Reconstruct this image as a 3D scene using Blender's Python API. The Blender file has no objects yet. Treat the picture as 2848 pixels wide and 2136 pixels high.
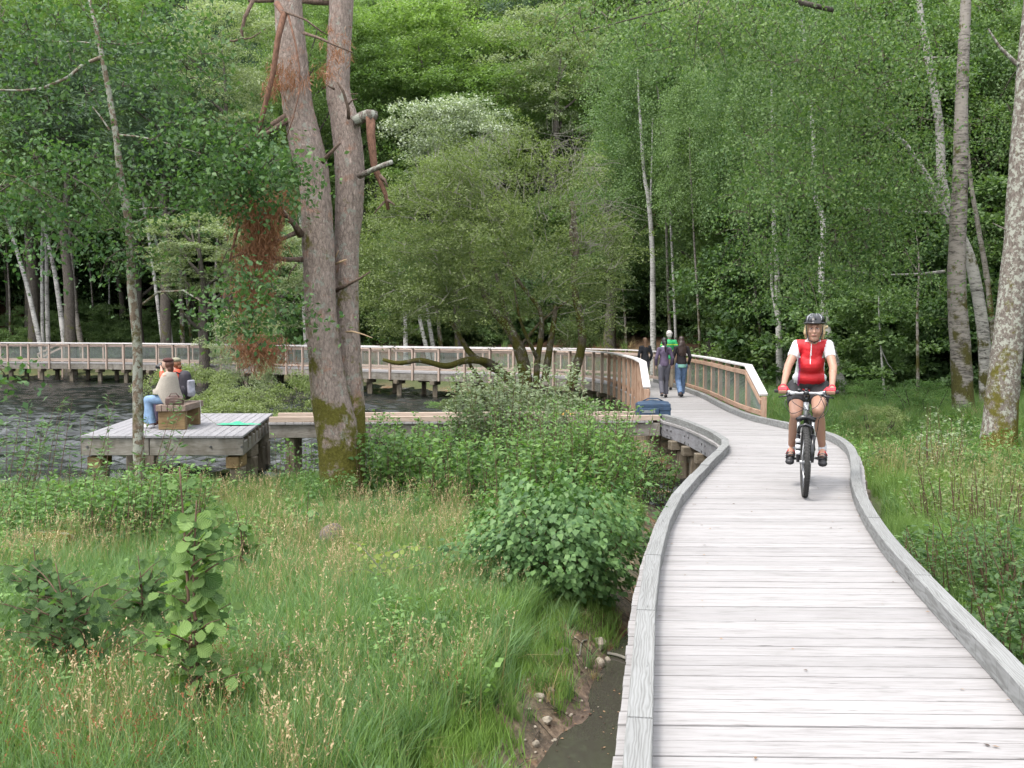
import bpy, math, random
import numpy as np
from mathutils import Vector, Matrix

S = bpy.context.scene
COL = S.collection
R = math.radians
rnd = random.Random(7)
rng = np.random.default_rng(7)

# ------------------------------------------------------------------ camera, light, exposure
cam_data = bpy.data.cameras.new('camera')
cam = bpy.data.objects.new('camera', cam_data)
COL.objects.link(cam)
CAM_H, FPX, PITCH = 1.55, 2784.0, math.atan(143 / 2784)
cam.location = (0, 0, CAM_H)
cam.rotation_euler = (math.pi / 2 - PITCH, 0, 0)
cam_data.sensor_width = 36
cam_data.lens = 36 * FPX / 2848
cam_data.clip_start = 0.05
cam_data.clip_end = 900
S.camera = cam

SUN_EL, SUN_AZ = R(62), R(226)          # azimuth clockwise from +Y (north)
world = bpy.data.worlds.new('World')
S.world = world
world.use_nodes = True
wn = world.node_tree
wn.nodes.clear()
sky = wn.nodes.new('ShaderNodeTexSky')
sky.sky_type = 'NISHITA'
sky.sun_disc = False
sky.sun_elevation = SUN_EL
sky.sun_rotation = SUN_AZ
sky.dust_density = 7.0
sky.air_density = 1.0
bg = wn.nodes.new('ShaderNodeBackground')
bg.inputs[1].default_value = 0.15
wo = wn.nodes.new('ShaderNodeOutputWorld')
# broken bright overcast in front of the blue
wtc = wn.nodes.new('ShaderNodeTexCoord'); wno = wn.nodes.new('ShaderNodeTexNoise'); wno.inputs['Scale'].default_value = 2.2; wno.inputs['Detail'].default_value = 5
wn.links.new(wtc.outputs['Generated'], wno.inputs['Vector'])
wr = wn.nodes.new('ShaderNodeValToRGB'); wr.color_ramp.elements[0].position = 0.3; wr.color_ramp.elements[0].color = (.45, .45, .45, 1); wr.color_ramp.elements[1].position = 0.65; wr.color_ramp.elements[1].color = (.9, .9, .9, 1)
wn.links.new(wno.outputs[0], wr.inputs[0])
wm_ = wn.nodes.new('ShaderNodeMix'); wm_.data_type = 'RGBA'; wn.links.new(wr.outputs[0], wm_.inputs[0]); wn.links.new(sky.outputs[0], wm_.inputs[6]); wm_.inputs[7].default_value = (7.9, 8.1, 8.4, 1)
wn.links.new(wm_.outputs[2], bg.inputs[0])
wn.links.new(bg.outputs[0], wo.inputs[0])
sun_data = bpy.data.lights.new('sun', 'SUN')
sun_data.energy = 1.5
sun_data.angle = R(14)
sun_data.color = (1.0, 0.96, 0.9)
sun = bpy.data.objects.new('sun', sun_data)
COL.objects.link(sun)
sd = Vector((math.sin(SUN_AZ) * math.cos(SUN_EL), math.cos(SUN_AZ) * math.cos(SUN_EL), math.sin(SUN_EL)))
sun.rotation_euler = sd.to_track_quat('Z', 'Y').to_euler()
sun.location = sd * 60
S.view_settings.view_transform = 'Standard'
S.view_settings.look = 'None'
S.view_settings.exposure = 1.40
S.view_settings.gamma = 1
S.cycles.max_bounces = 6
S.cycles.diffuse_bounces = 3
S.cycles.glossy_bounces = 2
S.cycles.transmission_bounces = 4
S.cycles.transparent_max_bounces = 4
S.cycles.caustics_reflective = False
S.cycles.caustics_refractive = False
S.cycles.use_adaptive_sampling = True
S.cycles.adaptive_threshold = 0.02
S.cycles.use_denoising = True
try:
    S.cycles.denoiser = 'OPENIMAGEDENOISE'
    S.cycles.denoising_input_passes = 'RGB_ALBEDO_NORMAL'
except Exception:
    pass

# ------------------------------------------------------------------ surveying helpers: a sight line met with a level or a distance
_c, _s = math.cos(math.pi / 2 - PITCH), math.sin(math.pi / 2 - PITCH)
def sight(px, py):
    x, y, z = px - 1424, -(py - 1068), -FPX
    return np.array([x, _c * y - _s * z, _s * y + _c * z])
def on_level(px, py, z=0.0):
    r = sight(px, py); t = (z - CAM_H) / r[2]
    return (r[0] * t, r[1] * t)
def at_dist(px, py, D):
    r = sight(px, py); t = D / r[1]
    return Vector((r[0] * t, D, r[2] * t + CAM_H))

# ------------------------------------------------------------------ object helpers
def tag(o, label=None, cat=None, group=None, kind=None):
    if label: o['label'] = label
    if cat: o['category'] = cat
    if group: o['group'] = group
    if kind: o['kind'] = kind
    return o
def empty(name, loc=(0, 0, 0), rz=0.0, label=None, cat=None, group=None, kind=None):
    o = bpy.data.objects.new(name, None)
    o.location = loc; o.rotation_euler = (0, 0, rz)
    o.empty_display_size = 0.2
    COL.objects.link(o)
    return tag(o, label, cat, group, kind)
def link(name, me, parent=None, loc=(0, 0, 0), rot=(0, 0, 0), scale=(1, 1, 1)):
    o = bpy.data.objects.new(name, me)
    o.location = loc; o.rotation_euler = rot; o.scale = scale
    COL.objects.link(o)
    if parent is not None: o.parent = parent
    return o
def copy_tree(o, parent=None):
    c = o.copy(); COL.objects.link(c); c.parent = parent
    for ch in list(o.children): copy_tree(ch, c)
    return c

def np_mesh(name, V, F, mats, tint=None, smooth=False, attrs=None, midx=None):
    """V (n,3), F (m,k) quads or tris (same k)"""
    me = bpy.data.meshes.new(name)
    V = np.asarray(V, dtype=np.float32); F = np.asarray(F, dtype=np.int32)
    m, k = F.shape
    me.vertices.add(len(V)); me.vertices.foreach_set('co', V.ravel())
    me.loops.add(m * k); me.loops.foreach_set('vertex_index', F.ravel())
    me.polygons.add(m)
    me.polygons.foreach_set('loop_start', np.arange(0, m * k, k, dtype=np.int32))
    me.polygons.foreach_set('loop_total', np.full(m, k, dtype=np.int32))
    if smooth: me.polygons.foreach_set('use_smooth', np.ones(m, dtype=bool))
    if midx is not None: me.polygons.foreach_set('material_index', np.asarray(midx, dtype=np.int32))
    if not isinstance(mats, (list, tuple)): mats = [mats]
    for mt in mats: me.materials.append(mt)
    if tint is not None:
        a = me.attributes.new('tint', 'FLOAT', 'POINT'); a.data.foreach_set('value', np.asarray(tint, dtype=np.float32))
    for kx, vx in (attrs or {}).items():
        a = me.attributes.new(kx, 'FLOAT', 'POINT'); a.data.foreach_set('value', np.asarray(vx, dtype=np.float32))
    me.update(calc_edges=True)
    return me

class MB:
    def __init__(s): s.v = []; s.f = []; s.m = []
    def add(s, vs, fs, mi=0):
        b = len(s.v); s.v.extend([tuple(q) for q in vs])
        for f in fs: s.f.append(tuple(b + i for i in f)); s.m.append(mi)
        return s
    def box(s, c, d, M=None, mi=0, ch=0.0):
        vs, fs = chbox(d, ch)
        vs = [Vector(q) for q in vs]
        if M is not None: vs = [M @ q for q in vs]
        c = Vector(c)
        return s.add([q + c for q in vs], fs, mi)
    def beam(s, a, b, w, h, up=(0, 0, 1), mi=0, ch=0.0):
        M, L = frame(a, b, up)
        return s.box((Vector(a) + Vector(b)) / 2, (L, w, h), M, mi, ch)
    def tube(s, pts, rad, n=8, mi=0, cap=True, wob=0.0, flat=(1, 1)):
        pts = [Vector(p) for p in pts]
        if not hasattr(rad, '__len__'): rad = [rad] * len(pts)
        vs = []; up = Vector((0.13, 0.98, 0.1))
        for i, p in enumerate(pts):
            t = (pts[min(i + 1, len(pts) - 1)] - pts[max(i - 1, 0)])
            t = t.normalized() if t.length > 1e-9 else Vector((0, 0, 1))
            x = up - t * up.dot(t)
            if x.length < 1e-3: x = Vector((1, 0, 0)) - t * t.x
            x.normalize(); up = x; y = t.cross(x)
            for k in range(n):
                a = 2 * math.pi * k / n
                r = rad[i] * (1 + (rnd.uniform(-wob, wob) if wob else 0))
                vs.append(p + x * (math.cos(a) * r * flat[0]) + y * (math.sin(a) * r * flat[1]))
        fs = []
        for i in range(len(pts) - 1):
            for k in range(n):
                a = i * n + k; b = i * n + (k + 1) % n
                fs.append((a, b, b + n, a + n))
        if cap:
            fs.append(tuple(reversed(range(n)))); fs.append(tuple(range((len(pts) - 1) * n, len(pts) * n)))
        return s.add(vs, fs, mi)
    def ell(s, c, r, M=None, nu=12, nv=8, mi=0):
        vs = []; c = Vector(c)
        for j in range(nv + 1):
            ph = math.pi * j / nv
            for i in range(nu):
                th = 2 * math.pi * i / nu
                q = Vector((r[0] * math.sin(ph) * math.cos(th), r[1] * math.sin(ph) * math.sin(th), r[2] * math.cos(ph)))
                if M is not None: q = M @ q
                vs.append(c + q)
        fs = []
        for j in range(nv):
            for i in range(nu):
                a = j * nu + i; b = j * nu + (i + 1) % nu
                fs.append((a, a + nu, b + nu, b))
        return s.add(vs, fs, mi)
    def mesh(s, name, mats, smooth=False):
        me = bpy.data.meshes.new(name)
        me.from_pydata(s.v, [], s.f)
        if not isinstance(mats, (list, tuple)): mats = [mats]
        for mt in mats: me.materials.append(mt)
        if len(mats) > 1: me.polygons.foreach_set('material_index', s.m)
        if smooth: me.polygons.foreach_set('use_smooth', [True] * len(me.polygons))
        me.update()
        return me
    def build(s, name, mats, parent=None, smooth=False, world=True):
        me = s.mesh(name, mats, smooth)
        o = link(name, me, parent)
        if parent is not None and world:
            # vertices were given in world space: bring them into the parent's frame
            P = Matrix.Translation(parent.location) @ parent.rotation_euler.to_matrix().to_4x4()
            me.transform(P.inverted())
        return o

def frame(a, b, up=(0, 0, 1)):
    a, b = Vector(a), Vector(b); x = b - a; L = x.length; x = x / L
    up = Vector(up); y = up.cross(x)
    if y.length < 1e-4: y = Vector((0, 1, 0)).cross(x)
    y.normalize(); z = x.cross(y)
    return Matrix((x, y, z)).transposed(), L
def chbox(d, c):
    x, y, z = d[0] / 2, d[1] / 2, d[2] / 2
    if c <= 0:
        vs = [(-x, -y, -z), (x, -y, -z), (x, y, -z), (-x, y, -z), (-x, -y, z), (x, -y, z), (x, y, z), (-x, y, z)]
        return vs, [(3, 2, 1, 0), (4, 5, 6, 7), (0, 1, 5, 4), (1, 2, 6, 5), (2, 3, 7, 6), (3, 0, 4, 7)]
    vs = []; idx = {}
    for sx in (-1, 1):
        for sy in (-1, 1):
            for sz in (-1, 1):
                for ax in range(3):
                    p = [sx * (x - c), sy * (y - c), sz * (z - c)]
                    p[ax] = (sx * x, sy * y, sz * z)[ax]
                    idx[(sx, sy, sz, ax)] = len(vs); vs.append(tuple(p))
    fs = []
    def fc(ax, s):
        o = [i for i in range(3) if i != ax]
        q = []
        for u, v in ((-1, -1), (1, -1), (1, 1), (-1, 1)):
            k = [0, 0, 0]; k[ax] = s; k[o[0]] = u; k[o[1]] = v
            q.append(idx[(k[0], k[1], k[2], ax)])
        if (s > 0) == (ax == 1): q.reverse()
        return tuple(q)
    for ax in range(3):
        for s in (-1, 1): fs.append(fc(ax, s))
    for ax in range(3):            # edge chamfers parallel to ax
        o = [i for i in range(3) if i != ax]
        for u in (-1, 1):
            for v in (-1, 1):
                q = []
                for s, face in ((-1, o[0]), (1, o[0]), (1, o[1]), (-1, o[1])):
                    k = [0, 0, 0]; k[ax] = s; k[o[0]] = u; k[o[1]] = v
                    q.append(idx[(k[0], k[1], k[2], face)])
                if (u * v > 0) == (ax != 1): q.reverse()
                fs.append(tuple(q))
    for sx in (-1, 1):
        for sy in (-1, 1):
            for sz in (-1, 1):
                q = [idx[(sx, sy, sz, a)] for a in range(3)]
                if sx * sy * sz < 0: q.reverse()
                fs.append(tuple(q))
    return vs, fs
_beamcache = {}
def beam(name, a, b, w, h, mat, parent, up=(0, 0, 1), ch=0.006, label=None):
    """one timber as its own object; local X runs along it; a, b in world space, parent unrotated"""
    M, L = frame(a, b, up)
    key = (round(L, 2), round(w, 3), round(h, 3), mat.name, ch)
    me = _beamcache.get(key)
    if me is None:
        me = MB().box((0, 0, 0), (key[0], key[1], key[2]), None, 0, ch).mesh(name, mat)
        _beamcache[key] = me
    pl = parent.location if parent is not None else Vector((0, 0, 0))
    o = link(name, me, parent, (Vector(a) + Vector(b)) / 2 - pl, M.to_euler())
    if label: o['label'] = label
    return o

# ------------------------------------------------------------------ materials
def newmat(name):
    m = bpy.data.materials.new(name); m.use_nodes = True
    nt = m.node_tree; nt.nodes.clear()
    out = nt.nodes.new('ShaderNodeOutputMaterial')
    p = nt.nodes.new('ShaderNodeBsdfPrincipled')
    nt.links.new(p.outputs[0], out.inputs[0])
    return m, nt, p, out
def N(nt, typ, **kw):
    n = nt.nodes.new(typ)
    for k, v in kw.items():
        if k in ('data_type', 'blend_type', 'operation', 'feature', 'distance', 'wave_type', 'bands_direction', 'attribute_name', 'noise_dimensions', 'clamp', 'wave_profile', 'musgrave_type', 'rings_direction'):
            setattr(n, k, v)
        else:
            n.inputs[k].default_value = v
    return n
def ramp(nt, fac, stops, interp='LINEAR'):
    r = nt.nodes.new('ShaderNodeValToRGB')
    el = r.color_ramp.elements
    r.color_ramp.interpolation = interp
    while len(el) < len(stops): el.new(0.5)
    for e, (p, c) in zip(el, stops):
        e.position = p; e.color = (c, c, c, 1) if not hasattr(c, '__len__') else (*c, 1)
    nt.links.new(fac, r.inputs[0])
    return r.outputs[0]
def mix(nt, fac, a, b, mode='MIX'):
    n = nt.nodes.new('ShaderNodeMix'); n.data_type = 'RGBA'; n.blend_type = mode
    for sock, v in ((0, fac), (6, a), (7, b)):
        if hasattr(v, 'links') or hasattr(v, 'is_output'): nt.links.new(v, n.inputs[sock])
        elif sock == 0: n.inputs[0].default_value = v
        else: n.inputs[sock].default_value = (*v, 1)
    return n.outputs[2]
def mathn(nt, op, a, b=0.0):
    n = nt.nodes.new('ShaderNodeMath'); n.operation = op
    for i, v in enumerate((a, b)):
        if hasattr(v, 'is_output'): nt.links.new(v, n.inputs[i])
        else: n.inputs[i].default_value = v
    return n.outputs[0]
def coords(nt, scale=(1, 1, 1), obj_random=True, which='Object'):
    tc = nt.nodes.new('ShaderNodeTexCoord')
    mp = nt.nodes.new('ShaderNodeMapping')
    mp.inputs['Scale'].default_value = scale
    nt.links.new(tc.outputs[which], mp.inputs[0])
    if obj_random:
        oi = nt.nodes.new('ShaderNodeObjectInfo')
        c = nt.nodes.new('ShaderNodeCombineXYZ')
        nt.links.new(mathn(nt, 'MULTIPLY', oi.outputs['Random'], 37.0), c.inputs[0])
        nt.links.new(mathn(nt, 'MULTIPLY', oi.outputs['Random'], 91.0), c.inputs[1])
        nt.links.new(mathn(nt, 'MULTIPLY', oi.outputs['Random'], 53.0), c.inputs[2])
        nt.links.new(c.outputs[0], mp.inputs['Location'])
        return mp.outputs[0], oi.outputs['Random']
    return mp.outputs[0], None
def noise(nt, vec, scale=5, detail=4, rough=0.55, dist=0.0):
    n = nt.nodes.new('ShaderNodeTexNoise')
    n.inputs['Scale'].default_value = scale; n.inputs['Detail'].default_value = detail
    n.inputs['Roughness'].default_value = rough; n.inputs['Distortion'].default_value = dist
    nt.links.new(vec, n.inputs['Vector'])
    return n.outputs[0]
def bump(nt, h, strength=0.3, dist=0.01):
    b = nt.nodes.new('ShaderNodeBump'); b.inputs['Strength'].default_value = strength; b.inputs['Distance'].default_value = dist
    nt.links.new(h, b.inputs['Height'])
    return b.outputs[0]

def mat_plain(name, col, rough=0.6, metal=0.0, spec=0.5, var=0.12, sc=9):
    col = tuple(c * .74 for c in col)
    m, nt, p, out = newmat(name)
    v, r = coords(nt)
    n = noise(nt, v, sc, 4)
    lo = tuple(c * (1 - var) for c in col); hi = tuple(min(1, c * (1 + var)) for c in col)
    nt.links.new(ramp(nt, n, [(0.3, lo), (0.7, hi)]), p.inputs['Base Color'])
    p.inputs['Roughness'].default_value = rough; p.inputs['Metallic'].default_value = metal
    p.inputs['Specular IOR Level'].default_value = spec
    if rough >= .6: nt.links.new(bump(nt, noise(nt, v, 16, 4, .6, .8), .55, .012), p.inputs['Normal'])
    return m

def mat_wood(name, dark, mid, light, grain=1.0, rough=0.8, swirl=False, bstr=0.35, stain=0.0, staincol=(0.10, 0.10, 0.08)):
    """timber; local X is the grain direction"""
    dark, mid, light, staincol = [tuple(c * .70 for c in q) for q in (dark, mid, light, staincol)]
    m, nt, p, out = newmat(name)
    v, r = coords(nt, (1, 1, 1))
    v1 = nt.nodes.new('ShaderNodeMapping'); v1.inputs['Scale'].default_value = (2.6, 30 * grain, 30 * grain); nt.links.new(v, v1.inputs[0])
    v2 = nt.nodes.new('ShaderNodeMapping'); v2.inputs['Scale'].default_value = (9.0, 130 * grain, 130 * grain); nt.links.new(v, v2.inputs[0])
    g1 = noise(nt, v1.outputs[0], 1.0, 5, 0.6, 0.6)
    g2 = noise(nt, v2.outputs[0], 1.0, 3, 0.6, 0.2)
    if swirl:
        vs = nt.nodes.new('ShaderNodeMapping'); vs.inputs['Scale'].default_value = (0.9, 6, 6); nt.links.new(v, vs.inputs[0])
        w = nt.nodes.new('ShaderNodeTexWave'); w.wave_type = 'BANDS'; w.bands_direction = 'Y'
        w.inputs['Scale'].default_value = 4.2; w.inputs['Distortion'].default_value = 11.0
        w.inputs['Detail'].default_value = 1.5; w.inputs['Detail Scale'].default_value = 1.1
        nt.links.new(vs.outputs[0], w.inputs['Vector'])
        g = mix(nt, 0.42, ramp(nt, g1, [(0.2, 0.0), (0.8, 1.0)]), w.outputs['Color'])
    else:
        g = mix(nt, 0.45, ramp(nt, g1, [(0.25, 0.0), (0.75, 1.0)]), ramp(nt, g2, [(0.25, 0.0), (0.75, 1.0)]))
    col = ramp(nt, g, [(0.12, dark), (0.45, mid), (0.9, light)])
    # each board has its own tone
    tone = ramp(nt, r, [(0.0, 0.90), (0.35, 0.98), (0.7, 1.02), (1.0, 1.07)])
    col = mix(nt, 1.0, col, tone, 'MULTIPLY')
    # drying cracks and knots
    vc = nt.nodes.new('ShaderNodeMapping'); vc.inputs['Scale'].default_value = (4.5, 60, 60); nt.links.new(v, vc.inputs[0])
    ck = ramp(nt, noise(nt, vc.outputs[0], 1.0, 2, 0.5), [(0.0, 1.0), (0.25, 1.0), (0.30, 0.0)])
    col = mix(nt, mathn(nt, 'MULTIPLY', ck, 0.75), col, tuple(c * 0.45 for c in dark))
    if stain > 0:
        st = ramp(nt, noise(nt, v, 3.2, 5, 0.65), [(0.45, 0.0), (0.7, 1.0)])
        col = mix(nt, mathn(nt, 'MULTIPLY', st, stain), col, staincol)
    nt.links.new(col, p.inputs['Base Color'])
    p.inputs['Roughness'].default_value = rough
    p.inputs['Specular IOR Level'].default_value = 0.25
    h = mix(nt, 0.5, g, ck, 'SUBTRACT')
    nt.links.new(bump(nt, h, bstr, 0.004), p.inputs['Normal'])
    return m

def mat_leaf(name, dark, light, trans=0.35, rough=0.45, tcol=None, patch=0.35, far=False):
    def tone(c, k, ds):
        l = .3 * c[0] + .6 * c[1] + .1 * c[2]
        return tuple(k * (x * (1 - ds) + l * ds) for x in c)
    k_ = 1.6 if far else 1.25
    if not name.startswith(('grass', 'rust', 'rush')): dark, light = tone(dark, k_, .19), tone(light, k_, .19)
    m, nt, p, out = newmat(name)
    at = nt.nodes.new('ShaderNodeAttribute'); at.attribute_name = 'tint'
    v, r = coords(nt, (1, 1, 1), False)
    n = noise(nt, v, 0.9 if not far else 0.5, 2)
    oi = nt.nodes.new('ShaderNodeObjectInfo')
    f = mathn(nt, 'ADD', mathn(nt, 'MULTIPLY', at.outputs['Fac'], 1 - patch), mathn(nt, 'MULTIPLY', n, patch))
    f = mathn(nt, 'ADD', f, mathn(nt, 'MULTIPLY', mathn(nt, 'SUBTRACT', oi.outputs['Random'], 0.5), 0.3))
    col = ramp(nt, f, [(0.15, dark), (0.85, light)])
    nt.links.new(col, p.inputs['Base Color'])
    p.inputs['Roughness'].default_value = rough + .1
    p.inputs['Specular IOR Level'].default_value = 0.25
    t = nt.nodes.new('ShaderNodeBsdfTranslucent')
    tc = mix(nt, 1.0, col, tcol or (1.25, 1.45, 0.6), 'MULTIPLY')
    nt.links.new(tc, t.inputs[0])
    mx = nt.nodes.new('ShaderNodeMixShader'); mx.inputs[0].default_value = trans
    nt.links.new(p.outputs[0], mx.inputs[1]); nt.links.new(t.outputs[0], mx.inputs[2])
    nt.links.new(mx.outputs[0], out.inputs[0])
    return m

def add_veins(m):
    nt = m.node_tree; tc = nt.nodes.new('ShaderNodeTexCoord'); sx = nt.nodes.new('ShaderNodeSeparateXYZ'); nt.links.new(tc.outputs['Object'], sx.inputs[0])
    d = mathn(nt, 'SUBTRACT', sx.outputs[0], mathn(nt, 'MULTIPLY', mathn(nt, 'ABSOLUTE', sx.outputs[1]), .75))
    w = mathn(nt, 'SINE', mathn(nt, 'MULTIPLY', d, 52.0)); rib = ramp(nt, mathn(nt, 'ABSOLUTE', sx.outputs[1]), [(0.0, 1.0), (0.035, 0.0)])
    vn = ramp(nt, mathn(nt, 'MULTIPLY', mathn(nt, 'ADD', w, 1.0), .5), [(0.80, 0.0), (0.98, 1.0)])
    for l in list(nt.links):
        if l.to_socket.name == 'Base Color':
            src = l.from_socket; c2 = mix(nt, mathn(nt, 'MULTIPLY', mathn(nt, 'MAXIMUM', vn, rib), .55), src, (.16, .24, .09)); c2 = mix(nt, mathn(nt, 'MULTIPLY', ramp(nt, mathn(nt, 'MULTIPLY', mathn(nt, 'ADD', w, 1.0), .5), [(0.0, 1.0), (0.4, 0.0)]), .35), c2, (.02, .05, .015)); nt.links.new(c2, l.to_socket); nt.links.new(bump(nt, w, .6, .004), l.to_node.inputs['Normal'])

def mat_bark(name, dark, light, kind='rough', moss=0.0, mosscol=(0.10, 0.11, 0.025), lichen=0.0, scale=1.0, mosstop=1.6, red=None):
    m, nt, p, out = newmat(name)
    v, r = coords(nt, (1, 1, 1))
    if kind == 'pine':
        mp = nt.nodes.new('ShaderNodeMapping'); mp.inputs['Scale'].default_value = (21 * scale, 21 * scale, 8.0 * scale); nt.links.new(v, mp.inputs[0])
        wv = mix(nt, 0.10, mp.outputs[0], N(nt, 'ShaderNodeTexNoise', Scale=3.0).outputs[1], 'LINEAR_LIGHT')
        vo = N(nt, 'ShaderNodeTexVoronoi', feature='DISTANCE_TO_EDGE', Scale=1.0); nt.links.new(wv, vo.inputs['Vector'])
        edge = ramp(nt, vo.outputs[0], [(0.0, 0.62), (0.16, 1.0)])
        v4 = nt.nodes.new('ShaderNodeMapping'); v4.inputs['Scale'].default_value = (1, 1, .38); nt.links.new(v, v4.inputs[0]); n = noise(nt, v4.outputs[0], 26 * scale, 8, 0.78)
        g = mix(nt, 0.75, edge, ramp(nt, n, [(0.36, 0.08), (0.60, 1.0)]), 'MULTIPLY')
        col = ramp(nt, g, [(0.0, dark), (0.45, tuple((a + b) / 2 for a, b in zip(dark, light))), (1.0, light)])
        if red:
            nr = ramp(nt, noise(nt, v, 4.5, 4, 0.65), [(0.56, 0.0), (0.68, 1.0)])
            col = mix(nt, mathn(nt, 'MULTIPLY', nr, 0.55), col, red)
        h = g; bs, bd = 0.9, 0.03
    elif kind == 'birch':
        mp = nt.nodes.new('ShaderNodeMapping'); mp.inputs['Scale'].default_value = (3.0, 3.0, 14.0 * scale); nt.links.new(v, mp.inputs[0])
        n1 = noise(nt, mp.outputs[0], 1.6, 6, 0.7, 0.8)
        n2 = noise(nt, v, 1.4, 4, 0.6)
        g = mix(nt, 0.35, n1, n2)
        col = ramp(nt, g, [(0.38, dark), (0.46, tuple(c * 0.6 for c in light)), (0.53, light), (1.0, tuple(min(1, c * 1.15) for c in light))])
        h = n1; bs, bd = 0.5, 0.01
    else:
        mp = nt.nodes.new('ShaderNodeMapping'); mp.inputs['Scale'].default_value = (9 * scale, 9 * scale, 4.0 * scale); nt.links.new(v, mp.inputs[0])
        n1 = noise(nt, mp.outputs[0], 2.0, 7, 0.72, 0.5)
        col = ramp(nt, n1, [(0.32, dark), (0.5, tuple((a + b) / 2 for a, b in zip(dark, light))), (0.68, light)])
        h = n1; bs, bd = 0.8, 0.02
    if lichen > 0:
        nl = ramp(nt, noise(nt, v, 7 * scale, 5, 0.7), [(0.62 - 0.15 * lichen, 0.0), (0.66 - 0.15 * lichen, 1.0)])
        col = mix(nt, mathn(nt, 'MULTIPLY', nl, 0.8), col, (0.32, 0.335, 0.29))
    if moss > 0:
        tc = nt.nodes.new('ShaderNodeTexCoord'); sx = nt.nodes.new('ShaderNodeSeparateXYZ'); nt.links.new(tc.outputs['Object'], sx.inputs[0])
        hz = ramp(nt, mathn(nt, 'DIVIDE', sx.outputs[2], mosstop * 2), [(0.0, 1.0), (0.5, 0.35), (1.0, 0.0)])
        nm = noise(nt, v, 2.6, 6, 0.7)
        f = ramp(nt, mathn(nt, 'ADD', nm, mathn(nt, 'MULTIPLY', hz, 0.28 * moss)), [(0.62, 0.0), (0.70, 1.0)])
        mc = ramp(nt, noise(nt, v, 30, 3), [(0.3, tuple(c * 0.6 for c in mosscol)), (0.7, mosscol)])
        col = mix(nt, f, col, mc)
    nt.links.new(col, p.inputs['Base Color'])
    p.inputs['Roughness'].default_value = 0.9; p.inputs['Specular IOR Level'].default_value = 0.15
    nt.links.new(bump(nt, h, bs, bd), p.inputs['Normal'])
    return m

M = {}
M['deck'] = mat_wood('deck_timber', (0.225, 0.214, 0.208), (0.355, 0.343, 0.342), (0.43, 0.418, 0.42), 1.0, bstr=0.35)
M['kerb'] = mat_wood('kerb_timber', (0.17, 0.17, 0.165), (0.25, 0.255, 0.25), (0.32, 0.325, 0.325), 1.0, swirl=True, bstr=0.45)
M['newkerb'] = mat_wood('new_kerb_timber', (0.36, 0.26, 0.20), (0.52, 0.41, 0.33), (0.62, 0.52, 0.43), 1.0, bstr=0.3)
M['platform'] = mat_wood('platform_timber', (0.17, 0.165, 0.17), (0.30, 0.295, 0.31), (0.40, 0.39, 0.41), 1.0, bstr=0.5)
M['fascia'] = mat_wood('fascia_timber', (0.13, 0.12, 0.10), (0.25, 0.23, 0.20), (0.36, 0.34, 0.31), 0.5, bstr=0.4, stain=0.7, staincol=(0.10, 0.085, 0.06))
M['fascia_grey'] = mat_wood('grey_fascia_timber', (0.16, 0.16, 0.17), (0.27, 0.27, 0.29), (0.38, 0.38, 0.41), 0.5, bstr=0.4, stain=0.5, staincol=(0.13, 0.12, 0.12))
M['pile'] = mat_wood('pile_timber', (0.10, 0.085, 0.06), (0.20, 0.165, 0.12), (0.30, 0.27, 0.22), 0.4, bstr=0.4, stain=0.6, staincol=(0.07, 0.06, 0.045))
M['cedar'] = mat_wood('cedar_timber', (0.26, 0.15, 0.10), (0.46, 0.30, 0.21), (0.58, 0.42, 0.32), 0.6, bstr=0.3)
M['pink'] = mat_wood('pale_pink_timber', (0.34, 0.24, 0.19), (0.52, 0.40, 0.33), (0.66, 0.55, 0.48), 0.6, bstr=0.3)
M['cap'] = mat_wood('rail_cap_timber', (0.48, 0.44, 0.42), (0.70, 0.67, 0.66), (0.82, 0.80, 0.80), 0.6, bstr=0.3)
M['bench'] = mat_wood('bench_timber', (0.15, 0.10, 0.075), (0.27, 0.20, 0.16), (0.38, 0.31, 0.27), 0.6, bstr=0.4)
M['benchleg'] = mat_wood('bench_support_timber', (0.16, 0.10, 0.045), (0.27, 0.18, 0.085), (0.36, 0.26, 0.14), 0.4, bstr=0.3, stain=0.4, staincol=(0.08, 0.06, 0.04))
M['wire'] = mat_plain('wire', (0.24, 0.28, 0.26), 0.5, 0.2)
M['bolt'] = mat_plain('bolt_steel', (0.16, 0.16, 0.17), 0.4, 0.9)
M['steel'] = mat_plain('steel', (0.6, 0.6, 0.62), 0.25, 0.9)
M['barkpine'] = mat_bark('pine_bark', (0.07, 0.053, 0.043), (0.42, 0.34, 0.30), 'pine', moss=1.05, mosscol=(.15, .14, .03), lichen=0.25, mosstop=1.9, red=(0.36, 0.17, 0.10))
M['barkdead'] = mat_bark('dead_branch_bark', (0.05, 0.035, 0.028), (0.20, 0.145, 0.115), 'rough', scale=2)
M['barkred'] = mat_bark('red_brown_branch_bark', (0.07, 0.04, 0.028), (0.21, 0.115, 0.08), 'rough', scale=2)
M['splint'] = mat_plain('splintered_wood', (0.50, 0.36, 0.22), 0.8)
M['barkslim'] = mat_bark('slim_lichen_bark', (0.07, 0.05, 0.035), (0.24, 0.185, 0.14), 'rough', moss=0.55, mosscol=(0.10, 0.09, 0.03), lichen=0.9, scale=1.4, mosstop=6)
M['barkbirch'] = mat_bark('birch_bark', (0.035, 0.033, 0.03), (0.42, 0.41, 0.39), 'birch')
M['barkbirchdull'] = mat_bark('old_birch_bark', (0.03, 0.025, 0.02), (0.22, 0.20, 0.18), 'birch', moss=.75, mosstop=3.5, mosscol=(0.075, 0.07, 0.022))
M['barkbirchmid'] = mat_bark('silvery_birch_bark', (0.03, 0.026, 0.022), (0.29, 0.28, 0.26), 'birch', moss=.7, mosstop=3.0, mosscol=(0.075, 0.07, 0.022))
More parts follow.
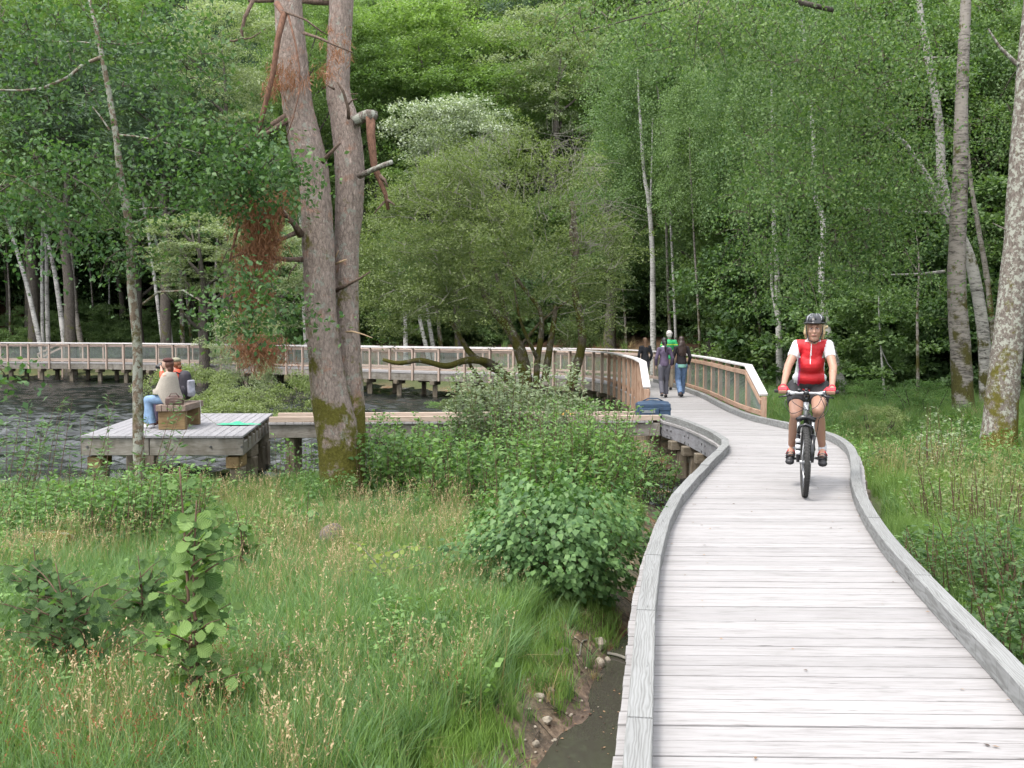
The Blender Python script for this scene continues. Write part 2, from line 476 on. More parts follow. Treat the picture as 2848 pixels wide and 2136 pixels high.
M['barkalder'] = mat_bark('lichened_grey_bark', (0.06, 0.05, 0.04), (0.22, 0.19, 0.17), 'rough', moss=0.9, lichen=0.75, scale=2.0, mosscol=(0.11, 0.10, 0.022), mosstop=1.4)
M['barkdark'] = mat_bark('dark_trunk_bark', (0.03, 0.025, 0.02), (0.13, 0.115, 0.10), 'rough', moss=0.4, mosstop=3)
M['barkmoss'] = mat_bark('mossy_willow_bark', (0.035, 0.03, 0.02), (0.17, 0.145, 0.11), 'rough', moss=1.0, mosstop=4.0, lichen=0.3, mosscol=(0.09, 0.085, 0.02))
M['twig'] = mat_plain('grey_twig', (0.20, 0.19, 0.16), 0.9)
M['twigdark'] = mat_plain('dark_twig', (0.07, 0.055, 0.04), 0.9)
M['stem'] = mat_plain('brown_stem', (0.13, 0.075, 0.045), 0.8)
# foliage (dark leaf, light leaf)
M['l_maple'] = mat_leaf('broadleaf_light', (0.055, 0.105, 0.022), (0.135, 0.205, 0.05), far=True)
M['l_wood'] = mat_leaf('broadleaf_mid', (0.040, 0.080, 0.022), (0.100, 0.155, 0.042), far=True)
M['l_birch'] = mat_leaf('birch_leaf', (0.035, 0.078, 0.022), (0.105, 0.165, 0.050), far=True)
M['l_birchnear'] = mat_leaf('near_birch_leaf', (0.036, 0.088, 0.020), (0.125, 0.20, 0.045))
M['l_pale'] = mat_leaf('pale_leaf', (0.09, 0.12, 0.06), (0.19, 0.225, 0.12), far=True)
M['l_silver'] = mat_leaf('silver_leaf', (0.15, 0.19, 0.12), (0.36, 0.41, 0.30), trans=0.2)
M['l_olive'] = mat_leaf('olive_willow_leaf', (0.065, 0.098, 0.025), (0.17, 0.215, 0.07))
M['l_dark'] = mat_leaf('dark_leaf', (0.018, 0.045, 0.014), (0.05, 0.095, 0.028), far=True)
M['l_needle'] = mat_leaf('needle', (0.022, 0.050, 0.026), (0.060, 0.100, 0.050), trans=0.1, far=True)
M['l_rust'] = mat_leaf('rust_needle', (0.15, 0.07, 0.035), (0.32, 0.165, 0.09), trans=0.25, tcol=(1.1, 0.9, 0.7))
M['l_oak'] = mat_leaf('oak_leaf', (0.025, 0.075, 0.020), (0.085, 0.160, 0.042), rough=0.4)
M['l_willow'] = mat_leaf('bush_willow_leaf', (0.045, 0.11, 0.022), (0.14, 0.26, 0.055))
M['l_grey'] = mat_leaf('grey_willow_leaf', (0.095, 0.14, 0.065), (0.22, 0.27, 0.14), trans=0.25)
M['l_alder'] = mat_leaf('alder_leaf', (0.040, 0.105, 0.018), (0.13, 0.24, 0.040), rough=0.4)
M['l_hazel'] = mat_leaf('hazel_leaf', (0.020, 0.062, 0.016), (0.065, 0.135, 0.030), rough=0.45)
M['l_heart'] = mat_leaf('heart_leaf', (0.028, 0.085, 0.018), (0.11, 0.215, 0.05), rough=0.36)
M['l_yellow'] = mat_leaf('yellow_green_leaf', (0.15, 0.21, 0.03), (0.30, 0.36, 0.06))
M['l_fern'] = mat_leaf('bramble_leaf', (0.025, 0.07, 0.018), (0.08, 0.15, 0.035))
M['g_green'] = mat_leaf('grass_green', (0.080, 0.145, 0.040), (0.20, 0.305, 0.095), rough=0.5)
M['g_blue'] = mat_leaf('grass_blue_green', (0.065, 0.130, 0.050), (0.165, 0.265, 0.11), rough=0.5)
M['g_bright'] = mat_leaf('grass_bright', (0.085, 0.165, 0.03), (0.22, 0.33, 0.085), rough=0.5)
M['g_tan'] = mat_leaf('grass_straw', (0.24, 0.18, 0.08), (0.46, 0.38, 0.20), rough=0.6, tcol=(1.1, 1.0, 0.8))
M['g_seed'] = mat_leaf('grass_seed_head', (0.30, 0.22, 0.12), (0.55, 0.45, 0.28), rough=0.7, tcol=(1.1, 1.0, 0.8))
M['g_red'] = mat_leaf('rush_seed_head', (0.16, 0.06, 0.03), (0.30, 0.13, 0.06), rough=0.7, tcol=(1.1, 0.9, 0.8))

# ------------------------------------------------------------------ ground, lake, creek
LAKE = np.array([(-70, 14), (-12, 14.6), (-9, 15.2), (-6.6, 15.9), (-4.4, 16.3), (-2.2, 17.4), (-1.2, 20), (-0.6, 24), (0.4, 30), (0.2, 36.5), (-3, 42.5), (-8, 47.5), (-14, 53), (-22, 57), (-70, 60)])
CREEK = np.array([(0.10, 2.0), (0.30, 5.2), (0.62, 6.6), (1.02, 7.9), (1.60, 9.4), (2.15, 11.6), (2.45, 14), (2.35, 17), (2.2, 20), (1.5, 24)])
PATHC = np.array([(0.4, -3), (1.3, 3.5), (1.6, 5.67), (1.85, 7.04), (2.15, 8.42), (2.55, 9.75), (3.2, 11.61), (3.65, 13.1), (3.75, 14.5), (3.68, 16), (3.55, 17.5), (3.55, 20), (3.9, 25), (3.8, 31), (2.8, 35), (0.8, 37.6), (-1.9, 39), (-5, 41), (-11, 46.5), (-19, 52), (-27, 54), (-40, 55)])
def seg_dist(x, y, P, closed=False):
    d = np.full(x.shape, 1e9); n = len(P)
    for i in range(n if closed else n - 1):
        a, b = P[i], P[(i + 1) % n]
        ab = b - a; t = ((x - a[0]) * ab[0] + (y - a[1]) * ab[1]) / (ab @ ab)
        t = np.clip(t, 0, 1)
        d = np.minimum(d, np.hypot(x - a[0] - t * ab[0], y - a[1] - t * ab[1]))
    return d
def inside(x, y, P):
    c = np.zeros(x.shape, bool); n = len(P)
    for i in range(n):
        a, b = P[i], P[(i + 1) % n]
        with np.errstate(divide='ignore', invalid='ignore'):
            k = ((a[1] > y) != (b[1] > y)) & (x < (b[0] - a[0]) * (y - a[1]) / (b[1] - a[1] + 1e-12) + a[0])
        c ^= k
    return c
_wv = [(rng.uniform(0.25, 2.4), rng.uniform(0, 6.28), rng.uniform(0, 6.28)) for _ in range(16)]
def wob(x, y, f=1.0):
    z = 0 * x
    for k, a, p in _wv: z = z + np.sin(f * k * (x * math.cos(a) + y * math.sin(a)) * 2 + p) / (1 + k)
    return z / 4
def sstep(a, b, x):
    t = np.clip((x - a) / (b - a), 0, 1); return t * t * (3 - 2 * t)
def lakesd(x, y):
    d = seg_dist(x, y, LAKE, True); return np.where(inside(x, y, LAKE), -d, d)
def shore_far(x):
    return np.interp(x, [-70, -22, -14, -8, 0, 6, 14, 60], [62, 60, 57, 52, 47, 42, 40, 40])
def ground_z(x, y):
    x = np.asarray(x, float); y = np.asarray(y, float)
    left = sstep(1.6, 0.2, x - np.interp(y, PATHC[:, 1][:17], PATHC[:, 0][:17]))
    z = -0.74 * left + (-0.52) * (1 - left) + 0.10 * wob(x, y)
    z = z + 0.03 * np.clip(x - 5, 0, 25) * (1 - left)
    z = z + 0.10 * sstep(-1.5, -5, x) * sstep(14, 9, y)
    w = np.interp(y, [2, 5, 7, 9, 12, 16, 24], [0.62, 0.52, 0.42, 0.38, 0.6, 1.1, 1.2])
    dc = seg_dist(x, y, CREEK)
    z = np.minimum(z, -0.99 + 0.26 * sstep(0.15, 1.0, dc / (w * 1.15)) + 0.6 * sstep(1.0, 2.6, dc / w) + 0.05 * wob(x, y, 3))
    sd = lakesd(x, y)
    z = np.where(sd < 3, np.minimum(z, -0.95 + 0.12 * sd + 0.02 * wob(x, y, 3)), z)
    z = np.where(sd < 0, np.maximum(-0.95 + 0.30 * sd, -2.2), z)
    hd = y - shore_far(x)
    hill = np.where(hd > 0, 0.5 * sstep(0, 4, hd) * 1.6 + 0.12 * np.clip(hd, 0, 10) + 0.46 * np.clip(hd - 10, 0, 130) + 0.6 * wob(x / 6, y / 6), 0)
    z = z + hill
    z = z + 0.35 * np.clip(x - 26, 0, 60) * sstep(10, 40, y) + 0.22 * np.clip(-x - 60, 0, 60) * sstep(20, 60, y)
    return z
def gz(x, y): return float(ground_z(np.array([x]), np.array([y]))[0])

def grid_axis(lo, hi, fine_lo, fine_hi, fine, coarse):
    a = list(np.arange(fine_lo, fine_hi, fine)); v = fine_hi; st = fine
    while v < hi: a.append(v); st = min(coarse, st * 1.12); v += st
    v = fine_lo; st = fine; b = []
    while v > lo: st = min(coarse, st * 1.12); v -= st; b.append(v)
    return np.array(b[::-1] + a)
gx = grid_axis(-170, 170, -5, 6, 0.09, 3.5); gy = grid_axis(-30, 230, 2.5, 14, 0.09, 3.5)
X, Y = np.meshgrid(gx, gy); Z = ground_z(X, Y)
nx, ny = len(gx), len(gy)
idx = np.arange(nx * ny).reshape(ny, nx)
F = np.stack([idx[:-1, :-1], idx[:-1, 1:], idx[1:, 1:], idx[1:, :-1]], -1).reshape(-1, 4)
dcr = seg_dist(X, Y, CREEK); sdl = lakesd(X, Y)
mud = np.clip(1.15 - dcr / np.interp(Y, [2, 7, 9, 12, 16, 24], [1.1, 0.85, 0.62, 0.9, 1.9, 2.2]), 0, 1)
mud = np.maximum(mud * (Y < 26), sstep(0.8, -0.5, sdl))
litter = sstep(-2, 5, Y - shore_far(X))
m, nt, p, out = newmat('ground_soil')
v, _ = coords(nt, (1, 1, 1), False)
am = nt.nodes.new('ShaderNodeAttribute'); am.attribute_name = 'mud'
al = nt.nodes.new('ShaderNodeAttribute'); al.attribute_name = 'litter'
n1 = noise(nt, v, 1.3, 6, 0.65); n2 = noise(nt, v, 14, 6, 0.7); n3 = noise(nt, v, 60, 4, 0.7)
c_g = ramp(nt, n2, [(0.3, (0.030, 0.045, 0.012)), (0.55, (0.065, 0.085, 0.025)), (0.75, (0.12, 0.10, 0.05))])
c_m = ramp(nt, n2, [(0.28, (0.05, 0.035, 0.028)), (0.48, (0.15, 0.10, 0.07)), (0.62, (0.28, 0.20, 0.14)), (0.8, (0.42, 0.34, 0.26))])
c_o = ramp(nt, n1, [(0.5, (1.0, 1.0, 1.0)), (0.62, (1.1, 0.62, 0.38))])
c_m = mix(nt, 1.0, c_m, c_o, 'MULTIPLY')
c_d = ramp(nt, n1, [(0.38, (0.42, 0.42, 0.46)), (0.5, (1.0, 1.0, 1.0))])
c_m = mix(nt, 0.8, c_m, c_d, 'MULTIPLY')
c_l = ramp(nt, n2, [(0.3, (0.05, 0.022, 0.012)), (0.7, (0.15, 0.07, 0.035))])
c = mix(nt, am.outputs['Fac'], c_g, c_m); c = mix(nt, al.outputs['Fac'], c, c_l)
nt.links.new(c, p.inputs['Base Color'])
nt.links.new(ramp(nt, mathn(nt, 'MULTIPLY', am.outputs['Fac'], ramp(nt, n1, [(0.4, 1.0), (0.55, 0.35)])), [(0.0, 0.95), (1.0, 0.45)]), p.inputs['Roughness'])
nt.links.new(bump(nt, mix(nt, 0.4, n2, n3), 0.8, 0.05), p.inputs['Normal'])
M['ground'] = m
ground = link('ground', np_mesh('ground', np.stack([X, Y, Z], -1).reshape(-1, 3), F, m, smooth=True, attrs={'mud': mud.ravel(), 'litter': litter.ravel()}))
tag(ground, kind='structure', label='grassy marsh ground with muddy creek bed and wooded hillside')

def water_mat(name, sc, strength, dist, rough, col):
    m, nt, p, out = newmat(name)
    v, _ = coords(nt, sc, False)
    a = noise(nt, v, 1.6, 3, 0.55, 0.4); b = noise(nt, v, 6.5, 3, 0.6)
    nt.links.new(bump(nt, mix(nt, 0.35, a, b), strength, dist), p.inputs['Normal'])
    p.inputs['Base Color'].default_value = (*col, 1)
    p.inputs['Roughness'].default_value = rough; p.inputs['IOR'].default_value = 1.33
    p.inputs['Specular IOR Level'].default_value = 0.5
    return m
wx = np.concatenate([np.arange(-120, -34, 2.0), np.arange(-34, 5.6, 0.15)]); wy = np.concatenate([np.arange(14.3, 34, .075), np.arange(34, 61.2, .13)])
WX, WY = np.meshgrid(wx, wy); WZ = 0 * WX; gw_ = np.random.default_rng(3)
for _ in range(46):
    lam = .18 * (5.0 ** gw_.random()) if _ > 6 else gw_.uniform(2, 4); a = gw_.normal() * .55 - .25; kk = 2 * math.pi / lam; sl_ = .080 if lam < 1.6 else .025
    WZ += (sl_ / kk) * np.sin(kk * (WX * math.sin(a) + WY * math.cos(a)) + gw_.random() * 6.28 + 1.5 * np.sin(WX * gw_.uniform(.3, 1.2) + WY * gw_.uniform(.2, .7) + gw_.random() * 6)) * (1 if lam > .45 else sstep(40, 28, WY))
gust = np.clip(.75 + .55 * wob(WX * .35 + 3, WY * .22), .3, 1.25) * (1 + .45 * sstep(36, 18, WY))
WZ = -0.95 + WZ * gust * sstep(-34.5, -30, WX)
ix = np.arange(WX.size).reshape(WX.shape)
tag(link('lake_water', np_mesh('lake_water', np.stack([WX, WY, WZ], -1).reshape(-1, 3), np.stack([ix[:-1, :-1], ix[:-1, 1:], ix[1:, 1:], ix[1:, :-1]], -1).reshape(-1, 4), water_mat('lake_water', (4, 9, 1), 0.5, 0.03, 0.03, (0.010, 0.012, 0.011)), smooth=True)), 'dark rippled lake water', kind='structure')
ck = MB(); ck.add([(-1.3, 2, -0.945), (3.8, 2, -0.945), (3.8, 14.28, -0.945), (-1.3, 14.28, -0.945)], [(0, 1, 2, 3)])
tag(ck.build('creek_water', water_mat('creek_water', (1, 1, 1), 0.05, 0.006, 0.02, (0.045, 0.042, 0.034))), 'still grey creek water', kind='structure')

# ------------------------------------------------------------------ boardwalk
def catmull(P, n=24):
    P = np.array(P, float); out = []
    Q = np.vstack([2 * P[0] - P[1], P, 2 * P[-1] - P[-2]])
    for i in range(1, len(Q) - 2):
        for t in np.linspace(0, 1, n, endpoint=False):
            a, b, c, d = Q[i - 1], Q[i], Q[i + 1], Q[i + 2]
            out.append(0.5 * ((2 * b) + (-a + c) * t + (2 * a - 5 * b + 4 * c - d) * t * t + (-a + 3 * b - 3 * c + d) * t ** 3))
    out.append(P[-1]); return np.array(out)
LE = [(-.25, -1.5), (.14, 1), (.51, 3.49), (.65, 4.40), (.84, 5.67), (1.10, 7.04), (1.41, 8.42), (1.80, 9.75), (2.40, 11.61), (2.90, 13.2), (3.0, 14.6), (2.94, 16.4), (2.77, 17.68), (2.80, 19.3), (2.88, 20.8), (3.12, 24.9), (3.0, 30.6), (2.1, 34), (.34, 36.4), (-1.9, 38), (-4.8, 39.8), (-10.9, 45.2), (-19.3, 50.4), (-26.6, 52.0), (-42, 53)]
RI = [(1.12, -1.5), (1.52, 1), (1.98, 3.5), (2.15, 4.40), (2.36, 5.67), (2.61, 7.04), (2.95, 8.45), (3.32, 9.75), (3.92, 11.55), (4.33, 13.0), (4.53, 14.4), (4.42, 15.9), (4.20, 17.45), (4.20, 19.2), (4.29, 20.8), (4.52, 25.0), (4.42, 31.0), (3.4, 35.2), (1.3, 37.9), (-1.1, 39.4), (-3.9, 41.0), (-10.1, 46.4), (-18.9, 51.8), (-26.5, 53.5), (-42, 54.5)]
Lc, Rc = catmull(LE), catmull(RI)
mid = (Lc + Rc) / 2
arc = np.concatenate([[0], np.cumsum(np.hypot(*np.diff(mid, axis=0).T))])
def LR(s): return (np.array([np.interp(s, arc, Lc[:, 0]), np.interp(s, arc, Lc[:, 1])]), np.array([np.interp(s, arc, Rc[:, 0]), np.interp(s, arc, Rc[:, 1])]))
def edge(s, side, off=0.0):
    """point off metres outside the inner kerb line, and the outward normal"""
    l, r = LR(s); l2, r2 = LR(s + 0.05)
    a, b = (l, l2) if side < 0 else (r, r2)
    t = (b - a) / max(1e-6, np.hypot(*(b - a))); n = np.array([-t[1], t[0]]) * (-side)
    return a + n * off, n
s_at_y = lambda y: float(np.interp(y, mid[:600, 1], arc[:600]))
bw = empty('boardwalk', (0, 0, 0), 0, 'long winding boardwalk of weathered grey planks across the marsh', kind='structure')
PITCHP, TH = 0.1455, 0.038
s0 = s_at_y(1.0); OVER = 0.15
plank_tail = MB(); k = 0; s = s0
while s < arc[-1] - 0.3:
    gap = rnd.choice([0.007, 0.009, 0.011, 0.013, 0.018])
    l0, n0 = edge(s + gap / 2, -1, OVER); r0, _ = edge(s + gap / 2, 1, OVER)
    l1, _ = edge(s + PITCHP - gap / 2, -1, OVER); r1, _ = edge(s + PITCHP - gap / 2, 1, OVER)
    je = rnd.uniform(-0.004, 0.004)
    dz = rnd.uniform(-0.0025, 0.0015)
    c = (l0 + r0 + l1 + r1) / 4; ax = (r0 + r1 - l0 - l1); ax = ax / np.hypot(*ax); ay = np.array([-ax[1], ax[0]])
    def loc(q): d = q - c; return (d @ ax, d @ ay)
    cs = [loc(l0), loc(r0), loc(r1), loc(l1)]
    cs = [(x + je, y) for x, y in cs]
    e = 0.002
    top_in = [(cs[0][0] + e, cs[0][1] + e), (cs[1][0] - e, cs[1][1] + e), (cs[2][0] - e, cs[2][1] - e), (cs[3][0] + e, cs[3][1] - e)]
    vs = [(x, y, -TH) for x, y in cs] + [(x, y, -e) for x, y in cs] + [(x, y, 0.0) for x, y in top_in]
    fs = [(3, 2, 1, 0)] + [(i, (i + 1) % 4, 4 + (i + 1) % 4, 4 + i) for i in range(4)] + [(4 + i, 4 + (i + 1) % 4, 8 + (i + 1) % 4, 8 + i) for i in range(4)] + [(8, 9, 10, 11)]
    ang = math.atan2(ax[1], ax[0])
    if k < 290:
        o = link('plank', MB().add(vs, fs).mesh('plank', M['deck']), bw, (c[0], c[1], dz), (0, 0, ang))
    else:
        RM = Matrix.Rotation(ang, 3, 'Z')
        plank_tail.add([RM @ Vector(q) + Vector((c[0], c[1], dz)) for q in vs], fs)
    k += 1; s += PITCHP
tag(plank_tail.build('far_planks', M['deck'], bw), kind='stuff')

def kerb_run(sa, sb, side, parent, mat, seg=1.9, off=0.002, z0=0.002, w=0.098, h=0.098, start_jit=0.0, straight=False):
    s = sa
    while s < sb - 0.05:
        L = min(seg * rnd.uniform(0.85, 1.15) * (.55 if straight and s > s_at_y(9.5) else 1), sb - s); e = s + L - 0.006
        sjo = rnd.uniform(-.006, .006)
        def edge_(q, side_, o_):
            if not straight: return edge(q, side_, o_)
            f_ = (q - s) / (e - s); return edge(s, side_, o_)[0] * (1 - f_) + edge(e, side_, o_)[0] * f_, None
        st = []; q = s
        while q < e - 0.02:
            st += [(q, 0)];
            qq = min(q + 0.16, e)
            if qq < e - 0.05 and s < s_at_y(14): st += [(qq - 0.003, 0), (qq - 0.0025, 1), (qq + 0.0005, 1)]
            q = qq + 0.001
        st += [(e, 0)]
        c2, _ = edge((s + e) / 2, side, off + w / 2)
        a2, _ = edge(s, side, off + w / 2); b2, _ = edge(e, side, off + w / 2)
        ang = math.atan2(b2[1] - a2[1], b2[0] - a2[0])
        RMi = Matrix.Rotation(-ang, 3, 'Z')
        zz = z0 + rnd.uniform(0, 0.004); sj = rnd.uniform(-0.003, 0.003); hh = h + rnd.uniform(-0.003, 0.006)
        vs = []; ch = 0.004
        for (q, notch) in st:
            pin, _ = edge_(q, side, off + sj + (0.006 if notch else 0)); po, _ = edge_(q, side, off + w + sj)
            pi2, _ = edge_(q, side, off + sj + ch); po2, _ = edge_(q, side, off + w + sj - ch)
            for (pp, z) in ((pin, zz), (pin, zz + hh - ch), (pi2, zz + hh), (po2, zz + hh), (po, zz + hh - ch), (po, zz)):
                vs.append(RMi @ Vector((pp[0] - c2[0], pp[1] - c2[1], z)))
        n = len(st); fs = []
        for i in range(n - 1):
            for j in range(6):
                a, b = i * 6 + j, i * 6 + (j + 1) % 6
                f = (a, b, b + 6, a + 6)
                fs.append(f if side < 0 else f[::-1])
        fs.append(tuple(range(6))); fs.append(tuple(range((n - 1) * 6, n * 6)))
        link('kerb_beam', MB().add(vs, fs).mesh('kerb_beam', mat), parent, (c2[0], c2[1], 0), (0, 0, ang))
        s += L
kerb_run(s0, s_at_y(17.60), -1, bw, M['kerb'], seg=1.35, off=.01, straight=True)
kerb_run(s0 + 0.7, s_at_y(31), 1, bw, M['kerb'], seg=2.2)
kerb_run(s_at_y(20.2), s_at_y(30), -1, bw, M['kerb'])

def fascia_run(sa, sb, side, mat, seg=2.0, off=0.085, zt=-0.042, h=0.23, t=0.05):
    s = sa; j = 0
    while s < sb - 0.1:
        e = min(s + seg, sb); n = max(2, int((e - s) / 0.3) + 1)
        c2, _ = edge((s + e) / 2, side, off); a2, _ = edge(s, side, off); b2, _ = edge(e, side, off)
        ang = math.atan2(b2[1] - a2[1], b2[0] - a2[0]); RMi = Matrix.Rotation(-ang, 3, 'Z'); vs = []; fs = []
        for q in np.linspace(s + 0.004, e - 0.004, n):
            pi_, _ = edge(q, side, off); po, _ = edge(q, side, off + t)
            for pp, z in ((pi_, zt - h), (pi_, zt), (po, zt), (po, zt - h)): vs.append(RMi @ Vector((pp[0] - c2[0], pp[1] - c2[1], z)))
        for i in range(n - 1):
            for k4 in range(4):
                f = (i * 4 + k4, i * 4 + (k4 + 1) % 4, i * 4 + 4 + (k4 + 1) % 4, i * 4 + 4 + k4); fs.append(f if side < 0 else f[::-1])
        fs += [(0, 1, 2, 3), tuple(range((n - 1) * 4, n * 4))]
        link('fascia_board', MB().add(vs, fs).mesh('fascia_board', mat), bw, (c2[0], c2[1], 0), (0, 0, ang))
        if 10 < a2[1] < 19:
            for q in (s + 0.12, e - 0.12):
                for dzb in (-0.09, -0.2):
                    pb, nb = edge(q, side, off + t); b = MB(); b.tube([(pb[0] - nb[0] * .01, pb[1] - nb[1] * .01, zt + dzb), (pb[0] + nb[0] * .012, pb[1] + nb[1] * .012, zt + dzb)], 0.016, 8)
                    b.build('bolt', M['bolt'], bw)
        s = e; j += 1
sfar = arc[-1] - 0.6
fascia_run(s_at_y(3), s_at_y(17.6), -1, M['fascia_grey'], 1.1)
fascia_run(s_at_y(19.3), sfar, -1, M['fascia'], 2.2, h=0.27)
fascia_run(s_at_y(3), s_at_y(24), 1, M['fascia'], 2.2)
def pile(c, ztop, zbot, w, parent, capl=None, capdir=None, mat=None):
    mat = mat or M['pile']
    if capl is not None:
        d = Vector((*capdir, 0)) * capl / 2; q = Vector((c[0], c[1], ztop - 0.075))
        beam('cap_block', q - d, q + d, 0.2, 0.15, mat, parent, ch=0.01)
        ztop -= 0.152
    beam('pile', (c[0], c[1], zbot), (c[0], c[1], ztop), w, w, mat, parent, up=(0, 1, 0), ch=0.01)
for ss in np.arange(s_at_y(10.8), s_at_y(17.4), 0.85):
    for sd_ in (-1, 1):
        pc, nn = edge(ss, sd_, 0.02); pile(pc, -0.275, gz(*pc) - 0.3 if sd_ > 0 else -1.5, 0.17, bw, 0.42, nn)
for ss in np.arange(s_at_y(19.6), sfar, 1.72):
    for sd_ in (-1, 1):
        pc, nn = edge(ss, sd_, -0.02)
        if sd_ > 0 and pc[1] < 30: continue
        pile(pc, -0.315, -1.9, 0.18, bw, 0.5, nn)

# railings: posts, cap, middle and bottom rail, wire netting between
def railing(name, s_a, s_b, side, off, label, hfun, spacing, orange_until, lowpost, start_slope=None):
    pa, _ = edge(s_a, side, off)
    root = empty(name, (pa[0], pa[1], 0), 0, label, 'railing')
    st = list(np.arange(s_a, s_b, spacing)); pts = [edge(q, side, off) for q in st]
    nets = []
    for i, (pp, nn) in enumerate(pts):
        h = hfun(st[i]); mt = M['cedar'] if st[i] < orange_until else M['pink']
        if i == 0 and start_slope: h = start_slope
        wz = -0.32 if lowpost else -0.03
        beam('post', (pp[0], pp[1], wz), (pp[0], pp[1], h - 0.03), 0.075, 0.095, mt, root, up=(nn[0], nn[1], 0))
        if i + 1 < len(pts):
            p2, _ = pts[i + 1]; h2 = hfun(st[i + 1]); h1 = h
            a = np.array([*pp, 0.0]); b = np.array([*p2, 0.0])
            n3 = np.array([nn[0], nn[1], 0])
            ext = (b - a) / np.linalg.norm(b - a) * 0.004
            beam('rail_cap', a + [0, 0, h1] + ext, b + [0, 0, h2] - ext, 0.15, 0.04, M['cap'], root, up=(0, 0, 1))
            g = -n3 * 0.052
            sh = 0.0
            beam('middle_rail', a + [0, 0, h1 - 0.13] + g + ext, b + [0, 0, h2 - 0.13] + g - ext, 0.035, 0.09, mt, root)
            beam('bottom_rail', a + [0, 0, 0.13] + g + ext, b + [0, 0, 0.13] + g - ext, 0.035, 0.09, mt, root)
            w = MB(); L = np.linalg.norm(b - a); u = (b - a) / L; g2 = -n3 * 0.03
            t1, t2 = h1 - 0.16, h2 - 0.16
            nh = 22
            for j in range(nh):
                f = j / nh
                w.beam(a + g2 + u * .04 + [0, 0, 0.17 + (t1 - .17) * f], b + g2 - u * .04 + [0, 0, 0.17 + (t2 - .17) * f], 0.004, 0.006)
            nv = int(L / 0.08)
            for j in range(1, nv):
                f = j / nv; q = a + (b - a) * f + g2
                w.beam(q + [0, 0, 0.17], q + [0, 0, t1 + (t2 - t1) * f], 0.0035, 0.0035, up=(0, 1, 0))
            w.build('wire_netting', M['wire'], root)
    return root
hf = lambda s: float(np.interp(s, [20, 60, 90], [0.93, 0.98, 1.06]))
railing('railing', s_at_y(19.65), sfar, -1, 0.16, 'lake side wooden railing with wire netting, slanting down beside the blue bag', hf, 1.16, s_at_y(31), True, 0.47)
railing('railing', s_at_y(17.75), sfar - 0.5, 1, 0.26, 'forest side wooden railing with wire netting, starting behind the cyclist', hf, 1.16, s_at_y(30), False, 0.45)
hr = empty('ramp_handrail', (-25.2, 54.9, 0), 0, 'short slanting wooden handrail behind the far left end of the boardwalk railing', 'handrail')
a_, b_ = at_dist(105, 985, 55.2), at_dist(170, 953, 55.2)
beam('rail', a_, b_, 0.05, 0.10, M['pink'], hr); beam('rail', a_ - Vector((0, 0, .28)), b_ - Vector((0, 0, .28)), 0.05, 0.10, M['pink'], hr)
for q in (a_, b_): beam('post', (q.x, q.y + .08, gz(q.x, q.y) - .3), (q.x, q.y + .08, q.z + .04), 0.09, 0.09, M['pink'], hr, up=(0, 1, 0))

# ------------------------------------------------------------------ side walkway to the platform
sw = empty('side_walkway', (-0.8, 17.5, 0), 0, 'narrow side walkway joining the boardwalk to the lake platform', kind='structure')
A, B = np.array([-4.20, 17.22]), np.array([2.62, 17.60]); u = (B - A) / np.linalg.norm(B - A); v_ = np.array([-u[1], u[0]]); WW = 0.95
v3 = lambda q, z: Vector((q[0], q[1], z))
n = int(np.linalg.norm(B - A) / PITCHP)
for i in range(n):
    c = A + u * (i + .5) * PITCHP
    beam('plank', v3(c - v_ * 0.04, -0.019), v3(c + v_ * (WW + 0.04), -0.019), PITCHP - rnd.uniform(.004, .009), 0.038, M['deck'], sw, ch=0.004)
L = np.linalg.norm(B - A); cuts = [0, 1.9, 3.9, 5.6, L]
for a, b in zip(cuts[:-1], cuts[1:]):
    for o2, hh in ((0.045, 0.092), (WW - 0.045, 0.092)):
        beam('kerb_beam', v3(A + u * (a + .003) + v_ * o2, 0.002 + hh / 2), v3(A + u * (b - .003) + v_ * o2, 0.002 + hh / 2), 0.085, hh, M['newkerb'], sw)
        beam('fascia_board', v3(A + u * (a + .003) + v_ * (o2 - 0.02), -0.042 - .115), v3(A + u * (b - .003) + v_ * (o2 - 0.02), -0.042 - .115), 0.05, 0.23, M['fascia'], sw)
for t in (0.35, 2.2, 4.1, 5.9):
    for o2 in (0.14, WW - 0.14):
        c = A + u * t + v_ * o2; pile(c, -0.275, -1.8, 0.16, sw, None)
# near corner infill planks where the two decks meet
for i in range(13):
    y = 17.66 + i * 0.14
    l, r = LR(s_at_y(y)); beam('plank', (B[0] - 0.02 - (0.0 if i < 7 else -0.1), y, -0.021), (l[0] - OVER - 0.004, y + .002, -0.021), 0.135, 0.036, M['deck'], sw, ch=0.004) if l[0] - OVER - 0.01 - B[0] > 0.05 and i < 7 else None

# ------------------------------------------------------------------ lake platform
pf = empty('lake_platform', (-5.5, 17, 0), 0, 'square wooden viewing platform on posts at the lake edge', 'platform')
FL, FR, BR, BL = np.array([-6.50, 15.02]), np.array([-4.05, 15.02]), np.array([-4.60, 19.2]), np.array([-7.05, 19.2])
NP_ = 18
for i in range(NP_):
    f0, f1 = (i + 0.04) / NP_, (i + 0.96) / NP_; fm = (f0 + f1) / 2
    a = FL + (FR - FL) * fm; b = BL + (BR - BL) * fm
    w = 2.45 / NP_ * 0.99 - rnd.uniform(.004, .010)
    a = a + (a - b) / np.linalg.norm(a - b) * rnd.uniform(0.02, 0.035)
    beam('plank', v3(a, -0.019 + rnd.uniform(-.001, .001)), v3(b, -0.019), w, 0.038, M['platform'], pf, ch=0.005)
zf = -0.042
def fas(a, b, h=0.26, o=0.0, mt='fascia', nm='fascia_board'): beam(nm, v3(a, zf - h / 2 - o), v3(b, zf - h / 2 - o), 0.06, h, M[mt], pf, ch=0.008)
fy = np.array([0, 0.03])
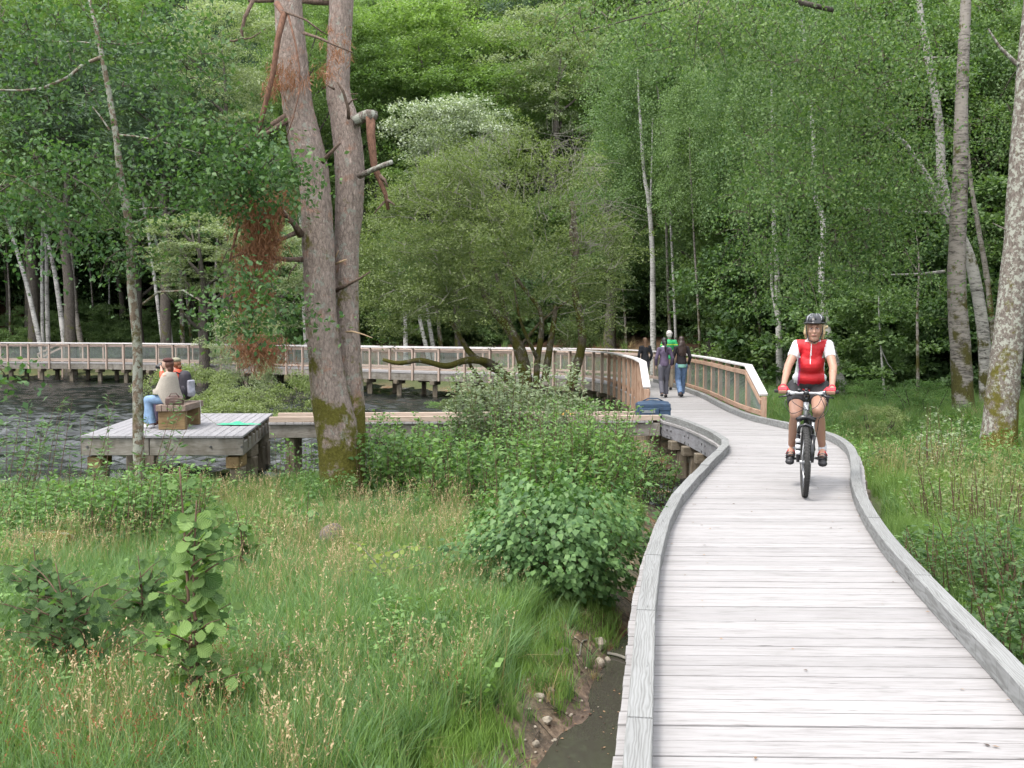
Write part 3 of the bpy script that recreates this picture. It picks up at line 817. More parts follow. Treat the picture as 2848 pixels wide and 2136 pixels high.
fas(FL + fy + (0.0, 0), (FL + FR) / 2 + fy - (.2, 0)); fas((FL + FR) / 2 + fy - (.19, 0), FR + fy)
fas(FR + (-.035, .065), BR + (-.035, 0), 0.20, 0.06); fas(FL + (.035, .065), BL + (.035, 0)); fas(BL - (0, 0.07), BR - (0, 0.07))
d = (BR - FR) / np.linalg.norm(BR - FR)
for i in range(1, 9):
    c = FR + d * (0.06 + i * 0.46) ; beam('joist', v3(c + (-0.7, 0), zf - .1), v3(c + (0.012, 0), zf - .1), 0.05, 0.2, M['pile'], pf)
for fx in (0.02, 0.50, 0.78, 0.97):
    bx = FL + (FR - FL) * fx + (0.05, 0); b = MB(); b.tube([(bx[0], 15.03, -0.17), (bx[0], 15.00, -0.17)], 0.018, 8); b.build('bolt', M['bolt'], pf)
for c, cl in (((-6.32, 15.25), 0.3), ((-4.22, 15.25), 0.3), ((-4.38, 16.6), 0.3), ((-4.6, 18.0), .3), ((-4.75, 19.0), .3), ((-6.9, 19.0), .3), ((-6.55, 17.2), .3)):
    beam('cap_beam', (c[0] - .02, c[1] - .16, -0.42), (c[0] - .02, c[1] + .3, -0.42), 0.2, 0.18, M['benchleg'] if c[1] < 15.5 else M['pile'], pf, ch=0.01)
    beam('pile', (c[0] + .02, c[1], -2.0), (c[0] + .02, c[1], -0.33 if c[1] > 19.5 else -0.512), 0.2, 0.2, M['pile'], pf, up=(0, 1, 0), ch=0.012)

# ------------------------------------------------------------------ bench
bn = empty('bench', (-5.42, 15.85, 0), R(3.5), 'low wooden block bench with five thick slats near the platform front edge', 'bench')
SH = 0.40
for i in range(5):
    o = link('slat', MB().box((0, 0, 0), (1.15, 0.088, 0.10), None, 0, 0.006).mesh('slat', M['bench']), bn, (-0.19 + 0.095 * i, 0.575, SH - 0.05), (0, 0, math.pi / 2))
for yy in (0.12, 0.98):
    link('support', MB().box((0, 0, 0), (0.42, 0.14, 0.297), None, 0, 0.008).mesh('support', M['benchleg']), bn, (0.0, yy, 0.151))


# ------------------------------------------------------------------ foliage tools
def unit(a): return a / np.maximum(1e-9, np.linalg.norm(a, axis=-1, keepdims=True))
def rand_dirs(n, g=None):
    g = g or rng
    return unit(g.normal(size=(n, 3)))
def kites(C, D, Nn, Ls, W, fold=0.12):
    """one folded four-cornered leaf per row"""
    D = unit(D); s = unit(np.cross(Nn, D)); Nn = np.cross(D, s)
    Ls = Ls[:, None]; W = W[:, None]
    a = C; b = C + D * Ls * .42 + s * W * .5 + Nn * W * fold; c = C + D * Ls; d = C + D * Ls * .42 - s * W * .5 + Nn * W * fold
    V = np.stack([a, b, c, d], 1).reshape(-1, 3)
    F = np.arange(len(C) * 4).reshape(-1, 4)
    return V, F
def leaf_mesh(name, C, D, Nn, Ls, W, tint, mat, fold=0.12):
    V, F = kites(C, D, Nn, Ls, W, fold)
    return np_mesh(name, V, F, mat, np.repeat(tint, 4))
def clump_leaves(cen, rad, per, size, g, flat=0.6, up=0.7, droop=0.0):
    """leaves on the outer half of many small clumps: reads as boughs lit from above"""
    n = len(cen); idx = np.repeat(np.arange(n), per)
    d = rand_dirs(len(idx), g); d[:, 2] = np.abs(d[:, 2]) * 0.9 - 0.25 * g.random(len(idx)); d = unit(d)
    r = rad[idx] * (0.55 + 0.5 * g.random(len(idx)))
    P = cen[idx] + d * r[:, None] * np.array([1, 1, flat])
    Nn = unit(d * (1 - up) + np.array([0, 0, up]) + g.normal(size=P.shape) * 0.30)
    D = unit(d * np.array([1, 1, 0.2]) + g.normal(size=P.shape) * 0.6 + np.array([0, 0, -droop]))
    Ls = size * (0.7 + 0.6 * g.random(len(idx)))
    ct = g.random(n)[idx] * 0.4
    return P, D, Nn, Ls, Ls * 0.72, np.clip(ct + 0.6 * g.random(len(idx)), 0, 1)
def crown_pts(n, rx, ry, rz, g, shell=0.5, shape='ell'):
    d = rand_dirs(n, g); r = (shell + (1 - shell) * g.random(n) ** 0.6)
    d2 = d * r[:, None] * np.array([rx, ry, rz])
    # uneven outline
    lob = 1 + 0.22 * np.sin(3 * np.arctan2(d[:, 1], d[:, 0]) + g.random() * 6) * (1 - np.abs(d[:, 2])) + 0.15 * np.sin(5 * d[:, 2] + g.random() * 6)
    return d2 * lob[:, None]
def tubes_mesh(name, polys, mat, n=5):
    mb = MB()
    for pts, r0, r1 in polys:
        k = len(pts); mb.tube(pts, [r0 + (r1 - r0) * i / (k - 1) for i in range(k)], n, cap=False)
    return mb.mesh(name, mat, True)
def limb(a, b, sag=0.0, n=5, j=0.06):
    a, b = Vector(a), Vector(b); L = (b - a).length
    return [a.lerp(b, i / (n - 1)) + Vector((rnd.uniform(-j, j) * L * (0 < i < n - 1), rnd.uniform(-j, j) * L * (0 < i < n - 1), -sag * L * math.sin(math.pi * i / (n - 1)) + rnd.uniform(-j, j) * L * 0.4 * (0 < i < n - 1))) for i in range(n)]

# --- crown meshes shared by many trees; origin at the crown centre
def crown_broad(seed, mat, rx=4.0, rz=4.2, nc=170, per=230, size=0.135, name='crown', flat=0.6):
    g = np.random.default_rng(seed)
    c = crown_pts(nc, rx, rx, rz, g, 0.55)
    rad = 0.55 + 0.65 * g.random(nc)
    return leaf_mesh(name, *clump_leaves(c, rad * rx / 4, per, size, g, flat), mat)
def crown_birch(seed, mat, rx=2.3, rz=5.0, nc=230, per=95, size=0.10, name='crown'):
    g = np.random.default_rng(seed)
    z = g.random(nc) * 2 - 1
    prof = np.sqrt(np.clip(1 - np.abs((z + 0.25) / 1.25) ** 2.2, 0.03, 1))
    th = g.random(nc) * 6.283; r = rx * prof * (0.35 + 0.65 * g.random(nc) ** 0.6)
    c = np.stack([r * np.cos(th), r * np.sin(th), z * rz], 1)
    idx = np.repeat(np.arange(nc), per); t = g.random(len(idx))
    Ld = 0.7 + 0.9 * g.random(nc)
    out = np.stack([np.cos(th), np.sin(th), 0 * th], 1)
    P = c[idx] + out[idx] * (t * 0.45)[:, None] + np.stack([0 * t, 0 * t, -Ld[idx] * t ** 1.5], 1) + g.normal(size=(len(idx), 3)) * np.array([0.22, 0.22, 0.16])
    Nn = unit(g.normal(size=P.shape) + np.array([0, 0, 0.7]) + out[idx] * 0.4); D = unit(g.normal(size=P.shape) * 0.7 + np.array([0, 0, -0.8]))
    Ls = size * (0.7 + 0.6 * g.random(len(idx)))
    return leaf_mesh(name, P, D, Nn, Ls, Ls * 0.75, np.clip(g.random(nc)[idx] * .4 + .6 * g.random(len(idx)), 0, 1), mat)
def crown_conifer(seed, mat, r=3.2, h=5.0, nc=150, per=120, name='crown'):
    g = np.random.default_rng(seed)
    c = crown_pts(nc, r, r, h, g, 0.35); idx = np.repeat(np.arange(nc), per)
    d = rand_dirs(len(idx), g); d[:, 2] = np.abs(d[:, 2]) * .8
    P = c[idx] + d * (0.15 + 0.5 * g.random(len(idx)))[:, None] * np.array([1.3, 1.3, 0.45])
    D = unit(d + g.normal(size=d.shape) * .3); Nn = unit(g.normal(size=d.shape) + [0, 0, .8])
    Ls = 0.30 * (0.7 + .6 * g.random(len(idx)))
    return leaf_mesh(name, P, D, Nn, Ls, Ls * 0.16, np.clip(g.random(nc)[idx] * .5 + .5 * g.random(len(idx)), 0, 1), mat)
CB = [crown_broad(11, M['l_maple']), crown_broad(12, M['l_maple'], 4.2, 3.6)]
CW = [crown_broad(13, M['l_wood'], size=0.13), crown_broad(14, M['l_wood'], 3.6, 4.6, size=0.13)]
CP = [crown_broad(15, M['l_pale'], 3.2, 3.6, 150, 170, 0.11)]
CD = [crown_broad(16, M['l_dark'], 3.6, 4.2, 120, 110, 0.18)]
CI = [crown_birch(21, M['l_birch']), crown_birch(22, M['l_birch'], 2.0, 4.6), crown_birch(23, M['l_birch'], 2.6, 5.2)]
CN = [crown_conifer(31, M['l_needle'])]
US = [crown_broad(41, M['l_wood'], 1.5, 1.3, 60, 120, 0.10, flat=0.7), crown_broad(42, M['l_dark'], 1.6, 1.2, 60, 110, 0.11, flat=0.7), crown_broad(43, M['l_birch'], 1.4, 1.5, 60, 120, 0.09, flat=0.7)]

def trunk_mesh(name, pts, rads, mat, n=10, wobble=0.04, limbs=None, twigs=0):
    P = catmull([tuple(p) for p in pts], 5); k = len(P)
    rr = np.interp(np.linspace(0, 1, k), np.linspace(0, 1, len(rads)), rads)
    mb = MB(); mb.tube(P, [r for r in rr], n, wob=wobble, cap=True)
    for l in (limbs or []):
        pts2, r0, r1 = l; kk = len(pts2)
        mb.tube(pts2, [r0 + (r1 - r0) * i / (kk - 1) for i in range(kk)], 6, wob=0.05, cap=False)
    return mb
_shared_trunk = {}
def up_trunk(mat, h, r, seed, nl=7, crown_r=2.5):
    key = (mat.name, round(h), round(r, 2), seed)
    if key not in _shared_trunk:
        rr = random.Random(seed)
        pts = [(rr.uniform(-.03, .03) * z * 1.2, rr.uniform(-.03, .03) * z * 1.2, z) for z in np.linspace(-0.6, h, 7)]
        limbs = []
        for i in range(nl):
            z = h * (0.42 + 0.5 * i / nl); a = rr.uniform(0, 6.28); L = crown_r * rr.uniform(.6, 1)
            j = np.interp(z, [p[2] for p in pts], [p[0] for p in pts]), np.interp(z, [p[2] for p in pts], [p[1] for p in pts])
            limbs.append((limb((j[0], j[1], z), (j[0] + L * math.cos(a), j[1] + L * math.sin(a), z + L * .8), 0, 5, .05), r * .35, r * .08))
        _shared_trunk[key] = trunk_mesh('trunk', pts, [r * 1.25, r, r * .9, r * .75, r * .55, r * .3, r * .08], mat, limbs=limbs).mesh('trunk', mat, True)
    return _shared_trunk[key]
def upright_tree(name, x, y, h, r, crown_me, cz, cs, label, cat='tree', group=None, mat='barkdark', seed=1):
    z = gz(x, y); root = empty(name, (x, y, z), rnd.uniform(0, 6.28), label, cat, group)
    link('trunk', up_trunk(M[mat], h, r, seed), root)
    link('crown', crown_me, root, (0, 0, cz), (0, 0, rnd.uniform(0, 6.28)), cs if hasattr(cs, '__len__') else (cs, cs, cs))
    return root

# --- birches and other trees whose trunks can be followed in the photograph: path given as sight lines at a distance
def sight_tree(name, path, D, w_px, label, mat='barkbirch', top=None, crown=None, cs=1.0, cz=None, group=None, lean_y=0.0, cat='tree', limbs=None, n=10):
    base = at_dist(*path[0], D); base_z = gz(base.x, D)
    pts = [at_dist(px, py, D + lean_y * i) for i, (px, py) in enumerate(path)]
    b0 = pts[0]; d0 = (pts[1] - pts[0]).normalized()
    if b0.z > base_z: 
        t = (b0.z - base_z + 0.4) / max(.3, d0.z); pts.insert(0, b0 - d0 * t)
    d1 = (pts[-1] - pts[-2]).normalized(); ztop = top if top else pts[-1].z
    if ztop > pts[-1].z + 1:
        t = (ztop - pts[-1].z) / max(.4, d1.z); pts.append(pts[-1] + d1 * t * .5 + Vector((0, 0, .0))); pts.append(pts[-1] + Vector((d1.x * .4, 0, .9)) * t * .5)
    r = w_px / FPX * D / 2
    root = empty(name, (pts[0].x, pts[0].y, pts[0].z + 0.3), 0, label, cat, group)
    k = len(pts); rads = [r * 1.2] + [r * (1.0 - 0.82 * (i / (k - 1)) ** 1.2) for i in range(1, k)]
    lb = []
    for l in (limbs or []):
        lp, wa, wb = l; lb.append(([at_dist(*q[:2], D + (q[2] if len(q) > 2 else 0)) for q in lp], wa / FPX * D / 2, wb / FPX * D / 2))
    trunk_mesh('trunk', pts, rads, M[mat], n, limbs=lb).build('trunk', M[mat], root, smooth=True)
    if crown is not None:
        tz = pts[-1].z if cz is None else cz
        # crown centre rides on the trunk at height tz
        for a, b in zip(pts[:-1], pts[1:]):
            if a.z <= tz <= b.z: c = a.lerp(b, (tz - a.z) / (b.z - a.z)); break
        else: c = pts[-1]
        s3 = cs if hasattr(cs, '__len__') else (cs, cs, cs)
        link('crown', crown, root, c - root.location, (0, 0, rnd.uniform(0, 6.28)), s3)
    return root
LB = 'white-stemmed birch '
# far left behind the bay
sight_tree('birch_tree', [(110, 948), (74, 790), (34, 658), (0, 550), (-30, 430)], 60, 15, LB + 'leaning left at the far left edge, trunk running out of the picture', top=15, crown=CI[0], cs=(1, 1, .9), cz=13)
sight_tree('birch_tree', [(92, 930), (82, 800), (72, 650), (56, 530), (45, 440)], 64, 12, 'thin pale birch just right of the leftmost leaning birch', top=15, crown=CI[1], cs=.95, cz=13.5)
sight_tree('birch_tree', [(119, 948), (117, 800), (117, 660), (123, 520), (120, 420)], 61, 11, 'first of the two upright pale birches crowded together behind the left bay', top=16, crown=CI[2], cs=.9, cz=14)
sight_tree('birch_tree', [(134, 948), (130, 800), (129, 690), (118, 520), (112, 400)], 62, 14, 'second of the two upright pale birches crowded together behind the left bay', top=16, crown=CI[0], cs=.9, cz=14)
sight_tree('birch_tree', [(179, 948), (166, 850), (152, 758), (130, 660), (112, 580)], 60, 17, 'thick white birch leaning left behind the left bay, right of the crowded pair', top=15, crown=CI[1], cs=1, cz=13)
sight_tree('birch_tree', [(195, 948), (192, 870), (189, 800), (186, 700)], 63, 7, 'thinnest bare stem between two thick birches behind the left bay', top=12, crown=CI[2], cs=.7, cz=11)
sight_tree('birch_tree', [(224, 948), (210, 860), (198, 716), (192, 640), (190, 540)], 60, 17, 'thick grey birch nearest left of the slim leaning tree', 'barkbirchdull', top=15, crown=CI[2], cs=1, cz=13.5)
# between the slim tree and the twin pine
sight_tree('birch_tree', [(452, 948), (424, 733), (400, 573), (366, 424), (340, 330)], 57, 12, LB + 'leaning left just right of the slim tree, ', top=13, crown=CI[0], cs=.8, cz=12)['label'] = 'white birch leaning left, first one right of the slim lichened tree'
sight_tree('birch_tree', [(475, 948), (452, 745), (418, 618), (395, 544), (372, 470)], 58, 12, 'white birch leaning left, second one right of the slim lichened tree', top=13, crown=CI[1], cs=.8, cz=12)
sight_tree('birch_tree', [(508, 948), (503, 800), (498, 687), (481, 600), (470, 480)], 60, 13, 'dull grey upright birch, third one right of the slim lichened tree', 'barkbirchdull', top=14, crown=CI[2], cs=.9, cz=12)
sight_tree('birch_tree', [(842, 760), (838, 690), (822, 660), (800, 600), (778, 560)], 50, 16, 'white forked birch showing between the rust coloured branch and the twin pine', top=9, crown=CI[1], cs=.6, cz=9, limbs=[([(840, 730), (838, 640), (830, 575)], 11, 6)])
for i, (path, D, w, dull, lab) in enumerate([([(262, 948), (256, 820), (246, 700), (240, 600)], 66, 8, 1, 'thin grey stem behind the gap left of the slim oak'), ([(300, 948), (304, 830), (300, 720), (292, 620)], 68, 8, 0, 'thin pale stem deep in the wood just left of the slim oak'),
        ([(532, 948), (520, 830), (512, 720), (515, 620)], 62, 9, 1, 'slender grey stem fourth right of the slim oak'), ([(560, 948), (566, 850), (560, 760), (548, 640)], 59, 8, 0, 'slender white stem fifth right of the slim oak'), ([(604, 948), (596, 850), (600, 740), (606, 640)], 56, 9, 1, 'slender dull stem nearest the rust coloured branch'),
        ([(1742, 985), (1738, 880), (1730, 760), (1726, 640)], 46, 8, 1, 'slim dark stem between the olive willow and the brightest birch'), ([(1715, 985), (1722, 880), (1716, 780), (1705, 700)], 50, 7, 0, 'slim pale stem just right of the olive willow'),
        ([(2010, 985), (2004, 880), (1994, 760), (1990, 640)], 42, 8, 1, 'slim grey stem above the middle of the forest side railing'), ([(2048, 985), (2046, 880), (2052, 760), (2046, 640)], 44, 7, 0, 'slim pale stem above the last third of the forest side railing'),
        ([(2230, 985), (2236, 880), (2228, 760), (2222, 640)], 38, 9, 0, 'slim white stem touching the cyclist on her left shoulder side'), ([(28, 940), (26, 820), (18, 700), (8, 600)], 66, 8, 1, 'thin grey stem in the dark left corner of the wood')]):
    sight_tree('birch_tree', path, D, w, lab, 'barkbirchdull' if dull else 'barkbirch', top=9.5, crown=CI[i % 3], cs=(.5, .5, .45), cz=9.5)
# behind the olive willow
for i, (b, q, w, lab) in enumerate([((1128, 960), [(1126, 870), (1112, 790), (1110, 700)], 15, 'short visible white birch stem just right of the twin pine behind the far railing'),
        ((1184, 960), [(1168, 890), (1160, 830)], 13, 'pale leaning stem, leftmost of the group of three behind the olive willow'),
        ((1204, 960), [(1192, 890), (1185, 830)], 14, 'pale leaning stem, middle one of the group of three behind the olive willow'),
        ((1226, 960), [(1218, 890), (1208, 830)], 13, 'darker leaning stem, rightmost of the group of three behind the olive willow')]):
    sight_tree('birch_tree', [b] + q, 49 + i, w, lab, 'barkbirch' if i < 3 else 'barkbirchdull', top=6, crown=CI[i % 3], cs=(.6, .6, .3), cz=5.6)
sight_tree('birch_tree', [(1112, 760), (1104, 540), (1096, 412), (1086, 345), (1058, 250)], 64, 9, 'many-stemmed slender white birch in front of the hillside, right of the twin pine', top=17, crown=CI[0], cs=(.9, .9, .6), cz=17.5,
    limbs=[([(1107, 540), (1114, 440), (1122, 330), (1132, 240)], 8, 2), ([(1098, 400), (1092, 300), (1084, 230)], 5, 1), ([(1116, 400), (1128, 300), (1150, 200)], 5, 1), ([(1094, 380), (1060, 330), (1030, 300)], 4, 1)])
sight_tree('birch_tree', [(1502, 420), (1490, 330), (1486, 290), (1482, 205)], 68, 8, 'slender white birch with a forked top above the bare grey twigs of the willow', top=19, crown=CP[0], cs=(.8, .8, .7), cz=18, limbs=[([(1499, 345), (1515, 280), (1534, 205)], 8, 3)])
# white pair right of the willow
sight_tree('birch_tree', [(1817, 990), (1816, 820), (1814, 687), (1803, 550), (1792, 490), (1782, 350)], 40, 19, 'brightest thick white birch trunk, left of the white haired walker', top=12, crown=CI[2], cs=(.85, .85, .7), cz=10.5, limbs=[([(1808, 590), (1812, 480), (1815, 330)], 9, 3)])
sight_tree('birch_tree', [(1866, 990), (1858, 800), (1855, 687), (1849, 515), (1832, 300)], 42, 11, 'greyish thin birch, middle one of the three above the walkers', 'barkbirchdull', top=13, crown=CI[0], cs=(.8, .8, .7), cz=11.5)
sight_tree('birch_tree', [(1880, 990), (1878, 900), (1866, 630), (1857, 435), (1840, 320)], 41, 10, 'thin white birch directly right of the white haired walker', top=12.5, crown=CI[1], cs=(.8, .8, .7), cz=11)
sight_tree('birch_tree', [(1946, 990), (1944, 900), (1936, 760), (1931, 676), (1925, 560)], 36, 9, 'very thin grey stem standing behind the start of the forest side railing', 'barkbirchdull', top=9, crown=CI[1], cs=.55, cz=8.4)
# right of centre
sight_tree('birch_tree', [(2122, 985), (2116, 930), (2098, 790), (2083, 641), (2075, 520)], 33, 12, 'grey birch left of the white pair behind the cyclist', 'barkbirchdull', top=10, crown=CI[0], cs=.6, cz=8.5)
sight_tree('birch_tree', [(2168, 1010), (2166, 930), (2160, 744), (2152, 618), (2150, 500)], 31, 21, 'thick white birch rising left of the cyclist above the railing end', top=11, crown=CI[1], cs=.6, cz=8.5, limbs=[([(2164, 900), (2146, 800), (2144, 700)], 10, 5)])
sight_tree('birch_tree', [(2184, 1010), (2186, 930), (2192, 738), (2196, 600)], 32, 13, 'slimmer white birch close beside the thick one left of the cyclist', top=10, crown=CI[2], cs=.55, cz=8.5)
sight_tree('birch_tree', [(2361, 1134), (2325, 1010), (2298, 900), (2284, 773), (2290, 618), (2266, 540), (2262, 380), (2240, 150)], 27, 23, 'leaning spotted birch trunk directly behind the cyclist', top=13, crown=CI[0], cs=.55, cz=8.5)
sight_tree('dead_stem', [(2458, 1080), (2449, 950), (2444, 840), (2452, 800)], 26, 8, 'broken bare white dead stem right of the cyclist', cat='tree', limbs=[([(2450, 970), (2468, 1010), (2492, 1040)], 4, 1), ([(2448, 815), (2470, 845)], 4, 1)])
sight_tree('dead_stem', [(2552, 960), (2551, 860), (2556, 760), (2553, 687), (2546, 640)], 25, 9, 'thin crooked grey dead stem between the dead white stem and the big birches', 'barkbirchdull', cat='tree', limbs=[([(2556, 760), (2530, 720), (2512, 680)], 4, 1)])
big1 = sight_tree('birch_tree', [(2682, 1200), (2678, 1100), (2670, 950), (2661, 800), (2664, 640), (2672, 450), (2674, 286), (2684, 57), (2690, -120)], 21, 62, 'thick old birch with mossy grey trunk, left one of the two big birches', 'barkbirchdull', top=11, n=14)
big2 = sight_tree('birch_tree', [(2745, 1190), (2737, 950), (2703, 740), (2664, 640), (2622, 515), (2612, 343), (2584, 172), (2560, 34), (2545, -120)], 23.5, 36, 'silvery birch trunk crossing behind the thick old birch', 'barkbirchmid', top=12, n=12,
    limbs=[([(2640, 620), (2600, 520), (2520, 400), (2455, 345), (2400, 280)], 18, 3), ([(2630, 600), (2612, 580), (2560, 460), (2520, 395), (2430, 350, -1)], 12, 2), ([(2606, 592), (2480, 588), (2380, 578), (2324, 582)], 10, 2),
           ([(2628, 755), (2560, 762), (2470, 765), (2345, 752)], 10, 2), ([(2560, 210), (2430, 250), (2420, 300)], 6, 2), ([(2640, 160), (2560, 160), (2500, 210)], 6, 2)])
sight_tree('birch_tree', [(2775, 1150), (2752, 830), (2722, 640), (2702, 520), (2690, 400)], 26, 17, 'slanting thinner birch in the gap between the big birches and the rightmost trunk', 'barkbirchdull', top=9)
alder = sight_tree('alder_tree', [(2772, 1300), (2783, 1150), (2803, 950), (2828, 700), (2840, 480), (2856, 230), (2872, 0), (2885, -150)], 16, 94, 'stout grey lichened trunk at the right edge with yellow moss on its base', 'barkalder', top=9, n=18,
    limbs=[([(2835, 690), (2800, 640), (2760, 620)], 10, 2), ([(2830, 180), (2780, 130), (2748, 80)], 12, 4)])
sight_tree('birch_tree', [(2085, -60), (2180, 0), (2230, 12), (2310, 26)], 18, 20, 'x', top=None) if False else None

# ---- leafy boughs that hang in front: leaves follow twigs drawn along sight lines
def bough_leaves(g, path, n, spread, size, droop=0.3):
    P = np.array([tuple(p) for p in path]); t = g.random(n) * (len(P) - 1); i = np.minimum(t.astype(int), len(P) - 2); f = (t - i)[:, None]
    c = P[i] * (1 - f) + P[i + 1] * f
    # twiglets: leaves sit in small sprays
    ns = max(4, n // 15); k = g.integers(0, ns, n); so = g.normal(size=(ns, 3)) * spread * np.array([1, .8, .55]); tt = g.random(ns) * (len(P) - 1)
    ii = np.minimum(tt.astype(int), len(P) - 2); ff = (tt - ii)[:, None]; sc = P[ii] * (1 - ff) + P[ii + 1] * ff + so - np.array([0, 0, 1]) * np.abs(so[:, :1]) * droop
    C = sc[k] + g.normal(size=(n, 3)) * np.array([.15, .15, .11]) * (size / .055)
    return C, sc
def foliage(name, parent, groups, size, mat, seed, droop=.3, up=.55, aspect=.72, twigs=True, twmat='twigdark'):
    g = np.random.default_rng(seed); Cs = []; tw = MB()
    for path, n, sp in groups:
        C, sc = bough_leaves(g, path, n, sp, size, droop); Cs.append(C)
        if twigs:
            P = np.array([tuple(p) for p in path])
            for q in sc[:: 2]:
                j = np.argmin(np.linalg.norm(P - q, axis=1)); b = P[j]
                tw.tube([Vector(b), (Vector(b) + Vector(q)) / 2 + Vector((0, 0, .06)), Vector(q)], [.008, .005, .002], 3, cap=False)
    C = np.concatenate(Cs); n = len(C)
    Nn = unit(g.normal(size=C.shape) * .55 + np.array([0, 0, up])); D = unit(g.normal(size=C.shape) + np.array([0, 0, -droop * 1.5]))
    Ls = size * (.65 + .7 * g.random(n))
    me = leaf_mesh(name, C - np.array(parent.location), D, Nn, Ls, Ls * aspect, g.random(n), mat)
    o = link(name, me, parent)
    if twigs: tag(tw.build('twigs', M[twmat], parent), kind='stuff')
    return o
AD = at_dist
def sl(pts, D): return [at_dist(p[0], p[1], D + (p[2] if len(p) > 2 else 0)) for p in pts]
# crown of the two big birches: filling px 1750-2848, y 0-900 with hanging sprays
g = np.random.default_rng(5); grp = []
def region(n, x0, x1, y0, y1, D0, D1, cnt, sp, cond=None):
    out = []
    for _ in range(n):
        while True:
            x, y = rnd.uniform(x0, x1), rnd.uniform(y0, y1)
            if cond is None or cond(x, y): break
        D = rnd.uniform(D0, D1); ln = rnd.uniform(60, 160)
        out.append((sl([(x, y), (x - ln * .5, y + rnd.uniform(-10, 25)), (x - ln, y + rnd.uniform(0, 60))], D), cnt, sp))
    return out
grp = region(120, 1950, 2620, -60, 560, 17, 23, 260, .34, lambda x, y: x > 2250 - y * .2 or y < 150) + region(60, 2120, 2640, 420, 850, 18, 22.5, 240, .32) + region(10, 2640, 2900, -50, 500, 22, 26, 200, .4)
foliage('foliage', big2, grp, .062, M['l_birchnear'], 51, droop=.5)
grp = region(26, 1560, 2150, -70, 150, 15, 19, 170, .35, lambda x, y: y < 30 + (x - 1560) * .2) + region(22, 2500, 2840, 150, 900, 25, 28, 170, .35)
foliage('foliage', big1, grp, .06, M['l_birchnear'], 52, droop=.5)
g_ = MB()
for pts, w0, w1 in [([(1990, -40), (1880, 20), (1730, 60), (1590, 95)], 8, 2), ([(2120, -60), (2230, 8), (2318, 28)], 20, 14), ([(1990, -30), (1940, 60), (1900, 130)], 5, 1), ([(1830, -20), (1800, 10), (1760, 15)], 5, 1)]:
    q = sl(pts, 18); g_.tube(q, [w / FPX * 9 for w in np.linspace(w0, w1, len(q))], 6, wob=.06)
g_.build('hanging_branch', M['barkdark'], big1, smooth=True)

# ------------------------------------------------------------------ twin-stemmed pine
pine = empty('pine_tree', (-2.42, 13.9, -0.8), 0, 'big twin-stemmed pine with scaly grey-pink bark and mossy foot', 'tree')
def stem(rows, D, mat, rough=0.03, n=22):
    """rows: (y, left px, right px)"""
    pts, rr = [], []
    for y, a, b in rows:
        pts.append(at_dist((a + b) / 2, y, D)); rr.append((b - a) / 2 / FPX * D)
    P = catmull([tuple(p) for p in pts], 9); r = np.interp(np.linspace(0, 1, len(P)), np.linspace(0, 1, len(rr)), rr)
    g = np.random.default_rng(int(D * 10)); V = []
    tl = [g.random(n) for _ in range(2)]
    for i, p in enumerate(P):
        for k in range(n):
            a = 2 * math.pi * k / n
            w = 1 + rough * (math.sin(3 * a + i * .12) + .6 * math.sin(7 * a - i * .2)) + g.normal() * .012
            V.append((p[0] + math.cos(a) * r[i] * w, p[1] + math.sin(a) * r[i] * w, p[2] + g.normal() * .004))
    F = [(i * n + k, i * n + (k + 1) % n, (i + 1) * n + (k + 1) % n, (i + 1) * n + k) for i in range(len(P) - 1) for k in range(n)]
    return V, F
V1, F1 = stem([(1450, 868, 1022), (1400, 884, 1016), (1330, 890, 1012), (1250, 886, 1004), (1180, 877, 994), (1100, 866, 972), (1000, 858, 950), (934, 850, 942), (862, 848, 935), (681, 843, 930), (506, 834, 917), (422, 809, 904), (295, 786, 870), (150, 770, 852), (0, 764, 838), (-200, 760, 826), (-500, 750, 806), (-1000, 740, 780)], 13.9, None)
V2, F2 = stem([(1430, 900, 1020), (1330, 915, 1016), (1200, 930, 1016), (1100, 938, 1012), (1000, 935, 1006), (862, 933, 998), (681, 930, 998), (591, 931, 1008), (464, 931, 1013), (337, 921, 999), (253, 908, 974), (127, 912, 975), (0, 916, 982), (-200, 918, 980), (-500, 925, 975), (-1000, 930, 960)], 14.2, None)
V2 = [(x + 0, y, z) for x, y, z in V2]
for V_, F_ in ((V1, F1), (V2, F2)):
    b = MB(); b.add(V_, F_); b.build('trunk', M['barkpine'], pine, smooth=True)
def stub(path, w, D=13.75, mat='barkdead', nm='dead_branch', tip=False, par=None):
    par = par or pine
    q = sl(path, D); b = MB(); b.tube(q, [x / FPX * D / 2 for x in np.linspace(w[0], w[1], len(q))], 8, wob=.08)
    b.build(nm, M[mat], par, smooth=True)
# hook and hanging snag on the right stem
stub([(985, 340), (1005, 328), (1022, 320, -.1), (1040, 322, -.2)], (34, 30), 14.0, 'barkalder')
stub([(1030, 322, -.15), (1032, 380, -.2), (1040, 460, -.2), (1056, 500, -.2), (1072, 540, -.2), (1080, 583, -.2)], (26, 9), 14.0, 'barkred')
stub([(1055, 490, -.2), (1070, 500, -.25), (1078, 520, -.25)], (14, 4), 14.0, 'barkdead'); stub([(1075, 555, -.2), (1098, 570, -.3)], (9, 4), 14.0); stub([(1070, 560, -.2), (1050, 582, -.2), (1040, 595, -.2)], (7, 2), 14.0)
stub([(1000, 490), (1030, 475, -.3), (1060, 462, -.4), (1090, 450, -.5)], (16, 12), 13.9, 'barkalder')
stub([(970, 330, -.2), (968, 300, -.3), (955, 255, -.35), (938, 228, -.4)], (11, 6)); stub([(970, 290, -.3), (980, 278, -.35), (993, 275, -.4)], (5, 2)); stub([(930, 248, -.2), (918, 242, -.25), (908, 235, -.3)], (7, 3))
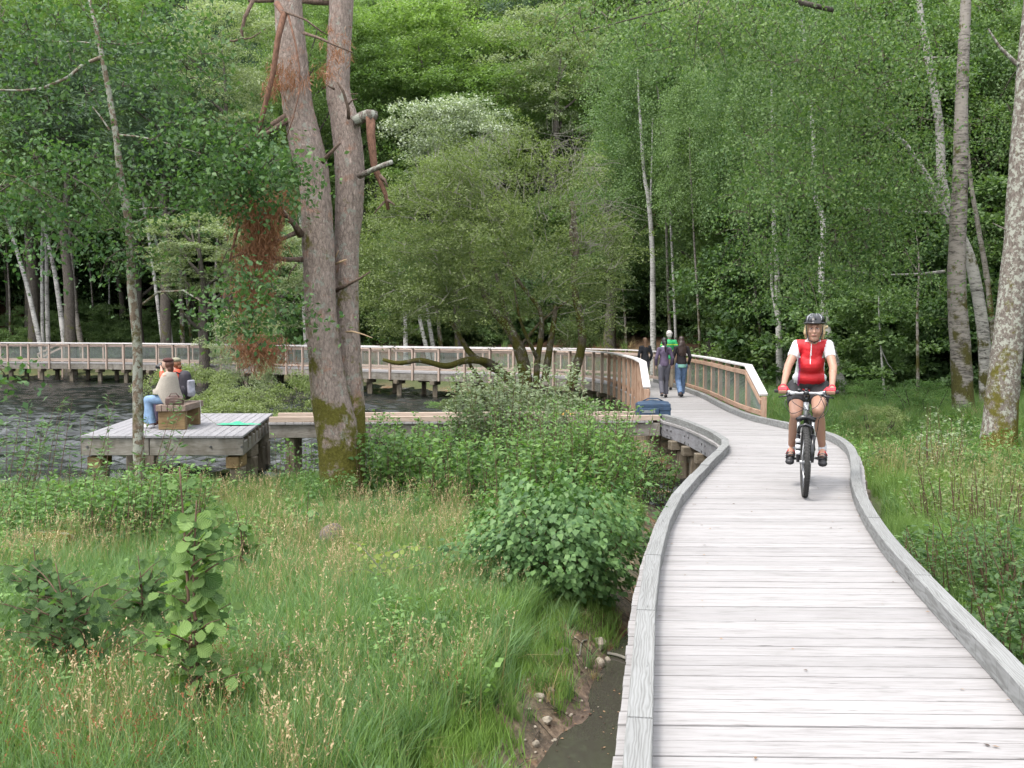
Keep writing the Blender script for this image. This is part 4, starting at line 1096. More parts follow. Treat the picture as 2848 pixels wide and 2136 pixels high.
stub([(898, 450, -.1), (915, 430, -.25), (946, 398, -.4)], (14, 7), 13.7); stub([(975, 262), (995, 261)], (3, 2), 14.0)
stub([(930, 810, .1), (960, 795), (1000, 775, -.2), (1030, 755, -.3)], (13, 3), 14.0); stub([(930, 805, .1), (965, 790), (1010, 768, -.2)], (6, 2), 14.0, 'splint')
stub([(935, 925, .1), (980, 922), (1010, 930, -.2), (1036, 940, -.3)], (7, 2), 14.0, 'splint'); stub([(930, 735, .1), (963, 722, -.1)], (7, 4), 13.9, 'splint'); stub([(930, 720, .1), (942, 697, -.1)], (5, 2), 13.9, 'splint')
# broken limbs to the left
stub([(838, 655, .0), (820, 625, -.1), (790, 595, -.2), (730, 568, -.3)], (24, 5), 13.8); stub([(826, 646, 0), (790, 662, -.2), (720, 690, -.3), (645, 716, -.35)], (15, 6), 13.8, 'barkdead')
stub([(850, 722, 0), (800, 722, -.1), (740, 716, -.1), (690, 722, -.1)], (16, 8), 13.85); stub([(825, 735, -.1), (808, 755, -.1), (800, 780, -.15)], (5, 2), 13.8)
stub([(800, 322, 0), (760, 345, .1), (715, 385, .2), (655, 430, .2), (590, 505, .2)], (20, 6), 13.8); stub([(800, 335, 0), (735, 375, .1), (710, 400, .2)], (16, 4), 13.75, 'barkdead')
stub([(770, 10, -.1), (790, 40, -.3), (772, 110, -.4), (760, 200, -.4), (735, 300, -.4), (712, 390, -.4)], (18, 12), 13.6, 'barkred'); stub([(800, 35, -.3), (822, 120, -.45), (833, 190, -.45), (832, 260, -.45), (815, 330, -.45), (790, 400, -.4)], (6, 2), 13.6, 'barkred')
stub([(764, 12, -.1), (785, 30, -.3), (850, 55, -.4), (890, 85, -.4), (912, 98, -.3)], (8, 3), 13.6); stub([(845, 92, -.3), (885, 105, -.4), (930, 125, -.5), (982, 147, -.5)], (9, 3), 13.6)
stub([(704, 0, 0), (680, 50, 0), (672, 90, 0), (676, 105, 0), (650, 115, 0), (638, 112, 0)], (12, 4), 13.8); stub([(672, 110), (700, 105), (740, 80)], (5, 2), 13.8)
stub([(764, 0), (720, 2, .1), (690, 0, .1)], (14, 10), 13.9); stub([(840, 2, .3), (880, 6, .3), (916, 8, .2)], (16, 14), 14.1)
stub([(672, 530, 0), (668, 600, 0), (655, 660, 0), (640, 720, 0), (635, 760, 0)], (11, 4), 13.3, 'barkred'); stub([(660, 680), (630, 700), (612, 745)], (4, 2), 13.3)
# rust-coloured dead needles on the broken limb
def rust(cs, n, seed, D):
    g = np.random.default_rng(seed); C = []; Dn = []
    for (x, y, sx, sy, wgt) in cs:
        k = int(n * wgt); px = x + g.normal(size=k) * sx; py = y + g.normal(size=k) * sy
        nsp = max(3, k // 14); ctr = np.stack([x + g.normal(size=nsp) * sx, y + g.normal(size=nsp) * sy], 1); j = g.integers(0, nsp, k)
        for a, b, dd in zip(ctr[j, 0] + g.normal(size=k) * 6, ctr[j, 1] + g.normal(size=k) * 9, g.normal(size=k) * .15):
            C.append(tuple(at_dist(a, b, D + dd)))
    C = np.array(C); m_ = len(C)
    D_ = unit(np.array([0, 0, -1.1]) + g.normal(size=(m_, 3)) * .55); Nn = rand_dirs(m_, g)
    L_ = .06 + .05 * g.random(m_)
    return leaf_mesh('rust_needles', C - np.array(pine.location), D_, Nn, L_, L_ * .10, g.random(m_), M['l_rust'], 0)
link('rust_needles', rust([(715, 640, 32, 50, .34), (700, 560, 45, 22, .12), (745, 600, 20, 40, .08), (720, 740, 22, 40, .16), (700, 820, 26, 40, .13), (730, 980, 30, 22, .10), (700, 960, 30, 20, .06), (770, 560, 25, 20, .06), (810, 215, 14, 22, .02), (765, 215, 14, 28, .03), (930, 140, 22, 28, .02), (890, 205, 22, 14, .01)], 20000, 61, 13.45), pine)

# ------------------------------------------------------------------ slim leaning oak with lichened bark
slim = sight_tree('oak_tree', [(388, 1290), (385, 1240), (383, 1080), (381, 950), (366, 802), (358, 630), (335, 487), (321, 366), (292, 200), (269, 86), (249, 0), (225, -110)], 13.4, 33, 'slim leaning young oak with flaky lichened trunk in front of the platform', 'barkslim', top=6.3, n=12,
    limbs=[([(278, 160), (230, 180, -.2), (190, 215, -.5), (120, 245, -.8), (60, 252, -1), (-20, 250, -1.2)], 10, 5), ([(270, 122), (220, 116), (150, 115, .2), (80, 105, .3)], 5, 2), ([(330, 375), (370, 378, -.2), (430, 388, -.5), (500, 410, -.8), (560, 428, -1)], 6, 2),
           ([(305, 362), (280, 325), (256, 296)], 6, 3), ([(300, 120), (360, 125), (420, 115), (475, 98)], 6, 2), ([(372, 585), (420, 578, -.2), (500, 578, -.4), (560, 560, -.5)], 6, 2), ([(345, 632), (310, 636), (268, 647)], 5, 2),
           ([(398, 845), (440, 812, -.3), (510, 808, -.5), (560, 838, -.6), (640, 856, -.7), (690, 890, -.8)], 7, 2), ([(375, 620), (420, 600, -.2), (470, 610, -.3), (520, 590, -.3)], 5, 2)])
og = []
def br(pts, D, n, sp=.16): og.append((sl(pts, D), n, sp))
br([(300, 120), (420, 115), (480, 100), (560, 90), (590, 110)], 13.0, 900, .20); br([(430, 200), (520, 190), (560, 150)], 12.8, 380, .2)
br([(430, 388), (500, 410), (560, 428), (640, 400), (720, 360)], 12.5, 900, .18); br([(520, 590), (600, 560), (680, 540), (760, 520), (810, 490)], 12.4, 1300, .17); br([(600, 480), (680, 470), (760, 450), (820, 470)], 12.2, 1100, .16)
br([(450, 350), (560, 345), (660, 370)], 12.6, 500, .18); br([(480, 520), (560, 520), (640, 500)], 12.6, 600, .18); br([(400, 560), (470, 560)], 12.7, 200, .16)
br([(560, 838), (640, 856), (700, 880), (780, 870), (850, 870)], 12.2, 800, .14); br([(620, 760), (700, 780), (760, 800)], 12.3, 380, .15); br([(620, 940), (680, 900), (720, 960)], 12.2, 200, .13)
br([(210, 430), (260, 440), (330, 480)], 13.2, 300, .15); br([(360, 730), (400, 700), (430, 660)], 13.3, 220, .15); br([(370, 640), (400, 650)], 13.3, 90, .12)
br([(0, 60), (80, 80), (160, 60), (240, 40)], 12.4, 700, .28); br([(0, 160), (100, 180), (200, 170)], 12.8, 500, .28); br([(30, 280), (140, 300), (240, 260)], 12.6, 500, .25)
br([(0, 420), (90, 440), (200, 450)], 12.0, 600, .25); br([(0, 520), (100, 540), (210, 520), (290, 560)], 12.4, 700, .26); br([(150, 640), (240, 600), (300, 560)], 12.5, 450, .22); br([(300, 30), (400, 20), (520, 30)], 13.4, 500, .25); br([(340, 240), (430, 250), (520, 220)], 13.6, 420, .25)
foliage('foliage', slim, og, .068, M['l_oak'], 71, droop=.2, up=.6, aspect=.62)
# twigs of the branch that dips in from the left over the lake
lb = empty('oak_bough', (-6.4, 12, 2.4), 0, 'dark oak bough reaching in from the left edge over the lake', 'tree')
for p_, w in [([(-60, 470), (40, 490), (110, 535), (150, 590), (200, 650), (240, 690)], (7, 2)), ([(-40, 560), (50, 500), (160, 470), (250, 520), (330, 620)], (5, 2)), ([(90, 520), (170, 560), (230, 600)], (4, 1))]: stub(p_, w, 12, 'barkdark', 'branch', par=lb)
foliage('foliage', lb, [(sl([(-20, 590), (60, 560), (140, 600), (220, 620)], 12), 420, .22), (sl([(-20, 1040), (20, 1050), (40, 1075)], 9), 130, .08), (sl([(160, 690), (240, 690), (300, 720)], 12.3), 250, .2), (sl([(-10, 700), (40, 690), (90, 660)], 11.5), 200, .2)], .062, M['l_oak'], 72)

# ------------------------------------------------------------------ old olive-green willow with mossy limbs
wil = empty('willow_tree', (1.0, 28, -0.95), 0, 'broad old olive-green willow with mossy crooked limbs in front of the far railing', 'tree')
wm = MB()
def wl(path, w, D=28.0):
    q = sl(path, D); q = [Vector(t) for t in catmull([tuple(t) for t in q], 4)]
    wm.tube(q, [x / FPX * D / 2 for x in np.linspace(w[0], w[1], len(q))], 9, wob=.07)
wl([(1462, 1120), (1460, 1060), (1452, 1000), (1430, 940), (1395, 890), (1370, 860), (1340, 800), (1310, 700)], (40, 16)); wl([(1470, 1100), (1462, 1020), (1450, 970), (1420, 910, .3), (1400, 850, .5), (1380, 760, .6)], (30, 10))
wl([(1440, 1090), (1400, 1040), (1355, 1015), (1310, 985), (1275, 930), (1240, 870)], (30, 8)); wl([(1400, 1040), (1360, 1008, -.4), (1300, 1002, -.6), (1240, 1018, -.8), (1170, 1002, -1), (1110, 1010, -1.1), (1065, 1000, -1.1)], (24, 9)); wl([(1345, 1080), (1330, 1050), (1310, 1020), (1305, 1005)], (14, 8))
wl([(1490, 1090), (1495, 1000), (1505, 930), (1500, 860), (1440, 780), (1400, 700)], (20, 8)); wl([(1515, 1060), (1530, 960), (1540, 900), (1545, 850)], (22, 12)); wl([(1585, 1080), (1600, 1030), (1618, 960), (1615, 900), (1600, 820), (1595, 750), (1605, 690), (1590, 560)], (30, 12)); wl([(1600, 730), (1588, 640), (1602, 575)], (16, 6))
wl([(1450, 960), (1500, 900), (1560, 850), (1590, 830)], (10, 4)); wl([(1495, 1000), (1450, 900, -.4), (1430, 800, -.5)], (12, 5))
wm.build('trunk', M['barkmoss'], wil, smooth=True)
g = np.random.default_rng(81)
def in_crown(px, py):
    # outline of the crown in sight-line pixels
    xs = [1000, 1060, 1120, 1200, 1300, 1400, 1500, 1600, 1680, 1730]
    top = np.interp(px, xs, [640, 560, 520, 440, 400, 370, 400, 420, 520, 640]); bot = np.interp(px, xs, [860, 930, 930, 900, 930, 890, 900, 960, 930, 880])
    return (py > top) & (py < bot)
px = g.uniform(1000, 1730, 5200); py = g.uniform(360, 960, 5200); ok = in_crown(px, py) ; px, py = px[ok][:2400], py[ok][:2400]
DD = 28 + g.uniform(-1, 1, len(px)) * 3.2 * np.sqrt(np.clip(1 - ((px - 1370) / 420) ** 2, .1, 1)) * np.sqrt(np.clip(1 - ((py - 720) / 420) ** 2, .05, 1))
cen = np.array([tuple(at_dist(a, b, d)) for a, b, d in zip(px, py, DD)])
drop = (py < 560) & (px > 1330) & (g.random(len(px)) < .7)      # thin, twiggy top right
cen = cen[~drop]
bough = cen[g.choice(len(cen), 120, replace=False)]
jb = g.integers(0, 120, len(cen)); near = bough[jb] + g.normal(size=cen.shape) * np.array([.34, .34, .26]); cen = np.where((g.random(len(cen)) < .72)[:, None], near, cen)
P_, D_, N_, L_, W_, T_ = clump_leaves(cen, .18 + .26 * g.random(len(cen)), 62, .075, g, .8, .5)
link('foliage', leaf_mesh('foliage', P_ - np.array(wil.location), D_, N_, L_, W_ * .55, T_, M['l_olive']), wil)
tw = MB()
for _ in range(900):
    x, y = g.uniform(1090, 1720), g.uniform(380, 900)
    if not in_crown(np.array([x]), np.array([y]))[0]: continue
    if y > 620 and g.random() < .45: continue
    D = 28 + g.uniform(-3.4, .5); a = at_dist(x, y, D); an = math.atan2(y - 900, x - 1440) + g.normal() * .6; Lp = g.uniform(25, 80)
    b = at_dist(x + math.cos(an) * Lp * .5 + g.normal() * 6, y + math.sin(an) * Lp * .5, D); c = at_dist(x + math.cos(an) * Lp + g.normal() * 8, y + math.sin(an) * Lp, D - .2)
    tw.tube([a, b, c], [.008, .005, .002], 3, cap=False)
for x, y in [(1640, 470), (1600, 440), (1560, 400), (1640, 680), (1690, 650), (1680, 580)]:
    for _ in range(14):
        D = 27.2; a = at_dist(x + g.normal() * 14, y + g.normal() * 14, D); b = at_dist(x + g.normal() * 60, y + g.normal() * 45, D - .3)
        tw.tube([a, a.lerp(b, .35) + Vector((g.normal() * .06, 0, g.normal() * .08)), a.lerp(b, .7) + Vector((g.normal() * .06, 0, g.normal() * .08)), b], [.009, .007, .005, .002], 3, cap=False)
tag(tw.build('twigs', M['twig'], wil), kind='stuff')
# silvery willow dome behind it
sil = upright_tree('silver_willow', at_dist(1270, 420, 52).x, 52, 10, .18, crown_broad(44, M['l_silver'], 3.0, 2.6, 170, 150, .13, 'crown', .8), 11.2 - gz(at_dist(1270, 420, 52).x, 52), (1.15, .9, .95), 'round silvery white-green willow crown above the olive willow', mat='barkdark', seed=2)

# ------------------------------------------------------------------ hillside trees that can be told apart
def hill(px, py, D, crown, cs, label, rz=4, mat='barkdark', name='tree'):
    c = at_dist(px, py, D); h = c.z - gz(c.x, D)
    t = upright_tree(name, c.x, D, max(3, h + 1.5), .14 + .012 * D / 4, crown, h, cs, label, mat=mat, seed=int(px) % 3)
    return t
H = [(1180, 200, 66, CB[0], (1.6, 1.3, 1.25), 'broad bright green maple crown at the top right of the twin pine'),
 (1010, 330, 64, CB[1], 1.2, 'bright green crown peeping between and beside the two pine stems'),
 (1380, 330, 62, CB[1], (1.1, 1.1, .9), 'bright green crown between the maple and the silvery willow'),
 (1040, 560, 62, CB[0], .8, 'green crown low beside the right pine stem'),
 (1540, 190, 60, CP[0], (1.1, 1, 1.1), 'pale olive crown under the forked white birch top'),
 (1330, 40, 76, CP[0], (1.8, 1.3, 1.1), 'dull olive crown on the hill above the bright maple'),
 (1620, 60, 72, CW[0], (1.5, 1.2, 1.1), 'mid green crown at top centre right of the dull olive one'),
 (1750, 250, 66, CI[2], (1.4, 1.2, .8), 'airy grey-green birch crown left of the overhanging birch leaves'),
 (1900, 380, 50, CI[0], (1.3, 1, .7), 'feathery pale birch crown above the girl with long curly hair'),
 (1960, 160, 60, CP[0], (1.2, 1, 1.2), 'pale crown behind the overhanging branches at upper right'),
 (2120, 420, 44, CI[1], (1.4, 1, .8), 'grey-green birch crown behind the cyclist, upper left of her'),
 (1980, 720, 42, CI[2], (.9, .7, .35), 'low spreading birch boughs above the forest side railing'),
 (2200, 700, 38, CW[1], (.5, .5, .35), 'leafy green boughs behind the cyclist at head height and above'),
 (620, 190, 56, CP[0], (1.0, .9, 1.1), 'yellow-green crown just left of the twin pine top'),
 (450, 330, 56, CN[0], (1.5, 1.1, .8), 'dark blue-green pine crown right of the slim oak'),
 (560, 60, 70, CN[0], (1.3, 1, .8), 'dark needle crown at the top between slim oak and twin pine'),
 (180, 280, 58, CN[0], (1.4, 1, .9), 'dark blue-green crown left of the slim oak'),
 (70, 60, 62, CB[0], 1.1, 'bright green crown in the top left corner'),
 (330, 40, 84, CB[1], 1.2, 'bright green crown behind the top of the slim oak'),
 (90, 430, 66, CW[0], .9, 'mid green crown over the leaning birches at far left'),
 (640, 440, 58, CI[0], (1.2, 1, .6), 'grey-green birch crown behind the rust coloured branch'),
 (560, 700, 47, CP[0], (.95, .8, .55), 'grey-green willow mass behind the seated pair'),
 (770, 760, 46, CP[0], (.7, .7, .7), 'pale willow mass behind the left pine stem'),
 (380, 620, 60, CD[0], (.9, .8, .8), 'dark crown behind the slim oak trunk'),
 (2420, 300, 46, CI[0], (1.5, 1, .8), 'birch crown behind the hanging boughs at upper right'),
 (2560, 640, 34, CI[1], (.8, .8, .5), 'leafy crown behind the two dead stems'),
 (2760, 350, 36, CW[0], (.9, .8, 1.0), 'crown between the big birches and the rightmost trunk'),
 (2780, 760, 32, CW[1], (.5, .5, .5), 'leafy crown low between the rightmost trunks'),
 (1700, 560, 46, CI[1], (.9, .8, .7), 'airy birch crown directly right of the olive willow'),
 (870, 150, 60, CB[0], (.8, .8, 1.3), 'green crown seen in the gap between the two pine stems')]
for (px_, py_, D, cr, cs, lab) in H:
    hill(px_, py_, D, cr, cs, lab)
# ---- deeper wood on the hill and behind the trunks: one mass
def mass(name, label, items, n_extra=None):
    root = bpy.data.meshes.new(name + '_points')
    return root
srcs = bpy.data.collections.new('wood_sources')
def srcobj(name, me):
    o = bpy.data.objects.new(name, me); srcs.objects.link(o); return o
wood_src = []
def tree_joined(crown, h, r, cz, cs, mat, seed, name):
    """trunk and crown in one mesh for the far wood"""
    a = crown.copy(); a.transform(Matrix.Translation((0, 0, cz)) @ Matrix.Diagonal((*cs, 1)))
    return a
def gn_scatter(name, pts, rots, scales, idxs, source_meshes, kind='stuff', label=None):
    col = bpy.data.collections.new(name + '_kinds')
    for i, me in enumerate(source_meshes):
        o = bpy.data.objects.new('%s_kind_%02d' % (name, i), me); col.objects.link(o)
    me = bpy.data.meshes.new(name)
    me.vertices.add(len(pts)); me.vertices.foreach_set('co', np.asarray(pts, np.float32).ravel())
    a = me.attributes.new('rot', 'FLOAT_VECTOR', 'POINT'); a.data.foreach_set('vector', np.asarray(rots, np.float32).ravel())
    a = me.attributes.new('scl', 'FLOAT_VECTOR', 'POINT'); a.data.foreach_set('vector', np.asarray(scales, np.float32).ravel())
    a = me.attributes.new('idx', 'INT', 'POINT'); a.data.foreach_set('value', np.asarray(idxs, np.int32))
    me.update()
    o = link(name, me); tag(o, label, kind=kind)
    ng = bpy.data.node_groups.new(name + '_scatter', 'GeometryNodeTree')
    ng.interface.new_socket('Geometry', in_out='INPUT', socket_type='NodeSocketGeometry')
    ng.interface.new_socket('Geometry', in_out='OUTPUT', socket_type='NodeSocketGeometry')
    gi = ng.nodes.new('NodeGroupInput'); go = ng.nodes.new('NodeGroupOutput')
    ip = ng.nodes.new('GeometryNodeInstanceOnPoints'); ci = ng.nodes.new('GeometryNodeCollectionInfo')
    ci.inputs['Collection'].default_value = col; ci.inputs['Separate Children'].default_value = True; ci.inputs['Reset Children'].default_value = True
    def attr(nm, dt):
        n = ng.nodes.new('GeometryNodeInputNamedAttribute'); n.data_type = dt; n.inputs[0].default_value = nm; return n.outputs[0]
    ng.links.new(gi.outputs[0], ip.inputs['Points']); ng.links.new(ci.outputs[0], ip.inputs['Instance'])
    ip.inputs['Pick Instance'].default_value = True
    ng.links.new(attr('idx', 'INT'), ip.inputs['Instance Index'])
    er = ng.nodes.new('FunctionNodeEulerToRotation'); ng.links.new(attr('rot', 'FLOAT_VECTOR'), er.inputs[0])
    ng.links.new(er.outputs[0], ip.inputs['Rotation']); ng.links.new(attr('scl', 'FLOAT_VECTOR'), ip.inputs['Scale'])
    ng.links.new(ip.outputs[0], go.inputs[0])
    md = o.modifiers.new('scatter', 'NODES'); md.node_group = ng
    return o

# ---- the deep wood
g = np.random.default_rng(91)
pts, rots, scl, ids = [], [], [], []
srcm = [CB[0], CB[1], CW[0], CW[1], CP[0], CD[0], CI[0], CI[2], CN[0], up_trunk(M['barkdark'], 14, .22, 5), US[0], US[1], US[2]]
def put(x, y, z, i, s, rz=None): pts.append((x, y, z)); rots.append((0, 0, g.random() * 6.28 if rz is None else rz)); scl.append(s if hasattr(s, '__len__') else (s, s, s)); ids.append(i)
# hillside rows
for y in np.arange(66, 190, 6.0):
    for x in np.arange(-0.60 * y - 12, 0.60 * y + 12, 6.2):
        xx, yy = x + g.uniform(-2.4, 2.4), y + g.uniform(-2.4, 2.4)
        if yy < 74 and -14 < xx < 10: continue
        i = g.choice([0, 1, 2, 3, 4, 6, 7, 8, 5], p=[.16, .16, .2, .15, .08, .08, .07, .06, .04])
        s = g.uniform(.95, 1.35) * (1 + (y - 66) / 320); h = g.uniform(8, 12)
        z0 = gz(xx, yy); put(xx, yy, z0 + h, i, (s, s, s * g.uniform(.9, 1.25)))
        if yy < 110: put(xx, yy, z0 - .3, 9, g.uniform(.7, 1.1))
# dark edge of the wood right behind the boardwalk: closed canopy and shrub layer
for k in range(240):
    x = g.uniform(-60, 48); y = shore_far(x) + g.uniform(8, 30)
    if abs(x) < 15: y = max(y, 70)
    z0 = gz(x, y); i = int(g.choice([2, 3, 5, 6, 8])); s = g.uniform(.75, 1.1)
    put(x, y, z0 + g.uniform(8, 12), i, (s, s, s * 1.15)); put(x, y, z0 - .3, 9, g.uniform(.6, .9))
for k in range(170):
    x = g.uniform(-55, 45); y = shore_far(x) + g.uniform(11, 22)
    put(x, y, gz(x, y) + g.uniform(.6, 4.5), int(g.choice([10, 11, 11, 12])), g.uniform(1.2, 2.4))
for k in range(90):
    x = g.uniform(-44, -12); y = shore_far(x) + g.uniform(2.5, 9)
    put(x, y, gz(x, y) + g.uniform(.3, 2.5) * g.random(), int(g.choice([10, 12, 12])), g.uniform(.5, 1.1))
for k in range(80):
    x = g.uniform(-14, 8); y = shore_far(x) + g.uniform(5, 11)
    put(x, y, gz(x, y) + g.uniform(.4, 3.0), int(g.choice([10, 11, 11, 12])), g.uniform(.9, 1.8))
# right side wood, x > 6
for k in range(150):
    y = g.uniform(30, 66); x = g.uniform(.13 * y + 3.2, .62 * y + 8)
    if y < 36 and x < 8.5: continue
    z0 = gz(x, y); i = int(g.choice([2, 3, 6, 7, 5])); s = g.uniform(.6, .95); put(x, y, z0 + g.uniform(6.5, 10), i, s); put(x, y, z0 - .3, 9, g.uniform(.5, .8))
for k in range(190):
    y = g.uniform(27, 50); x = g.uniform(.14 * y + 3.0, .6 * y + 6)
    if y < 31 and x < 9.0: continue
    put(x, y, gz(x, y) + g.uniform(.3, 3.8), int(g.choice([10, 11, 12, 12])), g.uniform(.8, 1.7))
# trees on both flanks and behind, so that the lake and the light see a closed valley
for k in range(70):
    x = g.uniform(-75, -50); y = g.uniform(15, 66); put(x, y, gz(x, y) + g.uniform(7, 10), int(g.choice([2, 3, 6])), g.uniform(.9, 1.3))
for k in range(50):
    x = g.uniform(16, 45); y = g.uniform(5, 30); put(x, y, gz(x, y) + g.uniform(6, 10), int(g.choice([2, 3, 6])), g.uniform(.8, 1.2))
gn_scatter('woodland', pts, rots, scl, ids, srcm, label='dense mixed woodland covering the hillside behind the lake')

# ---- shrubs one can tell apart
def shrub(name, x, y, me, s, label, zoff=0.4, stems=7, hs=1.0, cat='bush', matstem='twigdark', loc_z=None):
    z = gz(x, y) if loc_z is None else loc_z; root = empty(name, (x, y, z), 0, label, cat)
    s3 = s if hasattr(s, '__len__') else (s, s, s)
    link('foliage', me, root, (0, 0, zoff), (0, 0, rnd.uniform(0, 6.28)), s3)
    mb = MB()
    for i in range(stems):
        a = rnd.uniform(0, 6.28); mb.tube(limb((rnd.uniform(-.1, .1), rnd.uniform(-.1, .1), -.2), (math.cos(a) * s3[0] * .9, math.sin(a) * s3[0] * .9, zoff + s3[2] * .6), 0, 5, .07), [.025, .02, .016, .01, .005], 5)
    o = link('stems', mb.mesh('stems', M[matstem]), root); return root
# water willows behind the platform
gw = crown_broad(45, M['l_olive'], 1.5, 1.2, 90, 170, .062, 'foliage', .8); gy = crown_broad(46, M['l_willow'], 1.3, 1.1, 70, 150, .05, 'foliage', .8)
c = at_dist(600, 1080, 27); shrub('willow_bush', c.x, 27, gw, (1.05, 1, .85), 'olive willow bush in the water directly behind the lake platform', 1.0, 9)
c = at_dist(760, 1100, 30); shrub('willow_bush', c.x, 30, gw, (1.15, 1, .6), 'flatter dull willow bush between the platform bush and the pine', .8, 9)
c = at_dist(530, 1000, 33); shrub('willow_bush', c.x, 33, gw, (1.0, .9, 1.0), 'taller grey-green willow bush overlapping the far railing behind the backpack', 1.6, 7)
c = at_dist(870, 1020, 31); shrub('willow_bush', c.x, 31, gw, (.8, .8, 1.2), 'twiggy willow bush right behind the foot of the pine', 1.2, 12)
c = at_dist(680, 900, 36); shrub('willow_bush', c.x, 36, CP[0], (.42, .42, .62), 'tall pale willow thicket left of the rust coloured branch foot', 2.6, 7)
c = at_dist(1050, 1090, 33); shrub('willow_bush', c.x, 33, gw, (.5, .5, .5), 'thin dark bush right of the pine under the mossy limb', .7, 12)
for px_, py_, D, s3, z_, lab in [(1130, 1085, 29, (.75, .6, .5), .5, 'low green willow bush in the marsh right of the pine foot'), (1230, 1080, 33, (.8, .6, .5), .5, 'low willow bush under the long mossy limb'), (1330, 1080, 31, (.6, .6, .6), .5, 'willow bush hiding the foot of the olive willow'), (640, 1010, 29, (.9, .8, .8), 1.3, 'dense willow bush directly behind the seated pair')]:
    c = at_dist(px_, py_, D); shrub('willow_bush', c.x, D, gw if D != 33 else gy, s3, lab, z_, 8)
# right bank
c = at_dist(2440, 1180, 18); shrub('small_bush', c.x, 18, gw, (.34, .34, .34), 'low olive bush right of the boardwalk bend', .35, 5)
c = at_dist(2560, 1100, 22); shrub('small_bush', c.x, 22, gy, (.7, .6, .45), 'light green low bush before the two dead stems', .4, 5)
c = at_dist(2420, 1100, 25); shrub('small_bush', c.x, 25, gy, (.5, .5, .4), 'green bush right behind the cyclist shoulder', .4, 5)

# ---- stem plants: upright shoots with leaves along them (world space, one thing each)
def shoots(name, label, x0, y0, n, rad, h, size, mat, per=34, lean=(0, 0), aspect=.5, cat='bush', seed=1, stemmat='stem', up=.3, branch=0.16, radx=None, top_only=0.0, group=None):
    g = np.random.default_rng(seed); z0 = gz(x0, y0); root = empty(name, (x0, y0, z0), 0, label, cat, group)
    Cs, Ds, mb = [], [], MB()
    for i in range(n):
        a = g.random() * 6.283; r = rad * math.sqrt(g.random()); x = (radx or rad) / rad * r * math.cos(a); y = r * math.sin(a)
        hh = h * g.uniform(.6, 1.05); zz = gz(x0 + x, y0 + y) - z0
        tip = np.array([x + lean[0] * hh + g.normal() * .10 * hh + .15 * x, y + lean[1] * hh + g.normal() * .08, zz + hh]); b = np.array([x, y, zz - .05]); mid_ = (b + tip) / 2 + np.array([g.normal() * .03, 0, .04 * hh])
        mb.tube([Vector(b), Vector(mid_), Vector(tip)], [.006, .0045, .002], 4, cap=False)
        t = g.uniform(.12 + top_only, 1.0, per); c = ((1 - t) ** 2)[:, None] * b + (2 * t * (1 - t))[:, None] * mid_ + (t ** 2)[:, None] * tip
        az = g.random(per) * 6.283; o = np.stack([np.cos(az), np.sin(az), .25 + 0 * az], 1); off = g.random(per)[:, None] * branch * (1.15 - t[:, None])
        Cs.append(c + o * off); Ds.append(o)
    C = np.concatenate(Cs); Dd = np.concatenate(Ds) + g.normal(size=C.shape) * .35; Nn = unit(g.normal(size=C.shape) * .5 + np.array([0, -.25, 1.0 * up + .35]))
    Ls = size * (.6 + .6 * g.random(len(C)))
    link('foliage', leaf_mesh('foliage', C, Dd, Nn, Ls, Ls * aspect, g.random(len(C)), mat), root)
    link('stems', mb.mesh('stems', M[stemmat]), root); return root
def gp(px, py, z=-.74): return on_level(px, py, z)
x, y = gp(330, 1560); shoots('willow_shrub', 'fresh green willow shrub with upright shoots before the front left corner of the platform', x + .10, y + .4, 80, .6, .90, .065, M['l_willow'], 54, (.10, 0), .45, seed=101, radx=.62)
x, y = gp(110, 1540); shoots('willow_shrub', 'broad low green willow shrub at the left edge of the meadow', x, y + .3, 80, .7, .62, .065, M['l_willow'], 46, (.08, 0), .45, seed=102, radx=1.1)
x, y = gp(230, 1500); shoots('willow_shrub', 'darker green willow shrub between the two fresher ones at left', x, y + .3, 44, .5, .62, .065, M['l_alder'], 44, (.04, 0), .55, seed=103, radx=.9)
x, y = gp(30, 1500); shoots('reed_clump', 'blue-green reed-like shoots at the far left water edge', x, y + 1.0, 34, .6, 1.45, .10, M['g_blue'], 50, (.22, 0), .20, seed=104, radx=1.3, branch=.06)
x, y = gp(1450, 1330); shoots('silver_willow_bush', 'grey-green silvery willow bush overlapping the side walkway', x, y + 1.1, 90, .7, 1.75, .085, M['l_grey'], 80, (.03, 0), .42, seed=105, radx=1.15, branch=.24, top_only=.25)
x, y = gp(1230, 1330); shoots('willow_bush', 'loose green bush left of the silvery willow bush before the side walkway', x, y + .6, 80, .8, 1.05, .075, M['l_alder'], 50, (.03, 0), .5, seed=106, radx=1.2, branch=.2)
x, y = gp(1600, 1400); shoots('willow_bush', 'twiggy mid green bush with many thin stems between silvery willow and creek', x, y + .4, 120, .75, 1.3, .06, M['l_willow'], 60, (.02, 0), .45, seed=107, radx=1.0, branch=.16)
x, y = gp(1740, 1370); shoots('alder_buckthorn_bush', 'bushy dark green shrub nearest the creek below the boardwalk piles', x, y + .4, 100, .5, .85, .06, M['l_willow'], 56, (-.02, 0), .45, seed=108, radx=.7, branch=.16)
x, y = gp(1470, 1440); shoots('willow_bush', 'mixed green bush in the middle of the meadow behind the glossy heart-leaved bush', x, y + .5, 140, .8, 1.0, .08, M['l_alder'], 56, (.05, 0), .55, seed=109, radx=1.3, branch=.18)
x, y = gp(1080, 1390); shoots('willow_bush', 'green leafy shoots just right of the pine foot', x, y + .4, 60, .5, .95, .08, M['l_alder'], 44, (.0, 0), .7, seed=110, radx=.6, branch=.2)
